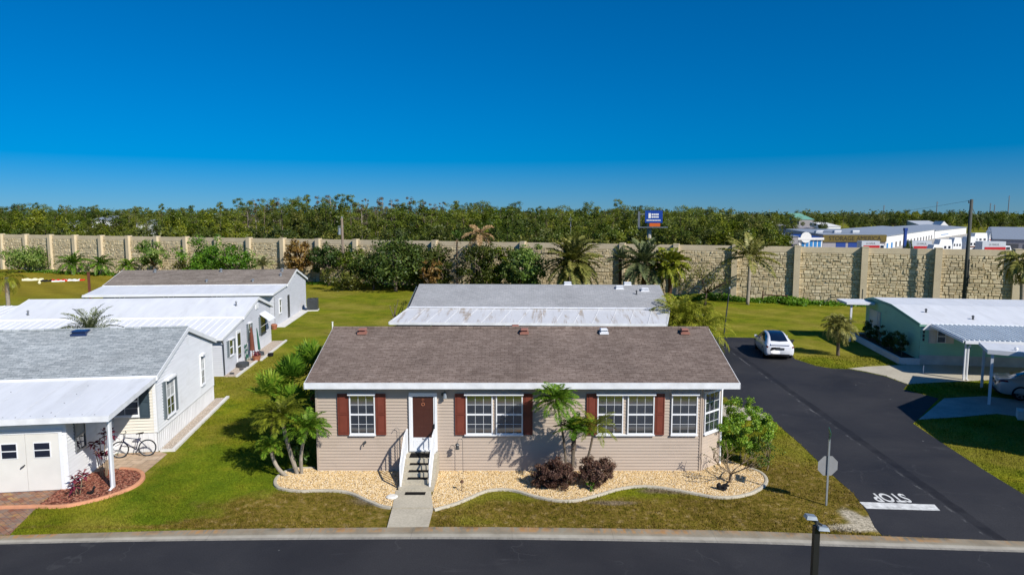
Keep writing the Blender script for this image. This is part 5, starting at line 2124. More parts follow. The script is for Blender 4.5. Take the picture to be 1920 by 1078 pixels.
def panel_mesh(seed, W=7.0, H=WH):
    r = random.Random(seed)
    mb = MB()
    mb.box(0, W, -.02, .22, 0, H - .62, 1)
    mb.box(-.0, W, -.075, .24, H - .615, H, 2)
    mb.box(0, W, -.06, -.025, 2.60, 2.64, 1)
    z = .03
    for lo, hi in ((.03, 2.58), (2.66, H - .64)):
        z = lo
        while z < hi - .06:
            rh = min(r.choice((.2, .26, .34, .42)), hi - z)
            if hi - z - rh < .14:
                rh = hi - z
            x = .0
            while x < W - .05:
                bw = r.uniform(.26, .85)
                if W - x - bw < .24:
                    bw = W - x
                parts = [(z, rh)]
                if rh > .3 and r.random() < .45:
                    parts = [(z, rh / 2), (z + rh / 2, rh / 2)]
                for zz, hh in parts:
                    g, d = .014, r.uniform(.05, .13)
                    b = .035
                    t1, t2 = r.uniform(-.018, .018), r.uniform(-.018, .018)
                    mb.hexa([(x + g, -.021, zz + g), (x + bw - g, -.021, zz + g), (x + bw - g, -.021, zz + hh - g), (x + g, -.021, zz + hh - g),
                             (x + g + b, -.02 - d + t1, zz + g + b * .8), (x + bw - g - b, -.02 - d + t2, zz + g + b * .8),
                             (x + bw - g - b, -.02 - d - t1, zz + hh - g - b * .8), (x + g + b, -.02 - d - t2, zz + hh - g - b * .8)], 0)
                x += bw
            z += rh
    return mb


protos = []
for s in range(4):
    o = panel_mesh(s).build('panel', [M['stone'], M['stone_joint'], M['stone_plain']], sw)
    protos.append(o)
PW = .62
mb = MB()
mb.box(-PW / 2, PW / 2, -.50, .32, 0, WH + .06)
mb.box(-PW / 2 - .02, PW / 2 + .02, -.52, .34, WH + .061, WH + .13)
post0 = mb.build('post', M['stone_plain'], sw)
first = True
for i, p in enumerate(wp):
    s = (p - wp[0]).dot(wd)
    q = post0 if i == 0 else post0.copy()
    if i:
        COL.objects.link(q)
    q.location = (s, 0, 0)
    if i < len(wp) - 1:
        s2 = (wp[i + 1] - wp[0]).dot(wd)
        q = protos[i] if i < 4 else protos[i % 4].copy()
        if i >= 4:
            COL.objects.link(q)
        wdt = (s2 - s - PW + .1) / 7.0
        q.location = (s + PW / 2 - .05, 0, 0)
        q.scale = (wdt, 1, 1)

# ------------------------------------------------------------------ plants along the wall
def front_of_wall(u, off):
    p = wall_at(u)                                  # step towards the camera so that column u keeps its place
    n = Vector((wd.y, -wd.x, 0))
    return p * (1 - off / abs(p.dot(n)))


def ytop(u, v, Y):
    return atY(u, v, Y).z


def wtree(label, u, vt, off, wpx, mat, trunk=.3, name='tree', cat='tree', n=60, per=40, leaf=.32, bark='bark', low=None, group=None, asp=1., cl=None):
    """Tree before the wall: u = column of its middle, vt = row of its top, wpx = width in photo pixels."""
    p = front_of_wall(u, off)
    H = ytop(u, vt, p.y)
    W = wpx / FPX * (p.y * CP + 1) * 1.28
    H *= 1.06
    per = int(per * 1.5)
    return broad_tree(name, label, cat, p, W, H, H * trunk, M and mat, bark, n, per, leaf, W * asp, group, low=H * (trunk * .75 if low is None else low), cl=cl)


wtree('broad bright green shrub by the left end of the stone wall', 38, 464, 3.5, 80, 'shrub_mid', .15, 'shrub', 'shrub', 60, 46, .34, low=.02)
wtree('round small leafy tree in front of the stone wall, alone on its stem', 288, 452, 2.5, 50, 'shrub_mid', .3, n=40, per=34, leaf=.36)
wtree('tall bright green shrub behind the taupe roof, middle of its group', 392, 446, 3.0, 72, 'shrub_bright', .2, 'shrub', 'shrub', 60, 50, .34, low=.03)
wtree('bright green shrub right of the tallest in the group behind the taupe roof', 440, 454, 3.0, 62, 'shrub_bright', .2, 'shrub', 'shrub', 46, 44, .34, low=.03)
wtree('greyish low shrub left of the bright green group behind the taupe roof', 345, 478, 4.0, 56, 'olive', .2, 'shrub', 'shrub', 34, 34, .3, low=.02)
wtree('tree with brown dying foliage standing before a wall post', 561, 452, 3.0, 48, 'brown_leaf', .2, n=56, per=40, leaf=.34, low=.06)
wtree('dark leafy tree just right of the brown dying tree', 617, 460, 3.5, 56, 'shrub_dark', .35, n=50, per=40, leaf=.34, low=.3)
wtree('rounded olive bush at the foot of the dark trees, lowest of the clump', 642, 507, 8.0, 62, 'olive', .1, 'shrub', 'shrub', 40, 40, .3, low=.02)
wtree('olive green tree beside the wooden pole before the wall', 664, 462, 4.0, 54, 'scrub', .3, n=44, per=36, leaf=.32, low=.12)
wtree('largest dark green tree of the thicket before the stone wall', 742, 449, 6.5, 112, 'shrub_dark', .2, n=130, per=52, leaf=.36, low=.03)
wtree('dark green tree on the left flank of the thicket', 700, 476, 6.0, 56, 'shrub_dark', .2, n=50, per=40, leaf=.34, low=.02)
wtree('small rusty leaved tree at the right end of the thicket', 806, 482, 6.0, 34, 'brown_leaf', .2, n=26, per=24, leaf=.32, low=.02)
wtree('olive green tree behind the rusty one at the right end of the thicket', 794, 452, 4.5, 84, 'olive', .2, n=56, per=44, leaf=.34, low=.02)
wtree('low green shrub at the foot of the wall right of the thicket', 824, 489, 5.0, 42, 'olive', .1, 'shrub', 'shrub', 26, 36, .28, low=.02)
wtree('olive green tree behind the left end of the light grey roof', 905, 452, 5.0, 72, 'olive', .2, n=60, per=44, leaf=.34, low=.03)
wtree('yellow green tree topping the wall behind the light grey roof', 938, 462, 4.0, 62, 'scrub', .2, n=46, per=40, leaf=.33, low=.03)
wtree('dense deep green tree left of the big date palm', 990, 456, 4.5, 62, 'shrub_mid', .2, n=70, per=50, leaf=.34, low=.02)
wtree('dark tree between the yellow green tree and the date palm', 966, 470, 5.5, 44, 'shrub_dark', .2, n=40, per=40, leaf=.32, low=.02)
wtree('sparse grey green tree with thin branches before the wall', 1322, 498, 7.0, 92, 'olive', .3, n=50, per=16, leaf=.2, low=.28, bark='bark_dark')
wtree('green bush at the foot of the wall right of the queen palm', 1490, 561, 2.2, 56, 'weeds', .1, 'shrub', 'shrub', 30, 44, .24, low=.02)
wtree('small bare grey bush beside the left end of the light grey house', 745, 552, 34.0, 34, 'olive', .2, 'shrub', 'shrub', 14, 10, .12, low=.05)


def wpalm(label, u, vt, off, n, L, lw, els, droop, mat, r=.16, bark='bark_pale', k=30, dead=0, vb=None, dz=0., du=0, **kw):
    p = front_of_wall(u, off)
    kw.setdefault('lwid', 2.2)
    top = Vector((gx(u + du, p.y, 4), p.y, ytop(u, vt, p.y)))
    return palm(label, p, top, r, r * .9, lambda t: palm_crown(t, n, L, lw, k, els, droop, **kw), mat, bark, dead=dead, dead_len=L * .6, name='palm_tree')


wpalm('feathery young palm before the wall, leftmost of three', 135, 496, 3.0, 34, 3.2, .6, (-.4, 1.3), 1.3, 'palm_lush', .14)
wpalm('feathery young palm before the wall, middle of three', 187, 497, 3.0, 28, 2.7, .55, (-.4, 1.3), 1.3, 'palm_lush', .12)
wpalm('feathery young palm before the wall, rightmost of three', 240, 499, 3.0, 26, 2.3, .5, (-.5, 1.2), 1.3, 'palm_lush', .12)
wpalm('low grey green palm clump behind the taupe roof ridge', 492, 499, 3.0, 26, 2.2, .45, (0, 1.4), .8, 'palm_grey', .2)
wpalm('large date palm with arching olive fronds behind the light grey roof', 1074, 492, 6.0, 72, 4.3, .8, (-1.0, 1.45), .95, 'palm_dull', .32, 'husk', 40, vshape=.35, tipdrop=.15)
wpalm('blue green feather palm behind the right part of the light grey roof', 1208, 496, 6.5, 54, 3.8, .7, (-.8, 1.45), .9, 'palm_grey', .28, 'husk', 36, vshape=.4, tipdrop=.1)
wpalm('small stiff leaved palm left of the blue green feather palm', 1163, 486, 4.5, 26, 1.9, .4, (-.2, 1.35), .5, 'palm_grey', .2, 'husk', 28)
wpalm('yellow green fan crowned palm with dead skirt behind the end of the grey roof', 1256, 497, 6.5, 38, 2.7, .8, (-.7, 1.3), 1.2, 'palm_yellow', .2, 'husk', 30, 4)
wpalm('queen palm with wind swept fronds standing alone before the wall', 1402, 482, 4.5, 20, 3.9, .75, (-.3, 1.25), .8, 'palm_dull', .19, 'bark_pale', 38, du=4, vshape=.1, tipdrop=.35)
wpalm('palm at the right edge of the picture with hanging olive fronds', 1916, 488, 5.0, 24, 2.6, .65, (-1.1, .9), 1.3, 'palm_dull', .2, 'bark_pale', 34)
wpalm('slender palm with a tuft of dark fronds beside the thicket', 857, 448, 3.5, 9, 1.5, .35, (.7, 1.45), .5, 'shrub_mid', .10, 'bark_dark', 22, 3)
wpalm('palm with hanging tan dead fronds above the top of the wall', 900, 440, 3.0, 10, 2.6, .6, (-.6, 1.1), 1.4, 'frond_dead', .14, 'bark', 26, 12)
# clump of palms between the two grey roofs' right ends
pc0 = Vector((gx(1290, 47.5, 1.5), 47.5, 0))
palm('bushy arching palm clump at the right end of the light grey house', pc0, pc0 + Vector((0, 0, 2.1)), .2, .18,
     lambda t: np.concatenate([palm_crown(t + np.array([dx, dy, dz]), 30, 2.5, .55, 34, (-.5, 1.35), 1.35, vshape=.2, tipdrop=.4)
                               for dx, dy, dz in ((-.7, 0, .5), (.5, .4, .2), (.9, -.7, -.4), (-.5, -.6, -.3))]), 'palm_yellow', 'husk')
# queen palm at the left edge
lq = Vector((gx(14, 62, 2), 62.0, 0))
palm('orange tinged palm at the left edge of the picture on the brown lawn', lq, Vector((lq.x + .05, 62, ytop(14, 520, 62))), .2, .16,
     lambda t: palm_crown(t, 14, 2.0, .5, 30, (-.7, 1.1), 1.5, vshape=.1, tipdrop=.4), 'palm_yellow', 'bark_pale', dead=3, dead_len=1.5)

# weeds along the foot of the wall: ground cover nobody could count
C = []
for u0, u1, dens, hmax, off in ((1300, 1560, 26, .75, 1.6), (1225, 1320, 14, .7, 2.2), (45, 110, 9, .5, 2.4), (110, 250, 7, .3, 2.0), (175, 235, 9, .55, 2.2), (530, 860, 8, .4, 2.5), (1560, 1640, 12, .35, 1.5)):
    a, b = front_of_wall(u0, off), front_of_wall(u1, off)
    n = int(dens * 14 * (b - a).length)
    t = rng.uniform(0, 1, n)
    w_ = rng.normal(0, .55, n)
    hump = .45 + .55 * np.clip(np.sin(t * (b - a).length * .9 + rng.uniform(0, 6)) * .6 + .5, 0, 1)
    z = rng.uniform(0, 1, n) ** 1.3 * hmax * hump
    C.append(np.stack([a.x + (b.x - a.x) * t + w_ * wd.y, a.y + (b.y - a.y) * t - w_ * wd.x, z], 1))
C = np.vstack(C)
tag(quads_mesh('weeds', leaf_quads(C, .26, .12), M['weeds']), 'green weeds and ground cover along the foot of the stone wall', 'weeds', kind='stuff')

# ------------------------------------------------------------------ the wood beyond the wall
def pine_proto(seed, H, W, mat, crown0=.45, n=34, per=34, leaf=.31, dead=False, bark='bark'):
    r = np.random.default_rng(seed)
    o = thing('pine_tree', 'tree', 'tree', (0, -500, 0))
    mb = MB()
    lean = r.normal(0, .02, 2) * H
    mb.tube([(0, 0, -.2), (lean[0] * .5, lean[1] * .5, H * .5), (lean[0], lean[1], H * .95)], [.17, .13, .04], 6)
    cs, ra = [], []
    n, per = int(n * .62), per * 3.6
    for i in range(n):
        t = r.uniform(0, 1) ** .8
        z = H * (crown0 + (1 - crown0) * t)
        w_ = W / 2 * (math.sin(math.pi * (.16 + .84 * (1 - t) ** .8)) ** .7) * r.uniform(.35, 1)
        a = r.uniform(0, 6.283)
        c = np.array([lean[0] * z / H + math.cos(a) * w_, lean[1] * z / H + math.sin(a) * w_, z])
        cs.append(c)
        ra.append(r.uniform(.6, 1.1) * W * .19)
        if i % 2 == 0:
            mb.tube([(lean[0] * z / H, lean[1] * z / H, z - .35 * w_), tuple(c)], [.05, .02], 4)
    mb.build('trunk', M[bark], o)
    P_ = cluster_points(np.array(cs), np.array(ra), per if not dead else per * .7, r, .65)
    b = outward(P_, (lean[0] * .7, lean[1] * .7, H * (crown0 + 1) / 2), (W / 2, W / 2, H * (1 - crown0) / 2), 1.1)
    quads_mesh('crown', leaf_quads(P_, leaf, leaf * .5, b, .7, r=r), M[mat], o)
    return o


def oak_proto(seed, H, W, mat, n=44, per=95, leaf=.31, low=.1, name='broadleaf_tree', bark='bark_dark'):
    r = np.random.default_rng(seed)
    o = thing(name, 'tree', 'tree', (0, -500, 0))
    cs, ra = blob_clusters(W, W, H * low, H, n, r, lobes=6)
    mb = MB()
    limb_tubes(mb, (0, 0, -.2), (0, 0, H * .3), [tuple(cs[i]) for i in range(8)], .18)
    mb.build('trunk', M[bark], o)
    C = cluster_points(cs, ra * W * .12, per, r)
    quads_mesh('crown', leaf_quads(C, leaf, leaf * .6, outward(C, (0, 0, H * (1 + low) / 2), (W / 2, W / 2, H * (1 - low) / 2), 1.1), .7, r=r), M[mat], o)
    return o


def kids_of(o):
    return [(c, children(c)) for c in children(o)]


K = {}
def reg(key, o, h):
    K[key] = [o, kids_of(o), h, False]


reg('pineA', pine_proto(1, 13, 5.6, 'pine', .42, 40, 24), 13)
reg('pineB', pine_proto(2, 13, 4.8, 'pine', .5, 34, 22), 13)
reg('pineC', pine_proto(3, 13, 6.4, 'pine_bright', .35, 46, 24), 13)
reg('pineD', pine_proto(4, 13, 3.6, 'pine_bright', .55, 24, 22), 13)
reg('deadA', pine_proto(5, 13, 3.4, 'dead_pine', .5, 26, 20, .32, True, 'bark_pale'), 13)
reg('deadB', pine_proto(6, 13, 2.6, 'dead_pine', .6, 20, 18, .3, True, 'bark_pale'), 13)
reg('oakA', oak_proto(7, 8, 7.5, 'oak'), 8)
reg('oakB', oak_proto(8, 8, 8.5, 'olive'), 8)
reg('oakC', oak_proto(9, 8, 7, 'scrub'), 8)
reg('oakD', oak_proto(10, 8, 8, 'pine'), 8)
reg('bushA', oak_proto(11, 4, 6.5, 'scrub', 34, 50, .34, .02, 'scrub_bush'), 4)
reg('bushB', oak_proto(12, 4, 7, 'olive', 34, 50, .34, .02, 'scrub_bush'), 4)
LAB = {'pine': ('green pine standing in the wood behind the stone wall', 'pines in the wood behind the stone wall', 'tree'),
       'dead': ('grey brown pine with thin dead foliage in the middle of the wood', 'dead pines in the wood behind the stone wall', 'tree'),
       'oak': ('broad dark leafy tree standing in the wood behind the stone wall', 'broadleaf trees in the wood behind the stone wall', 'tree'),
       'bush': ('low scrubby bush at the near edge of the wood, just above the wall', 'scrub bushes at the near edge of the wood', 'shrub')}


def plant(key, u, vt, Y, wid=1., lab=None, grp=None):
    rec = K[key]
    h = ytop(u, vt, Y)
    s = h / rec[2]
    loc = (gx(u, Y), Y, 0)
    kind = ''.join(c for c in key if c.islower())
    if not rec[3]:
        o = rec[0]
        o.location, rec[3] = loc, True
    else:
        o = dup_tree(rec[0], rec[1], loc)
    o.rotation_euler = (0, 0, random.uniform(0, 6.28))
    wx_ = wid * random.uniform(.85, 1.2)
    s2 = s if s < 1.5 else s ** .8
    o.scale = (s2 * wx_, s2 * wx_, s)
    l, g, c = LAB[kind]
    o['label'], o['group'], o['category'] = lab or l, grp or g, c
    if lab:
        del o['group']
    return o


prof_u = [-80, 0, 60, 110, 150, 200, 260, 330, 400, 440, 500, 560, 620, 700, 780, 830, 870, 910, 960, 1010, 1060, 1110, 1150, 1190, 1230, 1270, 1320, 1380, 1430, 1470, 1520]
prof_v = [384, 383, 380, 386, 386, 384, 386, 386, 387, 373, 368, 365, 366, 368, 372, 382, 377, 373, 380, 384, 384, 378, 376, 378, 385, 384, 388, 392, 394, 397, 399]
def vtop(u):
    return float(np.interp(u, prof_u, prof_v))


R2 = random.Random(5)
u = -70
while u < 1445:                                     # skyline row
    Y = wall_at(min(u, 1500)).y + R2.uniform(62, 95)
    mid = 470 < u < 830
    if mid and R2.random() < .55:
        key = R2.choice(('deadA', 'deadB', 'deadA'))
        vt = vtop(u) + R2.uniform(-4, 5)
    else:
        key = R2.choice(('pineA', 'pineB', 'pineC', 'pineD', 'pineA', 'pineC')) if u < 1330 else R2.choice(('oakA', 'oakB', 'pineA'))
        vt = vtop(u) + R2.choice((-2, 0, 1, 4, 8, 12)) + R2.uniform(-1, 2)
    plant(key, u, vt, Y, .86)
    u += R2.uniform(11, 19)
u = -70
while u < 1430:                                     # middle row
    Y = wall_at(min(u, 1500)).y + R2.uniform(38, 58)
    key = R2.choice(('pineA', 'pineC', 'oakD', 'oakA', 'pineB', 'oakC')) if not 470 < u < 800 else R2.choice(('oakB', 'pineA', 'oakA', 'deadA', 'oakD', 'pineC'))
    vt = vtop(u) + R2.uniform(9, 24)
    plant(key, u, vt, Y, 1.0)
    u += R2.uniform(17, 26)
u = -60
while u < 1460:                                     # near edge, low trees
    Y = wall_at(min(u, 1500)).y + R2.uniform(20, 32)
    if 1180 < u < 1250 or 70 < u < 280 and R2.random() < .35:
        u += 18
        continue
    plant(R2.choice(('oakA', 'oakB', 'oakC', 'oakD')), u, R2.uniform(408, 424), Y, .95)
    u += R2.uniform(24, 36)
u = -60
while u < 1440:                                     # scrub just above the coping
    Y = wall_at(min(u, 1500)).y + R2.uniform(9, 16)
    if not 62 < u < 150:
        plant(R2.choice(('bushA', 'bushB')), u, R2.uniform(431, 439) + (u / 1440) * 14, Y, 1.0)
    u += R2.uniform(26, 40)
# undergrowth that fills the wood between the trunks
C = []
for i in range(2600):
    uu = rng.uniform(-80, 1480)
    Y = wall_at(min(uu, 1500)).y + rng.uniform(24, 100)
    h = rng.uniform(1.5, 5.5)
    c = np.array([[gx(uu, Y), Y, rng.uniform(.3, h)]])
    C.append(c + rng.normal(0, .7, (9, 3)))
tag(quads_mesh('undergrowth', leaf_quads(np.vstack(C), .9, .6), M['oak']), 'dark undergrowth filling the wood between the trunks', 'undergrowth', kind='stuff')

# right hand trees, far behind the storage yard, and the nearer oaks by it
u = 1440
GR = 'distant trees behind the storage yard'
LR = 'distant green tree on the skyline behind the storage yard'
while u < 2010:
    Y = R2.uniform(385, 470)
    vt = float(np.interp(u, (1440, 1500, 1560, 1590, 1650, 1700, 1760, 1830, 1900, 2000), (398, 395, 397, 394, 398, 393, 392, 394, 398, 397))) + R2.uniform(-3, 5)
    o = plant(R2.choice(('oakA', 'oakB', 'oakD', 'pineA', 'oakC')), u, vt, Y, .95)
    o['label'], o['group'] = LR, GR
    u += R2.uniform(13, 21)
u = 1450
while u < 2010:
    Y = R2.uniform(335, 375)
    if not (1715 < u < 1775 or 1475 < u < 1600):
        o = plant(R2.choice(('oakA', 'oakB', 'oakD', 'oakC')), u, R2.uniform(404, 412), Y, .9)
        o['label'], o['group'] = LR, GR
    u += R2.uniform(20, 30)
for key, uu, vt, Y, wid, lab in (('oakB', 1446, 408, 105, .62, 'grey green tree leaning over the wall left of the storage sheds'),
                                 ('oakB', 1416, 402, 105, .75, 'bushy olive tree above the wall just right of the queen palm'),
                                 ('oakD', 1484, 399, 260, .8, 'tall tree left of the green roof behind the storage sheds'),
                                 ('oakA', 1538, 405, 262, .9, 'wide spreading oak in front of the pale buildings behind the storage sheds'),
                                 ('oakD', 1602, 402, 320, .7, 'dark upright tree directly above the storage fascia sign'),
                                 ('oakA', 1678, 396, 330, .9, 'dark rounded tree on the skyline left of the utility pole'),
                                 ('oakC', 1776, 397, 345, .8, 'bright rounded tree just left of the utility pole'),
                                 ('oakC', 1700, 449, 125, .4, 'small green bush above the wall beside the blue storage post'),
                                 ('oakC', 1900, 423, 270, .8, 'olive tree at the far right above the dark grey roof')):
    plant(key, uu, vt, Y, wid, lab)
C = []
for i in range(6000):                               # the last wood on the horizon, too far to tell its trees apart
    uu = rng.uniform(-120, 2040)
    Y = rng.uniform(520, 760)
    top = ytop(uu, (400.5 if uu > 1380 else 395.) + 2.2 * math.sin(uu * .09) + 1.5 * math.sin(uu * .31), Y)
    C.append(np.array([[gx(uu, Y, 5), Y, rng.uniform(.5, top)]]) + rng.normal(0, 1.1, (9, 3)))
C = np.vstack(C)
tag(quads_mesh('far_woods', leaf_quads(C, 1.7, 1.2, (.3, -.8, .5)), M['oak']), 'far off wood along the horizon', 'woods', kind='stuff')
for k_, rec in K.items():
    if not rec[3]:
        for c, subs in rec[1]:
            bpy.data.objects.remove(c)
        bpy.data.objects.remove(rec[0])

# ------------------------------------------------------------------ grass blades on the near lawns
bad = [[(p.x, p.y) for p in side], b1, b2, [(p.x, p.y) for p in mup], [(p.x, p.y) for p in drv], [(p.x, p.y) for p in drv2],
       [(-4.6, 19), (-2.4, 19), (-2.4, 25), (-4.6, 25)],
       [(XL - .05, YF - .05), (XC, YF - .05), (XR + .05, YF + .7), (XR + .05, YB), (XL - .05, YB)],
       [(p.x, p.y) for p in P((-40, 926), (0, 922), (122, 914), (76, 951), (64, 957), (18, 1003), (-60, 1006))],
       [(p.x, p.y) for p in P((168, 892), (180, 862), (225, 850), (297, 846.5), (314, 851), (294, 868), (270, 888), (240, 883), (215, 882), (190, 887))],
       [(p.x, p.y) for p in P((1354, 757), (1412, 768), (1448, 787), (1400, 788), (1340, 792), (1345, 757))]]
kpx = np.array([p.x for p in kt]); kpy = np.array([p.y for p in kt])
o_ = np.argsort(kpx)
def fence_y(x):
    return np.interp(x, kpx[o_], kpy[o_])


n = 420000
y = 18.5 + (46 - 18.5) * rng.uniform(0, 1, n) ** 1.7
x = rng.uniform(-1, 1, n) * y * .80
k = y > fence_y(x) + .03
for pl in bad:
    k &= ~inside_np(pl, x, y)
def hbox(o, x0, x1, y0, y1):
    c, s = math.cos(o.rotation_euler.z), math.sin(o.rotation_euler.z)
    return [(o.location.x + a * c - b * s, o.location.y + a * s + b * c) for a, b in ((x0, y0), (x1, y0), (x1, y1), (x0, y1))]
for pl in (hbox(ha, -16, .7, -4.2, 8.3), hbox(hb, -20, 1.1, -.4, 11.5), hbox(hc, -18, .9, -.6, 13), hbox(hd, -10, 12, -.4, 12), hbox(he, -1.3, 18, -.2, 10), hbox(hf, 1.5, 14, -9, 0)):
    k &= ~inside_np(pl, x, y)
x, y = x[k], y[k]
# thin the blades where the lawn is worn
from mathutils import noise as mn
wear = np.array([mn.noise((a * .9, b * .9, 0)) for a, b in zip(x, y)])
dry = np.zeros(len(x))
for cx, cy_, rx, ry in ((-6.6, 21.6, 3.6, 1.7), (-3.6, 21.2, 2.4, 2.2), (2.6, 21.2, 5.0, 1.5), (7.2, 21.4, 3.6, 1.7), (10.3, 22.6, 2.4, 4.4)):
    dry = np.maximum(dry, 1 - np.clip(np.hypot((x - cx) / rx, (y - cy_) / ry), 0, 1))
sandy = np.hypot((x - 11.3) / 1.0, (y - 20.7) / .9) < 1
k = (rng.uniform(0, 1, len(x)) > dry * .45 + np.clip(-wear, 0, 1) * .5) & ~sandy
x, y = x[k], y[k]
n = len(x)
h = rng.uniform(.02, .06, n) * (1 + .9 * np.clip(wear[k] + .2, 0, .7))
az = rng.uniform(0, 6.283, n)
lean = rng.uniform(0, .8, n) * h
wd_ = rng.uniform(.006, .013, n) * (1 + np.clip((y - 25) / 12, 0, 2))
la = rng.uniform(0, 6.283, n)
B0 = np.stack([x - np.cos(az) * wd_, y - np.sin(az) * wd_, np.zeros(n)], 1)
B1 = np.stack([x + np.cos(az) * wd_, y + np.sin(az) * wd_, np.zeros(n)], 1)
T1 = np.stack([x + np.cos(la) * lean + np.cos(az) * wd_ * .2, y + np.sin(la) * lean + np.sin(az) * wd_ * .2, h], 1)
T0 = np.stack([x + np.cos(la) * lean - np.cos(az) * wd_ * .2, y + np.sin(la) * lean - np.sin(az) * wd_ * .2, h], 1)
tag(quads_mesh('grass', np.stack([B0, B1, T1, T0], 1), M['lawn']), 'short uneven grass of the near lawns', 'grass', kind='stuff')

# ------------------------------------------------------------------ cars
def smooth_grid(st, nu, nv):
    """Catmull-Rom refine a (stations x ring x 3) grid."""
    def refine(A, n):
        m = A.shape[0]
        out = []
        for i in range(m - 1):
            p0, p1, p2, p3 = A[max(i - 1, 0)], A[i], A[i + 1], A[min(i + 2, m - 1)]
            for k in range(n):
                t = k / n
                out.append(.5 * ((2 * p1) + (p2 - p0) * t + (2 * p0 - 5 * p1 + 4 * p2 - p3) * t * t + (3 * p1 - p0 - 3 * p2 + p3) * t ** 3))
        out.append(A[-1])
        return np.array(out)
    A = refine(st, nu)
    return refine(A.transpose(1, 0, 2), nv).transpose(1, 0, 2)


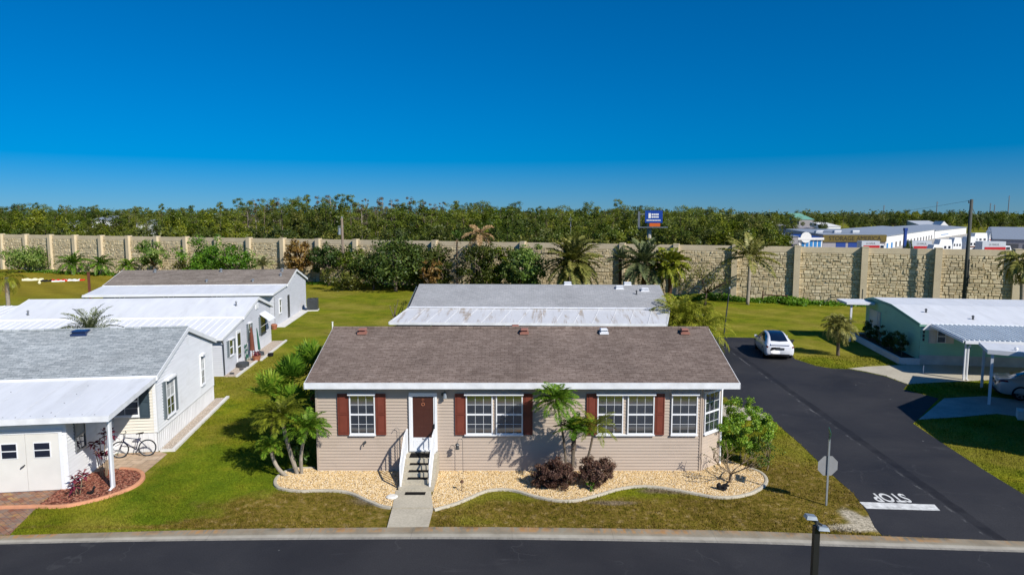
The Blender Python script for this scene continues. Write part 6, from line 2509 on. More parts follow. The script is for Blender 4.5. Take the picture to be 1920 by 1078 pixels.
def make_car(label, loc, rz, paint, sedan=False):
    """x runs forward. Each station: x, half width, bottom, shoulder height, roof height, half roof width."""
    o = thing('parked_car', label, 'car', loc, rz)
    if not sedan:
        S = [(-2.38, .62, .42, .80, .86, .50), (-2.33, .84, .34, .92, 1.00, .62), (-2.22, .90, .26, .97, 1.08, .68), (-1.95, .94, .22, 1.00, 1.22, .68), (-1.45, .96, .20, 1.00, 1.44, .62), (-.85, .96, .20, .98, 1.59, .60),
             (-.15, .96, .20, .96, 1.62, .61), (.45, .96, .20, .94, 1.55, .62), (1.0, .96, .20, .92, 1.30, .66), (1.4, .95, .21, .90, 1.04, .72), (1.85, .93, .23, .84, .91, .74), (2.2, .86, .27, .74, .78, .62), (2.37, .66, .36, .60, .62, .46)]
    else:
        S = [(-2.45, .60, .46, .86, .90, .50), (-2.40, .82, .36, 1.00, 1.03, .66), (-2.25, .89, .28, 1.04, 1.07, .72), (-1.85, .92, .24, 1.02, 1.10, .70), (-1.45, .93, .22, .99, 1.27, .62), (-.75, .93, .20, .95, 1.45, .56),
             (-.1, .93, .20, .94, 1.48, .57), (.45, .93, .20, .93, 1.40, .58), (1.0, .93, .20, .92, 1.12, .66), (1.35, .92, .21, .90, .98, .72), (1.85, .90, .23, .84, .88, .72), (2.25, .84, .27, .74, .77, .60), (2.42, .62, .36, .60, .62, .44)]
    st = []
    for x, w_, zb, zs, zr, wr in S:
        ring = [(0, zb), (w_ * .82, zb), (w_ * .97, zb + .13), (w_, zb + .3), (w_ * .985, zs - .14), (w_ * .93, zs)]
        dz = zr - zs
        ring += [(w_ * .93 + (wr - w_ * .93) * .45, zs + dz * .5), (wr, zs + dz * .86), (wr * .72, zs + dz * .975), (wr * .3, zr), (0, zr + .004)]
        st.append([(x, y, z) for y, z in ring])
    NU, NV = 6, 4
    A = smooth_grid(np.array(st, float), NU, NV)
    nu, nv = A.shape[:2]
    mb = MB()
    for sgn in (1, -1):
        B = A * np.array([1, sgn, 1])
        idx = lambda i, j: i * nv + j
        fs = [(idx(i, j), idx(i + 1, j), idx(i + 1, j + 1), idx(i, j + 1)) for i in range(nu - 1) for j in range(nv - 1)]
        if sgn > 0:
            fs = [f[::-1] for f in fs]
        mb.add(B.reshape(-1, 3), fs)
        n0 = len(mb.v) - nu * nv
        for i in (0, nu - 1):
            mb.f.append(tuple(n0 + idx(i, j) for j in range(nv)))
            mb.m.append(0)
    body = mb.build('body', paint, o, smooth=True)
    P_ = A
    du = np.gradient(P_, axis=0); dv = np.gradient(P_, axis=1)
    N = unit(np.cross(du, dv))
    N[:, :, :] *= np.sign((N * (P_ - np.array([0, 0, .7]))).sum(2).mean())

    def S_at(a, b):                                 # position at station a, ring b (fractional)
        i, j = a * NU, b * NV
        i0, j0 = int(min(i, nu - 1.001)), int(min(j, nv - 1.001))
        f, g = i - i0, j - j0
        def L(T):
            return (T[i0, j0] * (1 - f) + T[i0 + 1, j0] * f) * (1 - g) + (T[i0, j0 + 1] * (1 - f) + T[i0 + 1, j0 + 1] * f) * g
        return L(P_), unit(L(N))

    def patch(name, quad, mat, off=.006, sides=(1, -1), n=10, par=None, both=False):
        """Skin patch: quad of four (station, ring) corners lifted off the body."""
        res = []
        for group in ([sides] if both else [(s,) for s in sides]):
            q = MB()
            for sgn in group:
                vs = []
                for a in range(n + 1):
                    for b in range(n + 1):
                        s, t = a / n, b / n
                        c = (np.array(quad[0]) * (1 - s) + np.array(quad[1]) * s) * (1 - t) + (np.array(quad[3]) * (1 - s) + np.array(quad[2]) * s) * t
                        p, nn = S_at(*c)
                        p = p + nn * off
                        vs.append((p[0], p[1] * sgn, p[2]))
                q.add(vs, [(a * (n + 1) + b, (a + 1) * (n + 1) + b, (a + 1) * (n + 1) + b + 1, a * (n + 1) + b + 1) for a in range(n) for b in range(n)])
            res.append(q.build(name, mat, par or o, smooth=True))
        return res
    if not sedan:
        patch('rear_window', [(2.75, 10), (2.95, 7.75), (6.6, 7.85), (6.6, 10)], M['glass_car'], .008, both=True)
        patch('side_window', [(3.6, 5.5), (4.9, 5.3), (4.9, 6.95), (4.1, 6.85)], M['glass_car'])
        patch('side_window', [(5.0, 5.3), (6.5, 5.3), (6.5, 6.95), (5.0, 6.95)], M['glass_car'])
        patch('side_window', [(6.6, 5.3), (8.3, 5.25), (7.4, 6.9), (6.6, 6.95)], M['glass_car'])
        patch('windscreen', [(6.9, 10), (7.1, 7.8), (8.8, 7.4), (8.95, 10)], M['glass_car'], .008, both=True)
        patch('tail_light', [(.75, 5.2), (1.9, 4.5), (1.9, 4.05), (.75, 4.35)], M['tail_red'], .008)
        zr = .9
    else:
        patch('rear_window', [(3.2, 10), (3.4, 7.5), (4.75, 7.8), (4.85, 10)], M['glass_car'], .008, both=True)
        patch('side_window', [(4.2, 5.5), (5.2, 5.3), (5.2, 6.95), (4.7, 6.85)], M['glass_car'])
        patch('side_window', [(5.3, 5.3), (6.7, 5.3), (6.7, 6.95), (5.3, 6.95)], M['glass_car'])
        patch('side_window', [(6.8, 5.3), (8.2, 5.25), (7.5, 6.9), (6.8, 6.95)], M['glass_car'])
        patch('windscreen', [(7.1, 10), (7.3, 7.8), (8.6, 7.4), (8.75, 10)], M['glass_car'], .008, both=True)
        patch('tail_light', [(.7, 5.0), (2.5, 4.75), (2.6, 4.15), (.7, 4.0)], M['tail_red'], .008)
    patch('headlight', [(10.6, 5.0), (11.5, 4.9), (11.5, 4.2), (10.6, 4.5)], M['glass_dark'], .008)
    for s, e in ((4.95, 4.98), (6.5, 6.53)):        # door gaps
        patch('door_seam', [(s, 1.6), (e, 1.6), (e, 5.25), (s, 5.25)], M['black_metal'], .004)
    rear = S[1][0]
    mb = MB()
    mb.box(S[0][0] - .035, S[0][0] + .1, -.26, .26, .70, .82)
    mb.build('licence_plate', M['dark_metal'], o)
    mb = MB()
    mb.box(S[0][0] - .012, S[0][0] + .3, -.60, .60, .30, .40)
    mb.box(S[0][0] + .05, S[0][0] + .3, -.78, .78, .28, .44)
    mb.build('rear_bumper', M['rubber'], o)
    if not sedan:
        mb = MB()
        mb.hexa([(-2.40, -.6, 1.0), (-2.40, .6, 1.0), (-2.1, .62, 1.09), (-2.1, -.62, 1.09), (-2.41, -.6, 1.03), (-2.41, .6, 1.03), (-2.1, .62, 1.125), (-2.1, -.62, 1.125)])
        mb.build('spoiler', paint, o)
    for x in (-1.45, 1.42):
        for s in (1, -1):
            yw = (.955 if not sedan else .925) * s
            mb = MB()
            mb.torus((x, yw - .10 * s, .345), (0, 1, 0), .27, .085, 28, 10)
            mb.disc((x, yw - .10 * s, .345), (0, 1, 0), .26, .15, 24)
            wh = mb.build('wheel', M['rubber'], o, smooth=False)
            mb = MB()
            for k in range(5):
                a = k * 1.2566
                mb.beam((x, yw - .018 * s, .345), (x + math.cos(a) * .22, yw - .024 * s, .345 + math.sin(a) * .22), .07, .014, up=(0, 1, 0))
            mb.torus((x, yw - .02 * s, .345), (0, 1, 0), .225, .014, 24, 6)
            mb.build('rim', M['alloy'] if not sedan else M['grey_metal'], wh)
            mb = MB()
            n = 24
            vs = [(x + math.cos(t) * .415, yw + .008 * s, .345 + math.sin(t) * .415) for t in np.linspace(-.25, math.pi + .25, n)]
            vi = [(x + math.cos(t) * .33, yw + .008 * s, .345 + math.sin(t) * .33) for t in np.linspace(-.25, math.pi + .25, n)]
            mb.add(vs + vi, [(k, k + 1, n + k + 1, n + k) for k in range(n - 1)])
            mb.build('wheel_arch', M['rubber'], o)
    for s in (1, -1):
        mb = MB()
        mb.box(.78, .95, s * 1.02 - .09, s * 1.02 + .09, .98, 1.12)
        mb.box(.82, .9, s * .92 - .05, s * .92 + .08, .98, 1.02)
        mb.build('wing_mirror', paint, o)
    return o


make_car('white hatchback car with dark glass roof parked on the side street', (18.2, 46.9, .008), R(90 - 10), M['car_white'])
cc = to_local(hf, Vector((0, 0, 0)))
c_, s_ = math.cos(R(-30)), math.sin(R(-30))
lx, ly = 3.05, 2.75
make_car('silver white saloon car parked under the right hand carport, its tail towards the street', (24.1 + lx * c_ - ly * s_, 34.0 + lx * s_ + ly * c_, .017), R(-24), M['car_silver'], True)

# ------------------------------------------------------------------ stop sign seen from behind
sb = G(1549, 947)
sg = thing('stop_sign', 'octagonal stop sign on a steel post, seen from its bare back', 'road sign', sb, R(2))
mb = MB()
mb.box(-.028, .028, -.022, .022, -.1, 2.28)
mb.build('post', M['galv'], sg)
def octa(r, y0, y1):
    m = MB()
    a = [(r * math.cos(R(22.5 + 45 * k)), r * math.sin(R(22.5 + 45 * k))) for k in range(8)]
    m.add([(x, y0, 1.36 + z) for x, z in a] + [(x, y1, 1.36 + z) for x, z in a],
          [tuple(range(8)), tuple(range(15, 7, -1))] + [(k, 8 + k, 8 + (k + 1) % 8, (k + 1) % 8) for k in range(8)])
    return m
octa(.36, .024, .028).build('sign_plate', M['sign_back'], sg)
octa(.355, .029, .031).build('sign_border', M['fabric_white'], sg)
fr_ = octa(.335, .032, .034).build('sign_face', M['sign_red'], sg)
text_mesh('lettering', 'STOP', .27, M['fabric_white'], (0, .036, 1.36), (R(90), 0, R(180)), fr_, .001, .82)
mb = MB()
mb.box(-.33, .33, -.008, .008, 2.30, 2.44)
n1 = mb.build('street_name_blade', M['sign_green'], sg)
n1.rotation_euler = (0, 0, R(64))
mb = MB()
mb.box(-.33, .33, -.008, .008, 2.46, 2.60)
n2 = mb.build('street_name_blade', M['sign_green'], sg)
n2.rotation_euler = (0, 0, R(69))
mb = MB()
mb.box(-.02, .02, -.02, .02, 2.28, 2.46)
mb.build('bracket', M['dark_metal'], sg)

# ------------------------------------------------------------------ street lamp by the street
lt = atY(1531, 985, 11.6)
lp = thing('street_lamp', 'dark square street lamp post with two small flood heads at the bottom right', 'street lamp', (lt.x, 11.6, 0))
mb = MB()
mb.box(-.05, .05, -.05, .05, 0, lt.z)
mb.box(-.11, .11, -.11, .11, 0, .05)
mb.build('post', M['black_metal'], lp)
mb = MB()
mb.tube([(0, 0, lt.z - .06), (0, 0, lt.z + .10)], .03, 8)
mb.beam((-.07, .05, lt.z + .09), (.08, -.05, lt.z + .03), .03, .03)
mb.build('bracket', M['dark_metal'], lp)
for sx, dz, dy in ((-1, .15, .06), (1, .0, -.05)):
    mb = MB()
    cx = .085 * sx
    z = lt.z + dz
    e = .13
    mb.hexa([(cx - .10, dy - .08, z - .035), (cx + .10, dy - .08, z - .05), (cx + .10, dy + .08, z - .05), (cx - .10, dy + .08, z - .035),
             (cx - .08, dy - .06, z + .03), (cx + .08, dy - .06, z + .01), (cx + .08, dy + .06, z + .01), (cx - .08, dy + .06, z + .03)])
    h_ = mb.build('lamp_head', M['galv'], lp)
    mb = MB()
    mb.box(cx - .075, cx + .075, dy - .06, dy + .06, z - .06, z - .051)
    mb.build('lens', M['glass_dark'], h_)

# ------------------------------------------------------------------ bicycle by the left house
ba, bb_ = G(231, 859), G(270, 856)
bm = (ba + bb_) / 2
bk = thing('bicycle', 'navy blue bicycle leaning against the white skirting of the left house', 'bicycle', (bm.x, bm.y + .02, .014), math.atan2(bb_.y - ba.y, bb_.x - ba.x))
WB = (bb_ - ba).length
if WB < .95: WB = 1.0
xr, xf = WB / 2, -WB / 2
wr = .335
for x, nm in ((xf, 'front'), (xr, 'rear')):
    mb = MB()
    mb.torus((x, 0, wr), (0, 1, 0), wr - .02, .021, 40, 8)
    wh = mb.build('wheel', M['rubber'], bk, smooth=True)
    mb = MB()
    mb.torus((x, 0, wr), (0, 1, 0), wr - .045, .010, 36, 6)
    mb.disc((x, 0, wr), (0, 1, 0), .03, .08, 10)
    for k in range(16):
        a = k * math.pi / 8
        mb.beam((x, .012 * (-1) ** k, wr), (x + math.cos(a) * (wr - .05), 0, wr + math.sin(a) * (wr - .05)), .004, .004)
    mb.build('rim', M['galv'], wh)
mb = MB()
bbk = (.08, 0, .29); seat = (.20, 0, .76); head = (xf + .18, 0, .80); headl = (xf + .13, 0, .66)
for a, b, r in ((bbk, seat, .017), (head, (.17, 0, .70), .018), (headl, bbk, .022), (bbk, (xr, .04, wr), .010), (bbk, (xr, -.04, wr), .010),
                ((.185, .02, .70), (xr, .04, wr), .009), ((.185, -.02, .70), (xr, -.04, wr), .009), (head, headl, .024), (headl, (xf, .045, wr), .013), (headl, (xf, -.045, wr), .013)):
    mb.tube([a, b], r, 8)
mb.build('frame', M['bike_blue'], bk, smooth=True)
mb = MB()
mb.tube([head, (xf + .2, 0, .95)], .014, 8)
mb.tube([(xf + .12, -.29, 1.02), (xf + .2, -.15, .97), (xf + .2, .15, .97), (xf + .12, .29, 1.02)], .013, 8)
mb.build('handlebar', M['black_metal'], bk)
mb = MB()
mb.tube([seat, (.225, 0, .90)], .013, 8)
mb.hexa([(.10, -.03, .90), (.36, -.09, .91), (.36, .09, .91), (.10, .03, .90), (.10, -.025, .94), (.36, -.08, .97), (.36, .08, .97), (.10, .025, .94)])
mb.build('saddle', M['black_metal'], bk)
mb = MB()
mb.torus((.08, .05, .29), (0, 1, 0), .085, .007, 20, 6)
mb.beam((.08, .06, .29), (.18, .06, .15), .02, .014)
mb.beam((.08, -.06, .29), (-.02, -.06, .43), .02, .014)
mb.box(.15, .23, .06, .14, .14, .16)
mb.box(-.06, .02, -.14, -.06, .42, .44)
mb.build('crankset', M['dark_metal'], bk)
bk.rotation_euler.x = R(-7)

# ------------------------------------------------------------------ small garden things
def small(name, label, cat, loc, build, mat, rz=0):
    mb = MB()
    build(mb)
    o = mb.build(name, mat, None, origin=(0, 0, 0))
    o.location, o.rotation_euler = loc, (0, 0, rz)
    return tag(o, label, cat, kind='thing')


def hook(h):
    def f(mb):
        pts = [(0, 0, -.1), (0, 0, h)] + [(-.09 + .09 * math.cos(t), 0, h + .09 * math.sin(t)) for t in np.linspace(.3, math.pi, 8)] + [(-.19, 0, h - .04), (-.21, 0, h - .02)]
        mb.tube(pts, .008, 6)
    return f


for u, v, h, lab in ((731, 884, 1.15, 'thin grey shepherd hook in the gravel close to the house wall, the shorter one'),
                     ('b', 0, 1.62, 'thin grey shepherd hook between the wall and the step rail, the taller one')):
    loc = G(731, 884) if u != 'b' else Vector((-4.22, YF - .12, .03))
    small('shepherd_hook', lab, 'garden hook', loc, hook(h), M['grey_metal'])
ln = Vector((gx(868, 24.55), 24.55, .03))
o = thing('garden_lantern', 'small dark lantern hanging from a garden hook right of the entry steps', 'lantern', ln)
mb = MB()
hook(1.28)(mb)
mb.build('stake', M['dark_metal'], o)
mb = MB()
mb.tube([(-.2, 0, 1.22), (-.2, 0, 1.16), (-.2, 0, 1.13)], [.01, .07, .09], 8)
mb.tube([(-.2, 0, 1.125), (-.2, 0, 1.0)], .06, 8)
mb.tube([(-.2, 0, .995), (-.2, 0, .975)], .08, 8)
mb.build('lamp_body', M['dark_metal'], o)
pl2 = G(866, 922)
o = thing('garden_light', 'thin rusty path light standing in the gravel right of the steps', 'garden light', pl2)
mb = MB()
mb.tube([(0, 0, -.05), (0, 0, .36)], .012, 6)
mb.build('stake', M['rust'], o)
mb = MB()
mb.tube([(0, 0, .36), (0, 0, .43)], [.075, .035], 10)
mb.build('shade', M['rust'], o)
small('flat_stone', 'flat white stone lying in the gravel left of the concrete walk', 'stone', G(735, 932, .04),
      lambda mb: mb.tube([(0, 0, -.01), (0, 0, .035), (0, 0, .06)], [.20, .21, .15], 9), M['stone_white'])
def gnome(mb):
    mb.tube([(0, 0, 0), (0, 0, .05)], .14, 10)
    mb.tube([(-.12, 0, .05), (-.12, 0, .18), (-.10, 0, .26)], [.07, .09, .03], 8)
    mb.tube([(.1, .02, .05), (.1, .02, .15)], [.09, .06], 8)
    mb.tube([(.02, .04, .14), (.14, .0, .2), (.2, .02, .3)], [.05, .045, .02], 6)
    mb.beam((-.2, 0, .12), (.24, 0, .16), .05, .06)
small('garden_ornament', 'low dark animal ornament on the gravel under the leafless shrub', 'ornament', G(1354, 918, .03), gnome, M['fabric_black'])
def squirrel(mb):
    mb.tube([(-.1, 0, .02), (0, 0, .05), (.06, 0, .1), (.09, 0, .2)], [.03, .06, .05, .02], 8)
    mb.tube([(-.12, 0, .04), (-.1, 0, .09)], [.04, .03], 8)
    mb.tube([(.08, 0, .18), (.13, 0, .24), (.11, 0, .3)], [.03, .045, .02], 8)
    mb.tube([(-.09, .02, 0), (-.09, .02, .04)], .015, 6)
    mb.tube([(.04, .02, 0), (.04, .02, .06)], .018, 6)
small('garden_ornament', 'small black squirrel shaped ornament on the red mulch', 'ornament', G(171, 926, .03), squirrel, M['fabric_black'])
wp_ = G(624, 628)
small('marker_post', 'short white pipe standing on the lawn beyond the brown roof', 'pipe', wp_, lambda mb: (mb.tube([(0, 0, -.1), (0, 0, 1.0)], .055, 10), mb.tube([(0, 0, 1.0), (0, 0, 1.07)], .075, 10)), M['white'])
dp = G(1290, 705)
small('marker_post', 'thin white stake standing on the driveway of the green house', 'stake', G(1731, 700), lambda mb: mb.tube([(0, 0, 0), (0, 0, .5)], .025, 6), M['white'])

# things by the white coated house
def at_house(h, x, y, z=0):
    c, s = math.cos(h.rotation_euler.z), math.sin(h.rotation_euler.z)
    return Vector((h.location.x + x * c - y * s, h.location.y + x * s + y * c, z))


umb = thing('garden_umbrella', 'folded brown garden umbrella leaning by the door of the pale grey house', 'umbrella', at_house(hb, .35, 4.7, .05), R(10))
mb = MB(); mb.tube([(0, 0, 0), (-.05, .1, 2.2)], .025, 8); mb.build('pole', M['wood_pole'], umb)
mb = MB(); mb.tube([(-.01, .02, .55), (-.02, .05, .8), (-.03, .06, 1.5), (-.05, .1, 2.1)], [.17, .15, .12, .04], 9); mb.build('canopy', M['fabric_brown'], umb)
umb2 = thing('garden_umbrella', 'folded green garden umbrella in a grey foot beside the brown one', 'umbrella', at_house(hb, .5, 5.9, .05), R(10))
mb = MB(); mb.tube([(0, 0, 0), (-.1, -.2, 1.9)], .022, 8); mb.build('pole', M['dark_metal'], umb2)
mb = MB(); mb.tube([(-.02, -.04, .4), (-.04, -.09, .8), (-.1, -.2, 1.85)], [.09, .08, .03], 8); mb.build('canopy', M['fabric_green'], umb2)
mb = MB(); mb.tube([(0, 0, -.02), (0, 0, .2), (0, 0, .28)], [.3, .28, .08], 12); mb.build('foot', M['dark_metal'], umb2)
small('folding_chair', 'dark folded garden chair leaning on the wall of the pale grey house', 'chair', at_house(hb, .2, 3.9, .05),
      lambda mb: (mb.beam((0, 0, 0), (-.1, 0, 1.1), .03, .03), mb.beam((0, .45, 0), (-.1, .45, 1.1), .03, .03), mb.beam((-.09, .01, 1.0), (-.09, .44, 1.0), .03, .1),
                  mb.beam((-.06, .01, .7), (-.06, .44, .7), .03, .1), mb.beam((-.02, .01, .3), (-.02, .44, .3), .03, .25)), M['fabric_green'], R(5))
pot = thing('flower_pot', 'clay pot of red flowers on the edging by the pale grey house', 'plant pot', at_house(hb, .75, 4.15, .05))
mb = MB(); mb.tube([(0, 0, 0), (0, 0, .3)], [.2, .29], 12); mb.build('pot', M['clay'], pot)
quads_mesh('flowers', leaf_quads(cluster_points(np.array([[0, 0, .42]]), np.array([.26]), 90), .13, .08), M['ti_red'], pot)
small('stepping_lid', 'round grey drum lid lying by the corner of the pale grey house', 'lid', at_house(hb, .45, 2.2, .05), lambda mb: mb.tube([(0, 0, 0), (0, 0, .28), (0, 0, .32)], [.36, .38, .3], 14), M['dark_metal'])
small('plant_pot', 'small black pot on the lawn edge by the pale grey house', 'plant pot', at_house(hb, 1.3, 5.6), lambda mb: mb.tube([(0, 0, 0), (0, 0, .22)], [.15, .2], 10), M['fabric_black'])
for k, (x, y) in enumerate(((.35, .25), (.62, 1.3))):
    small('drain_cap', ('round drain pipe end at the front corner of the pale grey house', 'round drain pipe end one step behind the front corner of the pale grey house')[k], 'drain pipe', at_house(hb, x, y, .05),
          lambda mb: mb.tube([(-.12, 0, .05), (.12, 0, .05)], .06, 8), M['dark_metal'])
for k, (x, y, r) in enumerate(((-.5, -.5, .26), (.25, -.9, .3))):
    small('plant_pot', ('brown clay pot by the corner of the grey house, the smaller one', 'brown clay pot by the corner of the grey house, the larger one')[k], 'plant pot', at_house(hc, x - .1, y), lambda mb: mb.tube([(0, 0, 0), (0, 0, r * 1.2), (0, 0, r * 1.5)], [r * .7, r, r * .6], 10), M['clay'])
ac = thing('air_conditioner', 'dark grey air conditioner unit beside the far grey house', 'air conditioner', at_house(hc, 1.15, 10.3), R(9))
mb = MB(); mb.box(-.55, .55, -.6, .6, 0, .1); mb.build('base', M['concrete_white'], ac)
mb = MB(); mb.box(-.5, .5, -.5, .5, .1, 1.2)
for k in range(9):
    mb.box(-.52, .52, -.52, -.502, .18 + k * .11, .23 + k * .11)
mb.build('cabinet', M['dark_metal'], ac)
mb = MB(); mb.torus((0, 0, 1.21), (0, 0, 1), .36, .03, 20, 6); mb.torus((0, 0, 1.21), (0, 0, 1), .2, .02, 20, 6); mb.disc((0, 0, 1.205), (0, 0, 1), .06, .03); mb.build('fan_grille', M['black_metal'], ac)

# deflated lawn inflatables, lying flat on the brown field
def cloth(name, label, cat, loc, L, W, mat, rz, hmax=.28, seed=0, parent=None):
    r = np.random.default_rng(seed)
    nx, ny = 26, 12
    mb = MB()
    vs = []
    for i in range(nx + 1):
        for j in range(ny + 1):
            t, s = i / nx, j / ny * 2 - 1
            half = W / 2 * (.55 + .45 * math.sin(t * 7 + seed) * math.sin(t * math.pi)) * math.sin(math.pi * (.08 + .84 * t)) ** .4
            x = (t - .5) * L + r.normal(0, .02)
            y = s * half + .15 * math.sin(t * 5 + seed)
            z = max(.012, hmax * (1 - s * s) * (.35 + .65 * abs(math.sin(t * 9 + s * 2 + seed))) + r.normal(0, .02)) if abs(s) < .99 else .005
            vs.append((x, y, z))
    mb.add(vs, [(i * (ny + 1) + j, (i + 1) * (ny + 1) + j, (i + 1) * (ny + 1) + j + 1, i * (ny + 1) + j + 1) for i in range(nx) for j in range(ny)])
    o = mb.build(name, mat, parent, smooth=True)
    o.location, o.rotation_euler = loc, (0, 0, rz)
    if label:
        tag(o, label, cat, kind='thing')
    return o


c1 = G(116, 527)
inf = thing('deflated_inflatable', 'collapsed red, white and black inflatable lying flat on the brown field', 'lawn inflatable', c1, R(14))
inf.scale = (.72, .8, 1)
cloth('red_cloth', None, None, (-.4, 0, 0), 3.0, 2.0, M['fabric_red'], 0, .3, 1, inf)
cloth('white_cloth', None, None, (1.9, .1, 0), 2.6, 1.6, M['fabric_white'], R(5), .26, 2, inf)
cloth('white_cloth', None, None, (-.2, -1.0, 0), 2.2, .7, M['fabric_white'], R(4), .18, 5, inf)
cloth('black_cloth', None, None, (-2.6, -.3, 0), 1.9, 1.9, M['fabric_black'], R(-8), .3, 3, inf)
cloth('red_cloth', None, None, (3.5, .3, 0), 1.0, .8, M['fabric_red'], R(5), .2, 4, inf)
cloth('deflated_inflatable', 'collapsed cream coloured inflatable lying on the field left of the red one', 'lawn inflatable', G(63, 526), 3.0, 1.3, M['fabric_cream'], R(6), .35, 6)
small('yellow_bag', 'tiny pale yellow bag on the field just below the cream inflatable', 'bag', G(74, 532), lambda mb: mb.tube([(0, 0, 0), (0, 0, .15), (0, 0, .4)], [.16, .2, .05], 8), M['fabric_cream'])

# poles on the field and by the wall
fp = Vector((gx(168, 76, 1), 76, 0))
small('field_post', 'brown square post standing on the brown field behind the white roofs', 'post', fp, lambda mb: (mb.box(-.1, .1, -.1, .1, 0, ytop(168, 511, 76)), mb.box(-.13, .13, -.13, .13, ytop(168, 511, 76), ytop(168, 511, 76) + .06)), M['fabric_brown'])
lp0 = G(1357, 628)
lt0 = atY(1368, 541, lp0.y - .3)
lo_ = thing('lamp_post', 'slender leaning dark lamp post on the lawn at the end of the side street', 'lamp post', lp0)
d = lt0 - lp0
mb = MB(); mb.tube([(0, 0, -.1), d * .5, d], [.06, .05, .04], 8); mb.build('pole', M['dark_metal'], lo_)
mb = MB(); mb.tube([d, d + Vector((0, 0, .14))], [.07, .05], 8); mb.build('cap', M['galv'], lo_)
pY = 67.5
ph = ytop(1808, 374, pY)
up_ = thing('utility_pole', 'tall dark wooden utility pole before the stone wall at the right', 'utility pole', (gx(1806, pY), pY, 0))
mb = MB(); mb.tube([(0, 0, -.3), (.02, 0, ph * .5), (.05, 0, ph)], [.21, .18, .14], 12); mb.build('pole', M['pole_dark'], up_, smooth=True)
mb = MB()
mb.beam((-.25, 0, ph - .35), (.15, 0, ph - .35), .06, .06)
mb.tube([(-.22, 0, ph - .36), (-.22, 0, ph - .1)], .05, 8)
mb.build('bracket', M['dark_metal'], up_)
mb = MB()
mb.tube([(.12, -.2, 2.5), (.12, -.2, 5.2)], .05, 8)
mb.build('conduit', M['dark_metal'], up_)
px_ = gx(1806, pY)
def wire(label, a, b, sag, r=.018):
    a, b = Vector(a), Vector(b)
    pts = [a.lerp(b, t) - Vector((0, 0, sag * 4 * t * (1 - t))) for t in np.linspace(0, 1, 18)]
    mb = MB(); mb.tube([p - a for p in pts], r, 5)
    o = mb.build('power_line', M['dark_metal'])
    o.location = a
    tag(o, label, 'cable', kind='thing')
wire('thin power line running left from the top of the tall utility pole', (px_ - .15, pY, ph - .12), atY(1540, 396, 260), 1.5, .014)
wire('guy wire falling right from the tall utility pole', (px_ + .1, pY, ytop(1812, 388, pY)), atY(1846, 433, 95), .1, .03)
mY = wall_at(645).y - 4
mh = ytop(644, 409, mY)
mp = thing('utility_pole', 'weathered grey utility pole with a small transformer rising behind the thicket', 'utility pole', (gx(645, mY), mY, 0))
mb = MB(); mb.tube([(0, 0, -.3), (-.05, 0, mh)], [.2, .15], 10); mb.build('pole', M['wood_pole'], mp, smooth=True)
mb = MB(); mb.tube([(-.42, 0, mh - 2.2), (-.42, 0, mh - 1.3)], .2, 10); mb.tube([(-.05, 0, mh), (-.05, 0, mh + .2)], .1, 8)
mb.beam((-.6, 0, mh - 1.1), (.2, 0, mh - 1.1), .08, .1); mb.build('transformer', M['galv'], mp)
lY = 130
small('light_pole', 'slim grey pole with a lamp head among the trees behind the big date palm', 'light pole', (gx(1069, lY), lY, 0),
      lambda mb: (mb.tube([(0, 0, 0), (0, 0, ytop(1069, 402, lY))], [.16, .1], 8), mb.beam((-.3, 0, ytop(1069, 412, lY)), (.5, 0, ytop(1069, 412, lY)), .25, .35)), M['galv'])
fr = front_of_wall(1430, 2.0)
fb = front_of_wall(1475, 2.0)
small('low_railing', 'low rusty pipe railing at the foot of the stone wall', 'railing', fr,
      lambda mb: (mb.tube([(0, 0, 0), (0, 0, 1.3)], .06, 6), mb.tube([(0, 0, .85), tuple(fb - fr + Vector((0, 0, .8)))], .06, 6), mb.tube([tuple(fb - fr), tuple(fb - fr + Vector((0, 0, .95)))], .06, 6)), M['rust'])
fr = front_of_wall(1548, 2.0)
small('leaning_stake', 'dark stake leaning over at the foot of the stone wall', 'stake', fr, lambda mb: mb.tube([(-.5, 0, 0), (.45, 0, .75)], .06, 6), M['pole_dark'])
fr = front_of_wall(1616, 1.6)
small('marker_stake', 'thin dark upright stake at the wall beside the green house', 'stake', fr, lambda mb: mb.tube([(0, 0, 0), (0, 0, 1.8)], .06, 6), M['pole_dark'])

# ------------------------------------------------------------------ billboard in the wood
bY = wall_at(1219).y + 15
bp = atY(1219, 425, bY)
bz0, bz1 = ytop(1220, 424, bY), ytop(1220, 395, bY)
bl = thing('billboard', 'blue billboard with white lettering on a pale pole in front of the wood', 'billboard', (gx(1217, bY, 5), bY, 0), R(-8))
mb = MB(); mb.tube([(0, .5, 0), (0, .5, bz0 + .3)], .3, 10); mb.build('pole', M['pole_light'], bl)
x0, x1 = -.62, 1.75
bz0 = ytop(1220, 418, bY)
mb = MB(); mb.box(x0, x1, 0, .25, bz0, bz1); bf = mb.build('sign_panel', M['blue'], bl)
mb = MB()
Hb = bz1 - bz0
mb.box(x0 + .45, x0 + .78, -.03, -.005, bz0 + Hb * .38, bz1 - Hb * .22)
for zc in (.62, .41):
    for k in range(4):
        a = x0 + .88 + k * .25
        mb.box(a, a + .2, -.03, -.005, bz0 + Hb * zc, bz0 + Hb * (zc + .13))
for k in range(9):
    a = x0 + .2 + k * .215
    mb.box(a, a + .18, -.03, -.005, bz0 + Hb * .16, bz0 + Hb * .25)
mb.build('lettering', M['fabric_white'], bf)
mb = MB(); mb.box(x0 + .6, x1 - .3, -.02, .2, bz0 - .5, bz0 - .04); mb.build('lower_sign', M['orange'], bl)
mb = MB()
mb.box(x0 - .9, x1 + .7, -.5, .3, bz0 - .68, bz0 - .55)
mb.box(x0 - 1.0, x0 - .7, -.2, .0, bz0 - .9, bz1 - .1)
mb.beam((x0 - .85, -.1, bz1 - .5), (x0, .1, bz1 - .5), .1, .1)
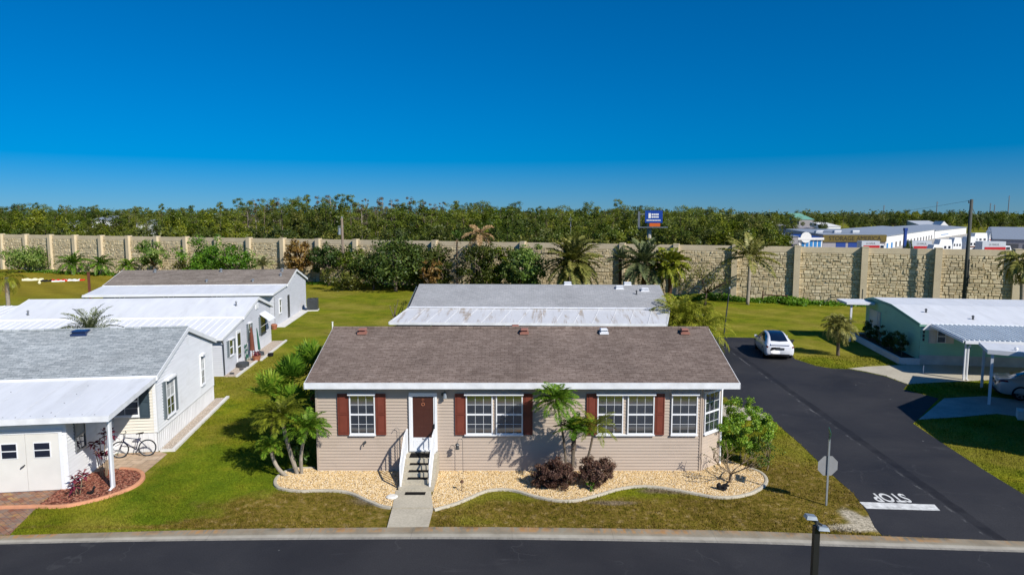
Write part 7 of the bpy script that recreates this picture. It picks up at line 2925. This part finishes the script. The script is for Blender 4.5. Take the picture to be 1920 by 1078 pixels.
mb.build('catwalk', M['grey_metal'], bl)

# ------------------------------------------------------------------ storage yard behind the wall
flat('storage_yard_ground', [Vector(p) for p in ((72, 105, 0), (260, 105, 0), (260, 330, 0), (66, 330, 0))], M['concrete_old'], .02)


def yard_box(name, label, cat, u0, u1, vt, Y0, Y1, wall, roof, pitch=.0, group=None, rz=0):
    """A long low shed between two photo columns; its local x runs along the front, y backwards."""
    x0, x1 = gx(u0, Y0, 3), gx(u1, Y0, 3)
    H = ytop((u0 + u1) / 2, vt, Y0)
    o = thing(name, label, cat, (x0, Y0, 0), rz, group)
    W, Dp = x1 - x0, Y1 - Y0
    mb = MB(); mb.box(0, W, 0, Dp, 0, H); mb.build('wall', wall, o)
    mb = MB()
    mb.hexa([(-.15, -.2, H + .01), (W + .15, -.2, H + .01), (W + .15, Dp, H + .01), (-.15, Dp, H + .01),
             (-.15, -.2, H + .12), (W + .15, -.2, H + .12), (W + .15, Dp, H + .14 + pitch), (-.15, Dp, H + .14 + pitch)])
    r = mb.build('roof', roof, o)
    return o, W, Dp, H, r


def roller(o, x0, x1, z0, z1, mat, face='front', W=0, Dp=0):
    mb = MB()
    if face == 'front':
        mb.box(x0, x1, -.06, -.01, z0, z1)
    elif face == 'left':
        mb.box(-.06, -.01, x0, x1, z0, z1)
    mb.build('roller_door', mat, o)


o, W, Dp, H, r = yard_box('storage_shed', 'grey storage block with blue roller doors under a dark lettered fascia', 'storage building', 1543, 1661, 440.5, 185, 210, M['storage_grey'], M['storage_roof'], .9)
mb = MB(); mb.box(-.05, W + .05, -.3, -.02, H - 1.9, H - .03); fs_ = mb.build('fascia_sign', M['sign_mustard'], o)
text_mesh('lettering', 'STORAGE AMERICA', 1.6, M['letter_dark'], (W / 2, -.32, H - 1.0), (R(90), 0, 0), fs_, .01, W * .94 / 16.0)
s_ = W / 118
for a, b in ((25, 43), (48, 66), (71, 89)):
    roller(o, a * s_, b * s_, 0, H - 1.95, M['storage_blue'])
for k in range(6):
    roof_vent(r, (W * (.08 + .15 * k), 6 + 5 * (k % 2), H + .4), M['silver'], 1.8, 1.3, .5)
# long white building: its lit side runs away to the right
A, B = atY(1661, 443, 185), atY(1752, 432, 262)
ang = math.atan2(B.y - A.y, B.x - A.x)
o = thing('storage_shed', 'long white storage building with a row of dark doors, right of the lettered fascia', 'storage building', (A.x, A.y, 0), ang)
L = math.hypot(B.x - A.x, B.y - A.y)
Hh = A.z
mb = MB(); mb.box(0, L, 0, 18, 0, Hh); mb.build('wall', M['storage_white'], o)
mb = MB(); mb.hexa([(-.2, -.3, Hh + .01), (L + .2, -.3, Hh + .01), (L + .2, 18, Hh + .01), (-.2, 18, Hh + .01), (-.2, -.3, Hh + .15), (L + .2, -.3, Hh + .15), (L + .2, 18, Hh + 1.2), (-.2, 18, Hh + 1.2)])
mb.build('roof', M['storage_roof'], o)
for k in range(14):
    x = 1.5 + k * (L - 3) / 14
    roller(o, x, x + 2.4, 0, Hh - 2.0, M['storage_sky'] if k < 2 else M['glass_dark'])
A, B = atY(1753, 433, 264), atY(1812, 429, 325)
o = thing('storage_shed', 'white metal warehouse with a band of blue windows left of the utility pole', 'storage building', (A.x, A.y, 0), math.atan2(B.y - A.y, B.x - A.x))
L = math.hypot(B.x - A.x, B.y - A.y); Hh = A.z
mb = MB(); mb.box(0, L, 0, 16, 0, Hh); mb.build('wall', M['storage_white'], o)
mb = MB(); mb.hexa([(-.2, -.3, Hh + .01), (L + .2, -.3, Hh + .01), (L + .2, 16, Hh + .01), (-.2, 16, Hh + .01), (-.2, -.3, Hh + .2), (L + .2, -.3, Hh + .2), (L + .2, 16, Hh + 1.4), (-.2, 16, Hh + 1.4)])
mb.build('roof', M['storage_roof'], o)
for k in range(9):
    roller(o, 14 + k * 1.9, 15.5 + k * 1.9, 1.2, Hh - 2, M['storage_sky'])
# small sheds to the left with bright blue doors
o, W, Dp, H, r = yard_box('storage_shed', 'white shed with five bright blue doors and a round topped gable sign', 'storage building', 1498, 1542, 446, 172, 184, M['storage_white'], M['storage_blue'], .4)
for k in range(5):
    x = W * (.12 + .175 * k)
    roller(o, x, x + W * .125, 0, H - .7, M['storage_sky'])
mb = MB(); mb.box(-.4, W + .2, -.5, -.07, H - .5, H + .06)
mb.tube([(W * .27, -.45, H + .1), (W * .27, -.1, H + .1)], 1.35, 16)
mb.build('canopy', M['storage_white'], o)
o, W, Dp, H, r = yard_box('storage_shed', 'dark grey shed with a fenced front at the left end of the storage yard', 'storage building', 1460, 1496, 444, 168, 182, M['storage_grey'], M['storage_roof'], .5)
for k in range(9):
    roller(o, .3 + k * W / 9.6, .3 + k * W / 9.6 + W * .07, 0, H * .55, M['glass_dark'])
o, W, Dp, H, r = yard_box('warehouse', 'grey mauve warehouse with two dark windows behind the blue doored shed', 'building', 1483, 1530, 428, 265, 285, M['storage_grey'], M['storage_grey'], 1.0)
roller(o, W * .18, W * .36, H - 2.6, H - 1.0, M['glass_dark']); roller(o, W * .58, W * .8, H - 2.6, H - 1.0, M['glass_dark'])
o, W, Dp, H, r = yard_box('warehouse', 'white building with a green striped awning behind the storage sheds', 'building', 1548, 1576, 425, 285, 300, M['storage_white'], M['storage_white'], 1.5)
mb = MB(); mb.box(0, W, -.8, -.02, H - 2.2, H - 1.0); mb.build('awning', M['sign_green'], o)
o, W, Dp, H, r = yard_box('warehouse', 'large building with a pale green roof showing between the trees', 'building', 1498, 1526, 412, 385, 405, M['storage_grey'], M['green_paint'], 3.5)
o, W, Dp, H, r = yard_box('house', 'white house with grey hipped roof behind the storage yard', 'house', 1733, 1775, 425, 335, 350, M['storage_white'], M['silver'], 2.6)
roller(o, W * .35, W * .5, 0, H - 1.5, M['glass_dark'])
mb = MB(); mb.add([(W * .6, -1.2, H), (W + .6, -1.2, H), (W * .8, -1.2, H + 2.6), (W * .6, 6, H), (W + .6, 6, H), (W * .8, 6, H + 2.6)], [(0, 1, 2), (5, 4, 3), (0, 2, 5, 3), (1, 4, 5, 2)]); mb.build('gable', M['storage_white'], o)
o, W, Dp, H, r = yard_box('warehouse', 'long dark grey roofed building at the right edge behind the wall', 'building', 1862, 1960, 449, 165, 195, M['storage_grey'], M['storage_roof'], 2.4, None, R(-34))
for k in range(2):
    roller(o, 1 + k * 5, 5 + k * 5, 0, H - 1, M['glass_dark'])


# vehicles in the yard
def box_truck(label, u0, u1, vt, Y, body, band=None, text=None, cab=M['white'], cab_right=True, L=None, group=None):
    x0, x1 = gx(u0, Y, 3), gx(u1, Y, 3)
    W = x1 - x0
    H = ytop((u0 + u1) / 2, vt, Y)
    H = max(H, 2.4)
    o = thing('box_truck', label, 'truck', (x0, Y, 0), 0, group)
    mb = MB(); mb.box(0, W, 0, 2.3, .8, H)
    cg = mb.build('cargo_box', body, o)
    if band:
        mb = MB(); mb.box(W * .1, W, -.05, -.01, H * .38, H * .68); mb.build('stripe', band, cg)
    if text:
        text_mesh('lettering', text, .62, M['letter_dark'], (W * .5, -.012, H * .82), (R(90), 0, 0), cg, .002, 1.0)
    mb = MB()
    cx0 = W + .05
    mb.hexa([(cx0, .1, .5), (cx0 + 1.9, .1, .5), (cx0 + 1.9, 2.2, .5), (cx0, 2.2, .5), (cx0, .15, H * .75), (cx0 + 1.0, .15, H * .75), (cx0 + 1.0, 2.1, H * .75), (cx0, 2.1, H * .75)])
    cb = mb.build('cab', cab, o)
    mb = MB(); mb.box(cx0 + .2, cx0 + .95, .06, .1, H * .5, H * .68); mb.build('window', M['glass_dark'], cb)
    for x in (W * .2, W * .75, cx0 + .9):
        for y in (.15, 2.15):
            mb = MB(); mb.torus((x, y, .45), (0, 1, 0), .3, .14, 18, 8); mb.disc((x, y, .45), (0, 1, 0), .3, .2); mb.build('wheel', M['rubber'], o)
    return o


box_truck('short silver and red moving truck under the lettered storage fascia', 1616, 1650, 452, 160, M['silver'], M['red'], 'U-HAUL')
box_truck('silver and red moving truck right of the blue post', 1710, 1747, 452, 152, M['silver'], M['red'], 'U-HAUL')
box_truck('long silver and red moving truck right of the utility pole', 1842, 1886, 453, 146, M['silver'], M['red'], 'U-HAUL')
box_truck('white box truck showing over the left end of the stone wall', 86, 112, 431, 165, M['silver'], cab=M['white'])


def camper(label, u0, u1, vt, Y, acc=None, name='camper_van', cat='camper'):
    x0, x1 = gx(u0, Y, 3), gx(u1, Y, 3)
    W = x1 - x0
    H = ytop((u0 + u1) / 2, vt, Y)
    o = thing(name, label, cat, (x0, Y, 0))
    mb = MB()
    mb.hexa([(0, 0, .6), (W, 0, .6), (W, 2.3, .6), (0, 2.3, .6), (.1, 0, H * .62), (W, 0, H * .62), (W, 2.3, H * .62), (.1, 2.3, H * .62)])
    mb.hexa([(.1, .001, H * .621), (W, .001, H * .621), (W, 2.299, H * .621), (.1, 2.299, H * .621), (.5, .1, H), (W - .2, .1, H), (W - .2, 2.2, H), (.5, 2.2, H)])
    b = mb.build('body', M['fabric_white'], o)
    mb = MB()
    for k in range(3):
        mb.box(W * (.12 + .3 * k), W * (.12 + .3 * k) + W * .15, -.04, -.01, H * .45, H * .6)
    mb.build('window', M['glass_dark'], b)
    if acc:
        mb = MB(); mb.box(.2, W - .1, -.045, -.012, H * .3, H * .38); mb.build('stripe', acc, b)
    for x in (W * .25, W * .75):
        mb = MB(); mb.torus((x, .1, .45), (0, 1, 0), .3, .14, 18, 8); mb.build('wheel', M['rubber'], o)
    return o


camper('white motor home beside the utility pole, nearest to the wall', 1760, 1786, 449, 156, M['blue'])
camper('white travel trailer just left of the utility pole', 1787, 1804, 446, 168)
camper('white camper behind the utility pole with a bronze stripe', 1812, 1832, 444, 172, M['fabric_brown'])
camper('white camper parked higher up the yard right of the utility pole', 1826, 1852, 437, 200, None)
camper('white motor home with an orange pattern on its tall side', 1855, 1877, 433, 215, M['orange'])
camper('blue and white boat on its trailer at the foot of the motor home', 1748, 1768, 459, 146, M['blue'], 'boat', 'boat')


def delivery_truck(label, u0, u1, vt, Y):
    return camper(label, u0, u1, vt, Y, None, 'parked_van', 'van')


delivery_truck('white van with dark windows far behind the motor homes', 1858, 1884, 426, 260)
x_, Y_ = gx(1696, 140, 3), 140
small('sign_post', 'dark blue square post rising above the wall in front of the storage building', 'post', (x_, Y_, 0), lambda mb: (mb.box(-.24, .24, -.24, .24, 0, ytop(1696, 428, 140)), mb.box(-.32, .32, -.3, .3, ytop(1696, 433, 140), ytop(1696, 428, 140) + .05)), M['storage_blue'])
# white houses glimpsed through the wood on the left
for u0, u1, vt, Y, lab in ((174, 193, 413, 185, 'white two storey house glimpsed through the left part of the wood'), (118, 132, 421, 180, 'small white house front glimpsed above the white box truck'),
                           (257, 268, 420, 185, 'pale house wall glimpsed through the wood behind the young palms')):
    o, W, Dp, H, r = yard_box('house', lab, 'house', u0, u1, vt, Y, Y + 8, M['fabric_white'], M['storage_roof'], 1.0)
    roller(o, W * .2, W * .4, H * .55, H * .75, M['glass_dark']); roller(o, W * .6, W * .8, H * .55, H * .75, M['glass_dark'])
# far radio masts on the right skyline
for k, (u, vt) in enumerate(((1889, 367), (1755, 378), (1656, 385), (1855, 381), (1863, 384))):
    Y_ = 900.
    hgt = ytop(u, vt, Y_)
    o = small('radio_mast', ('tallest thin radio mast on the far right skyline', 'thin mast left of the utility pole on the skyline', 'faint short mast above the storage roofs', 'left of the two faint masts right of the utility pole', 'right of the two faint masts right of the utility pole')[k],
              'mast', (gx(u, Y_), Y_, 0), lambda mb: (mb.tube([(0, 0, 0), (0, 0, hgt)], [.8, .45], 6), mb.beam((-1.6, 0, hgt * .93), (1.6, 0, hgt * .93), .5, .5), mb.beam((-1.2, 0, hgt * .8), (1.2, 0, hgt * .8), .4, .4)), M['grey_metal'])
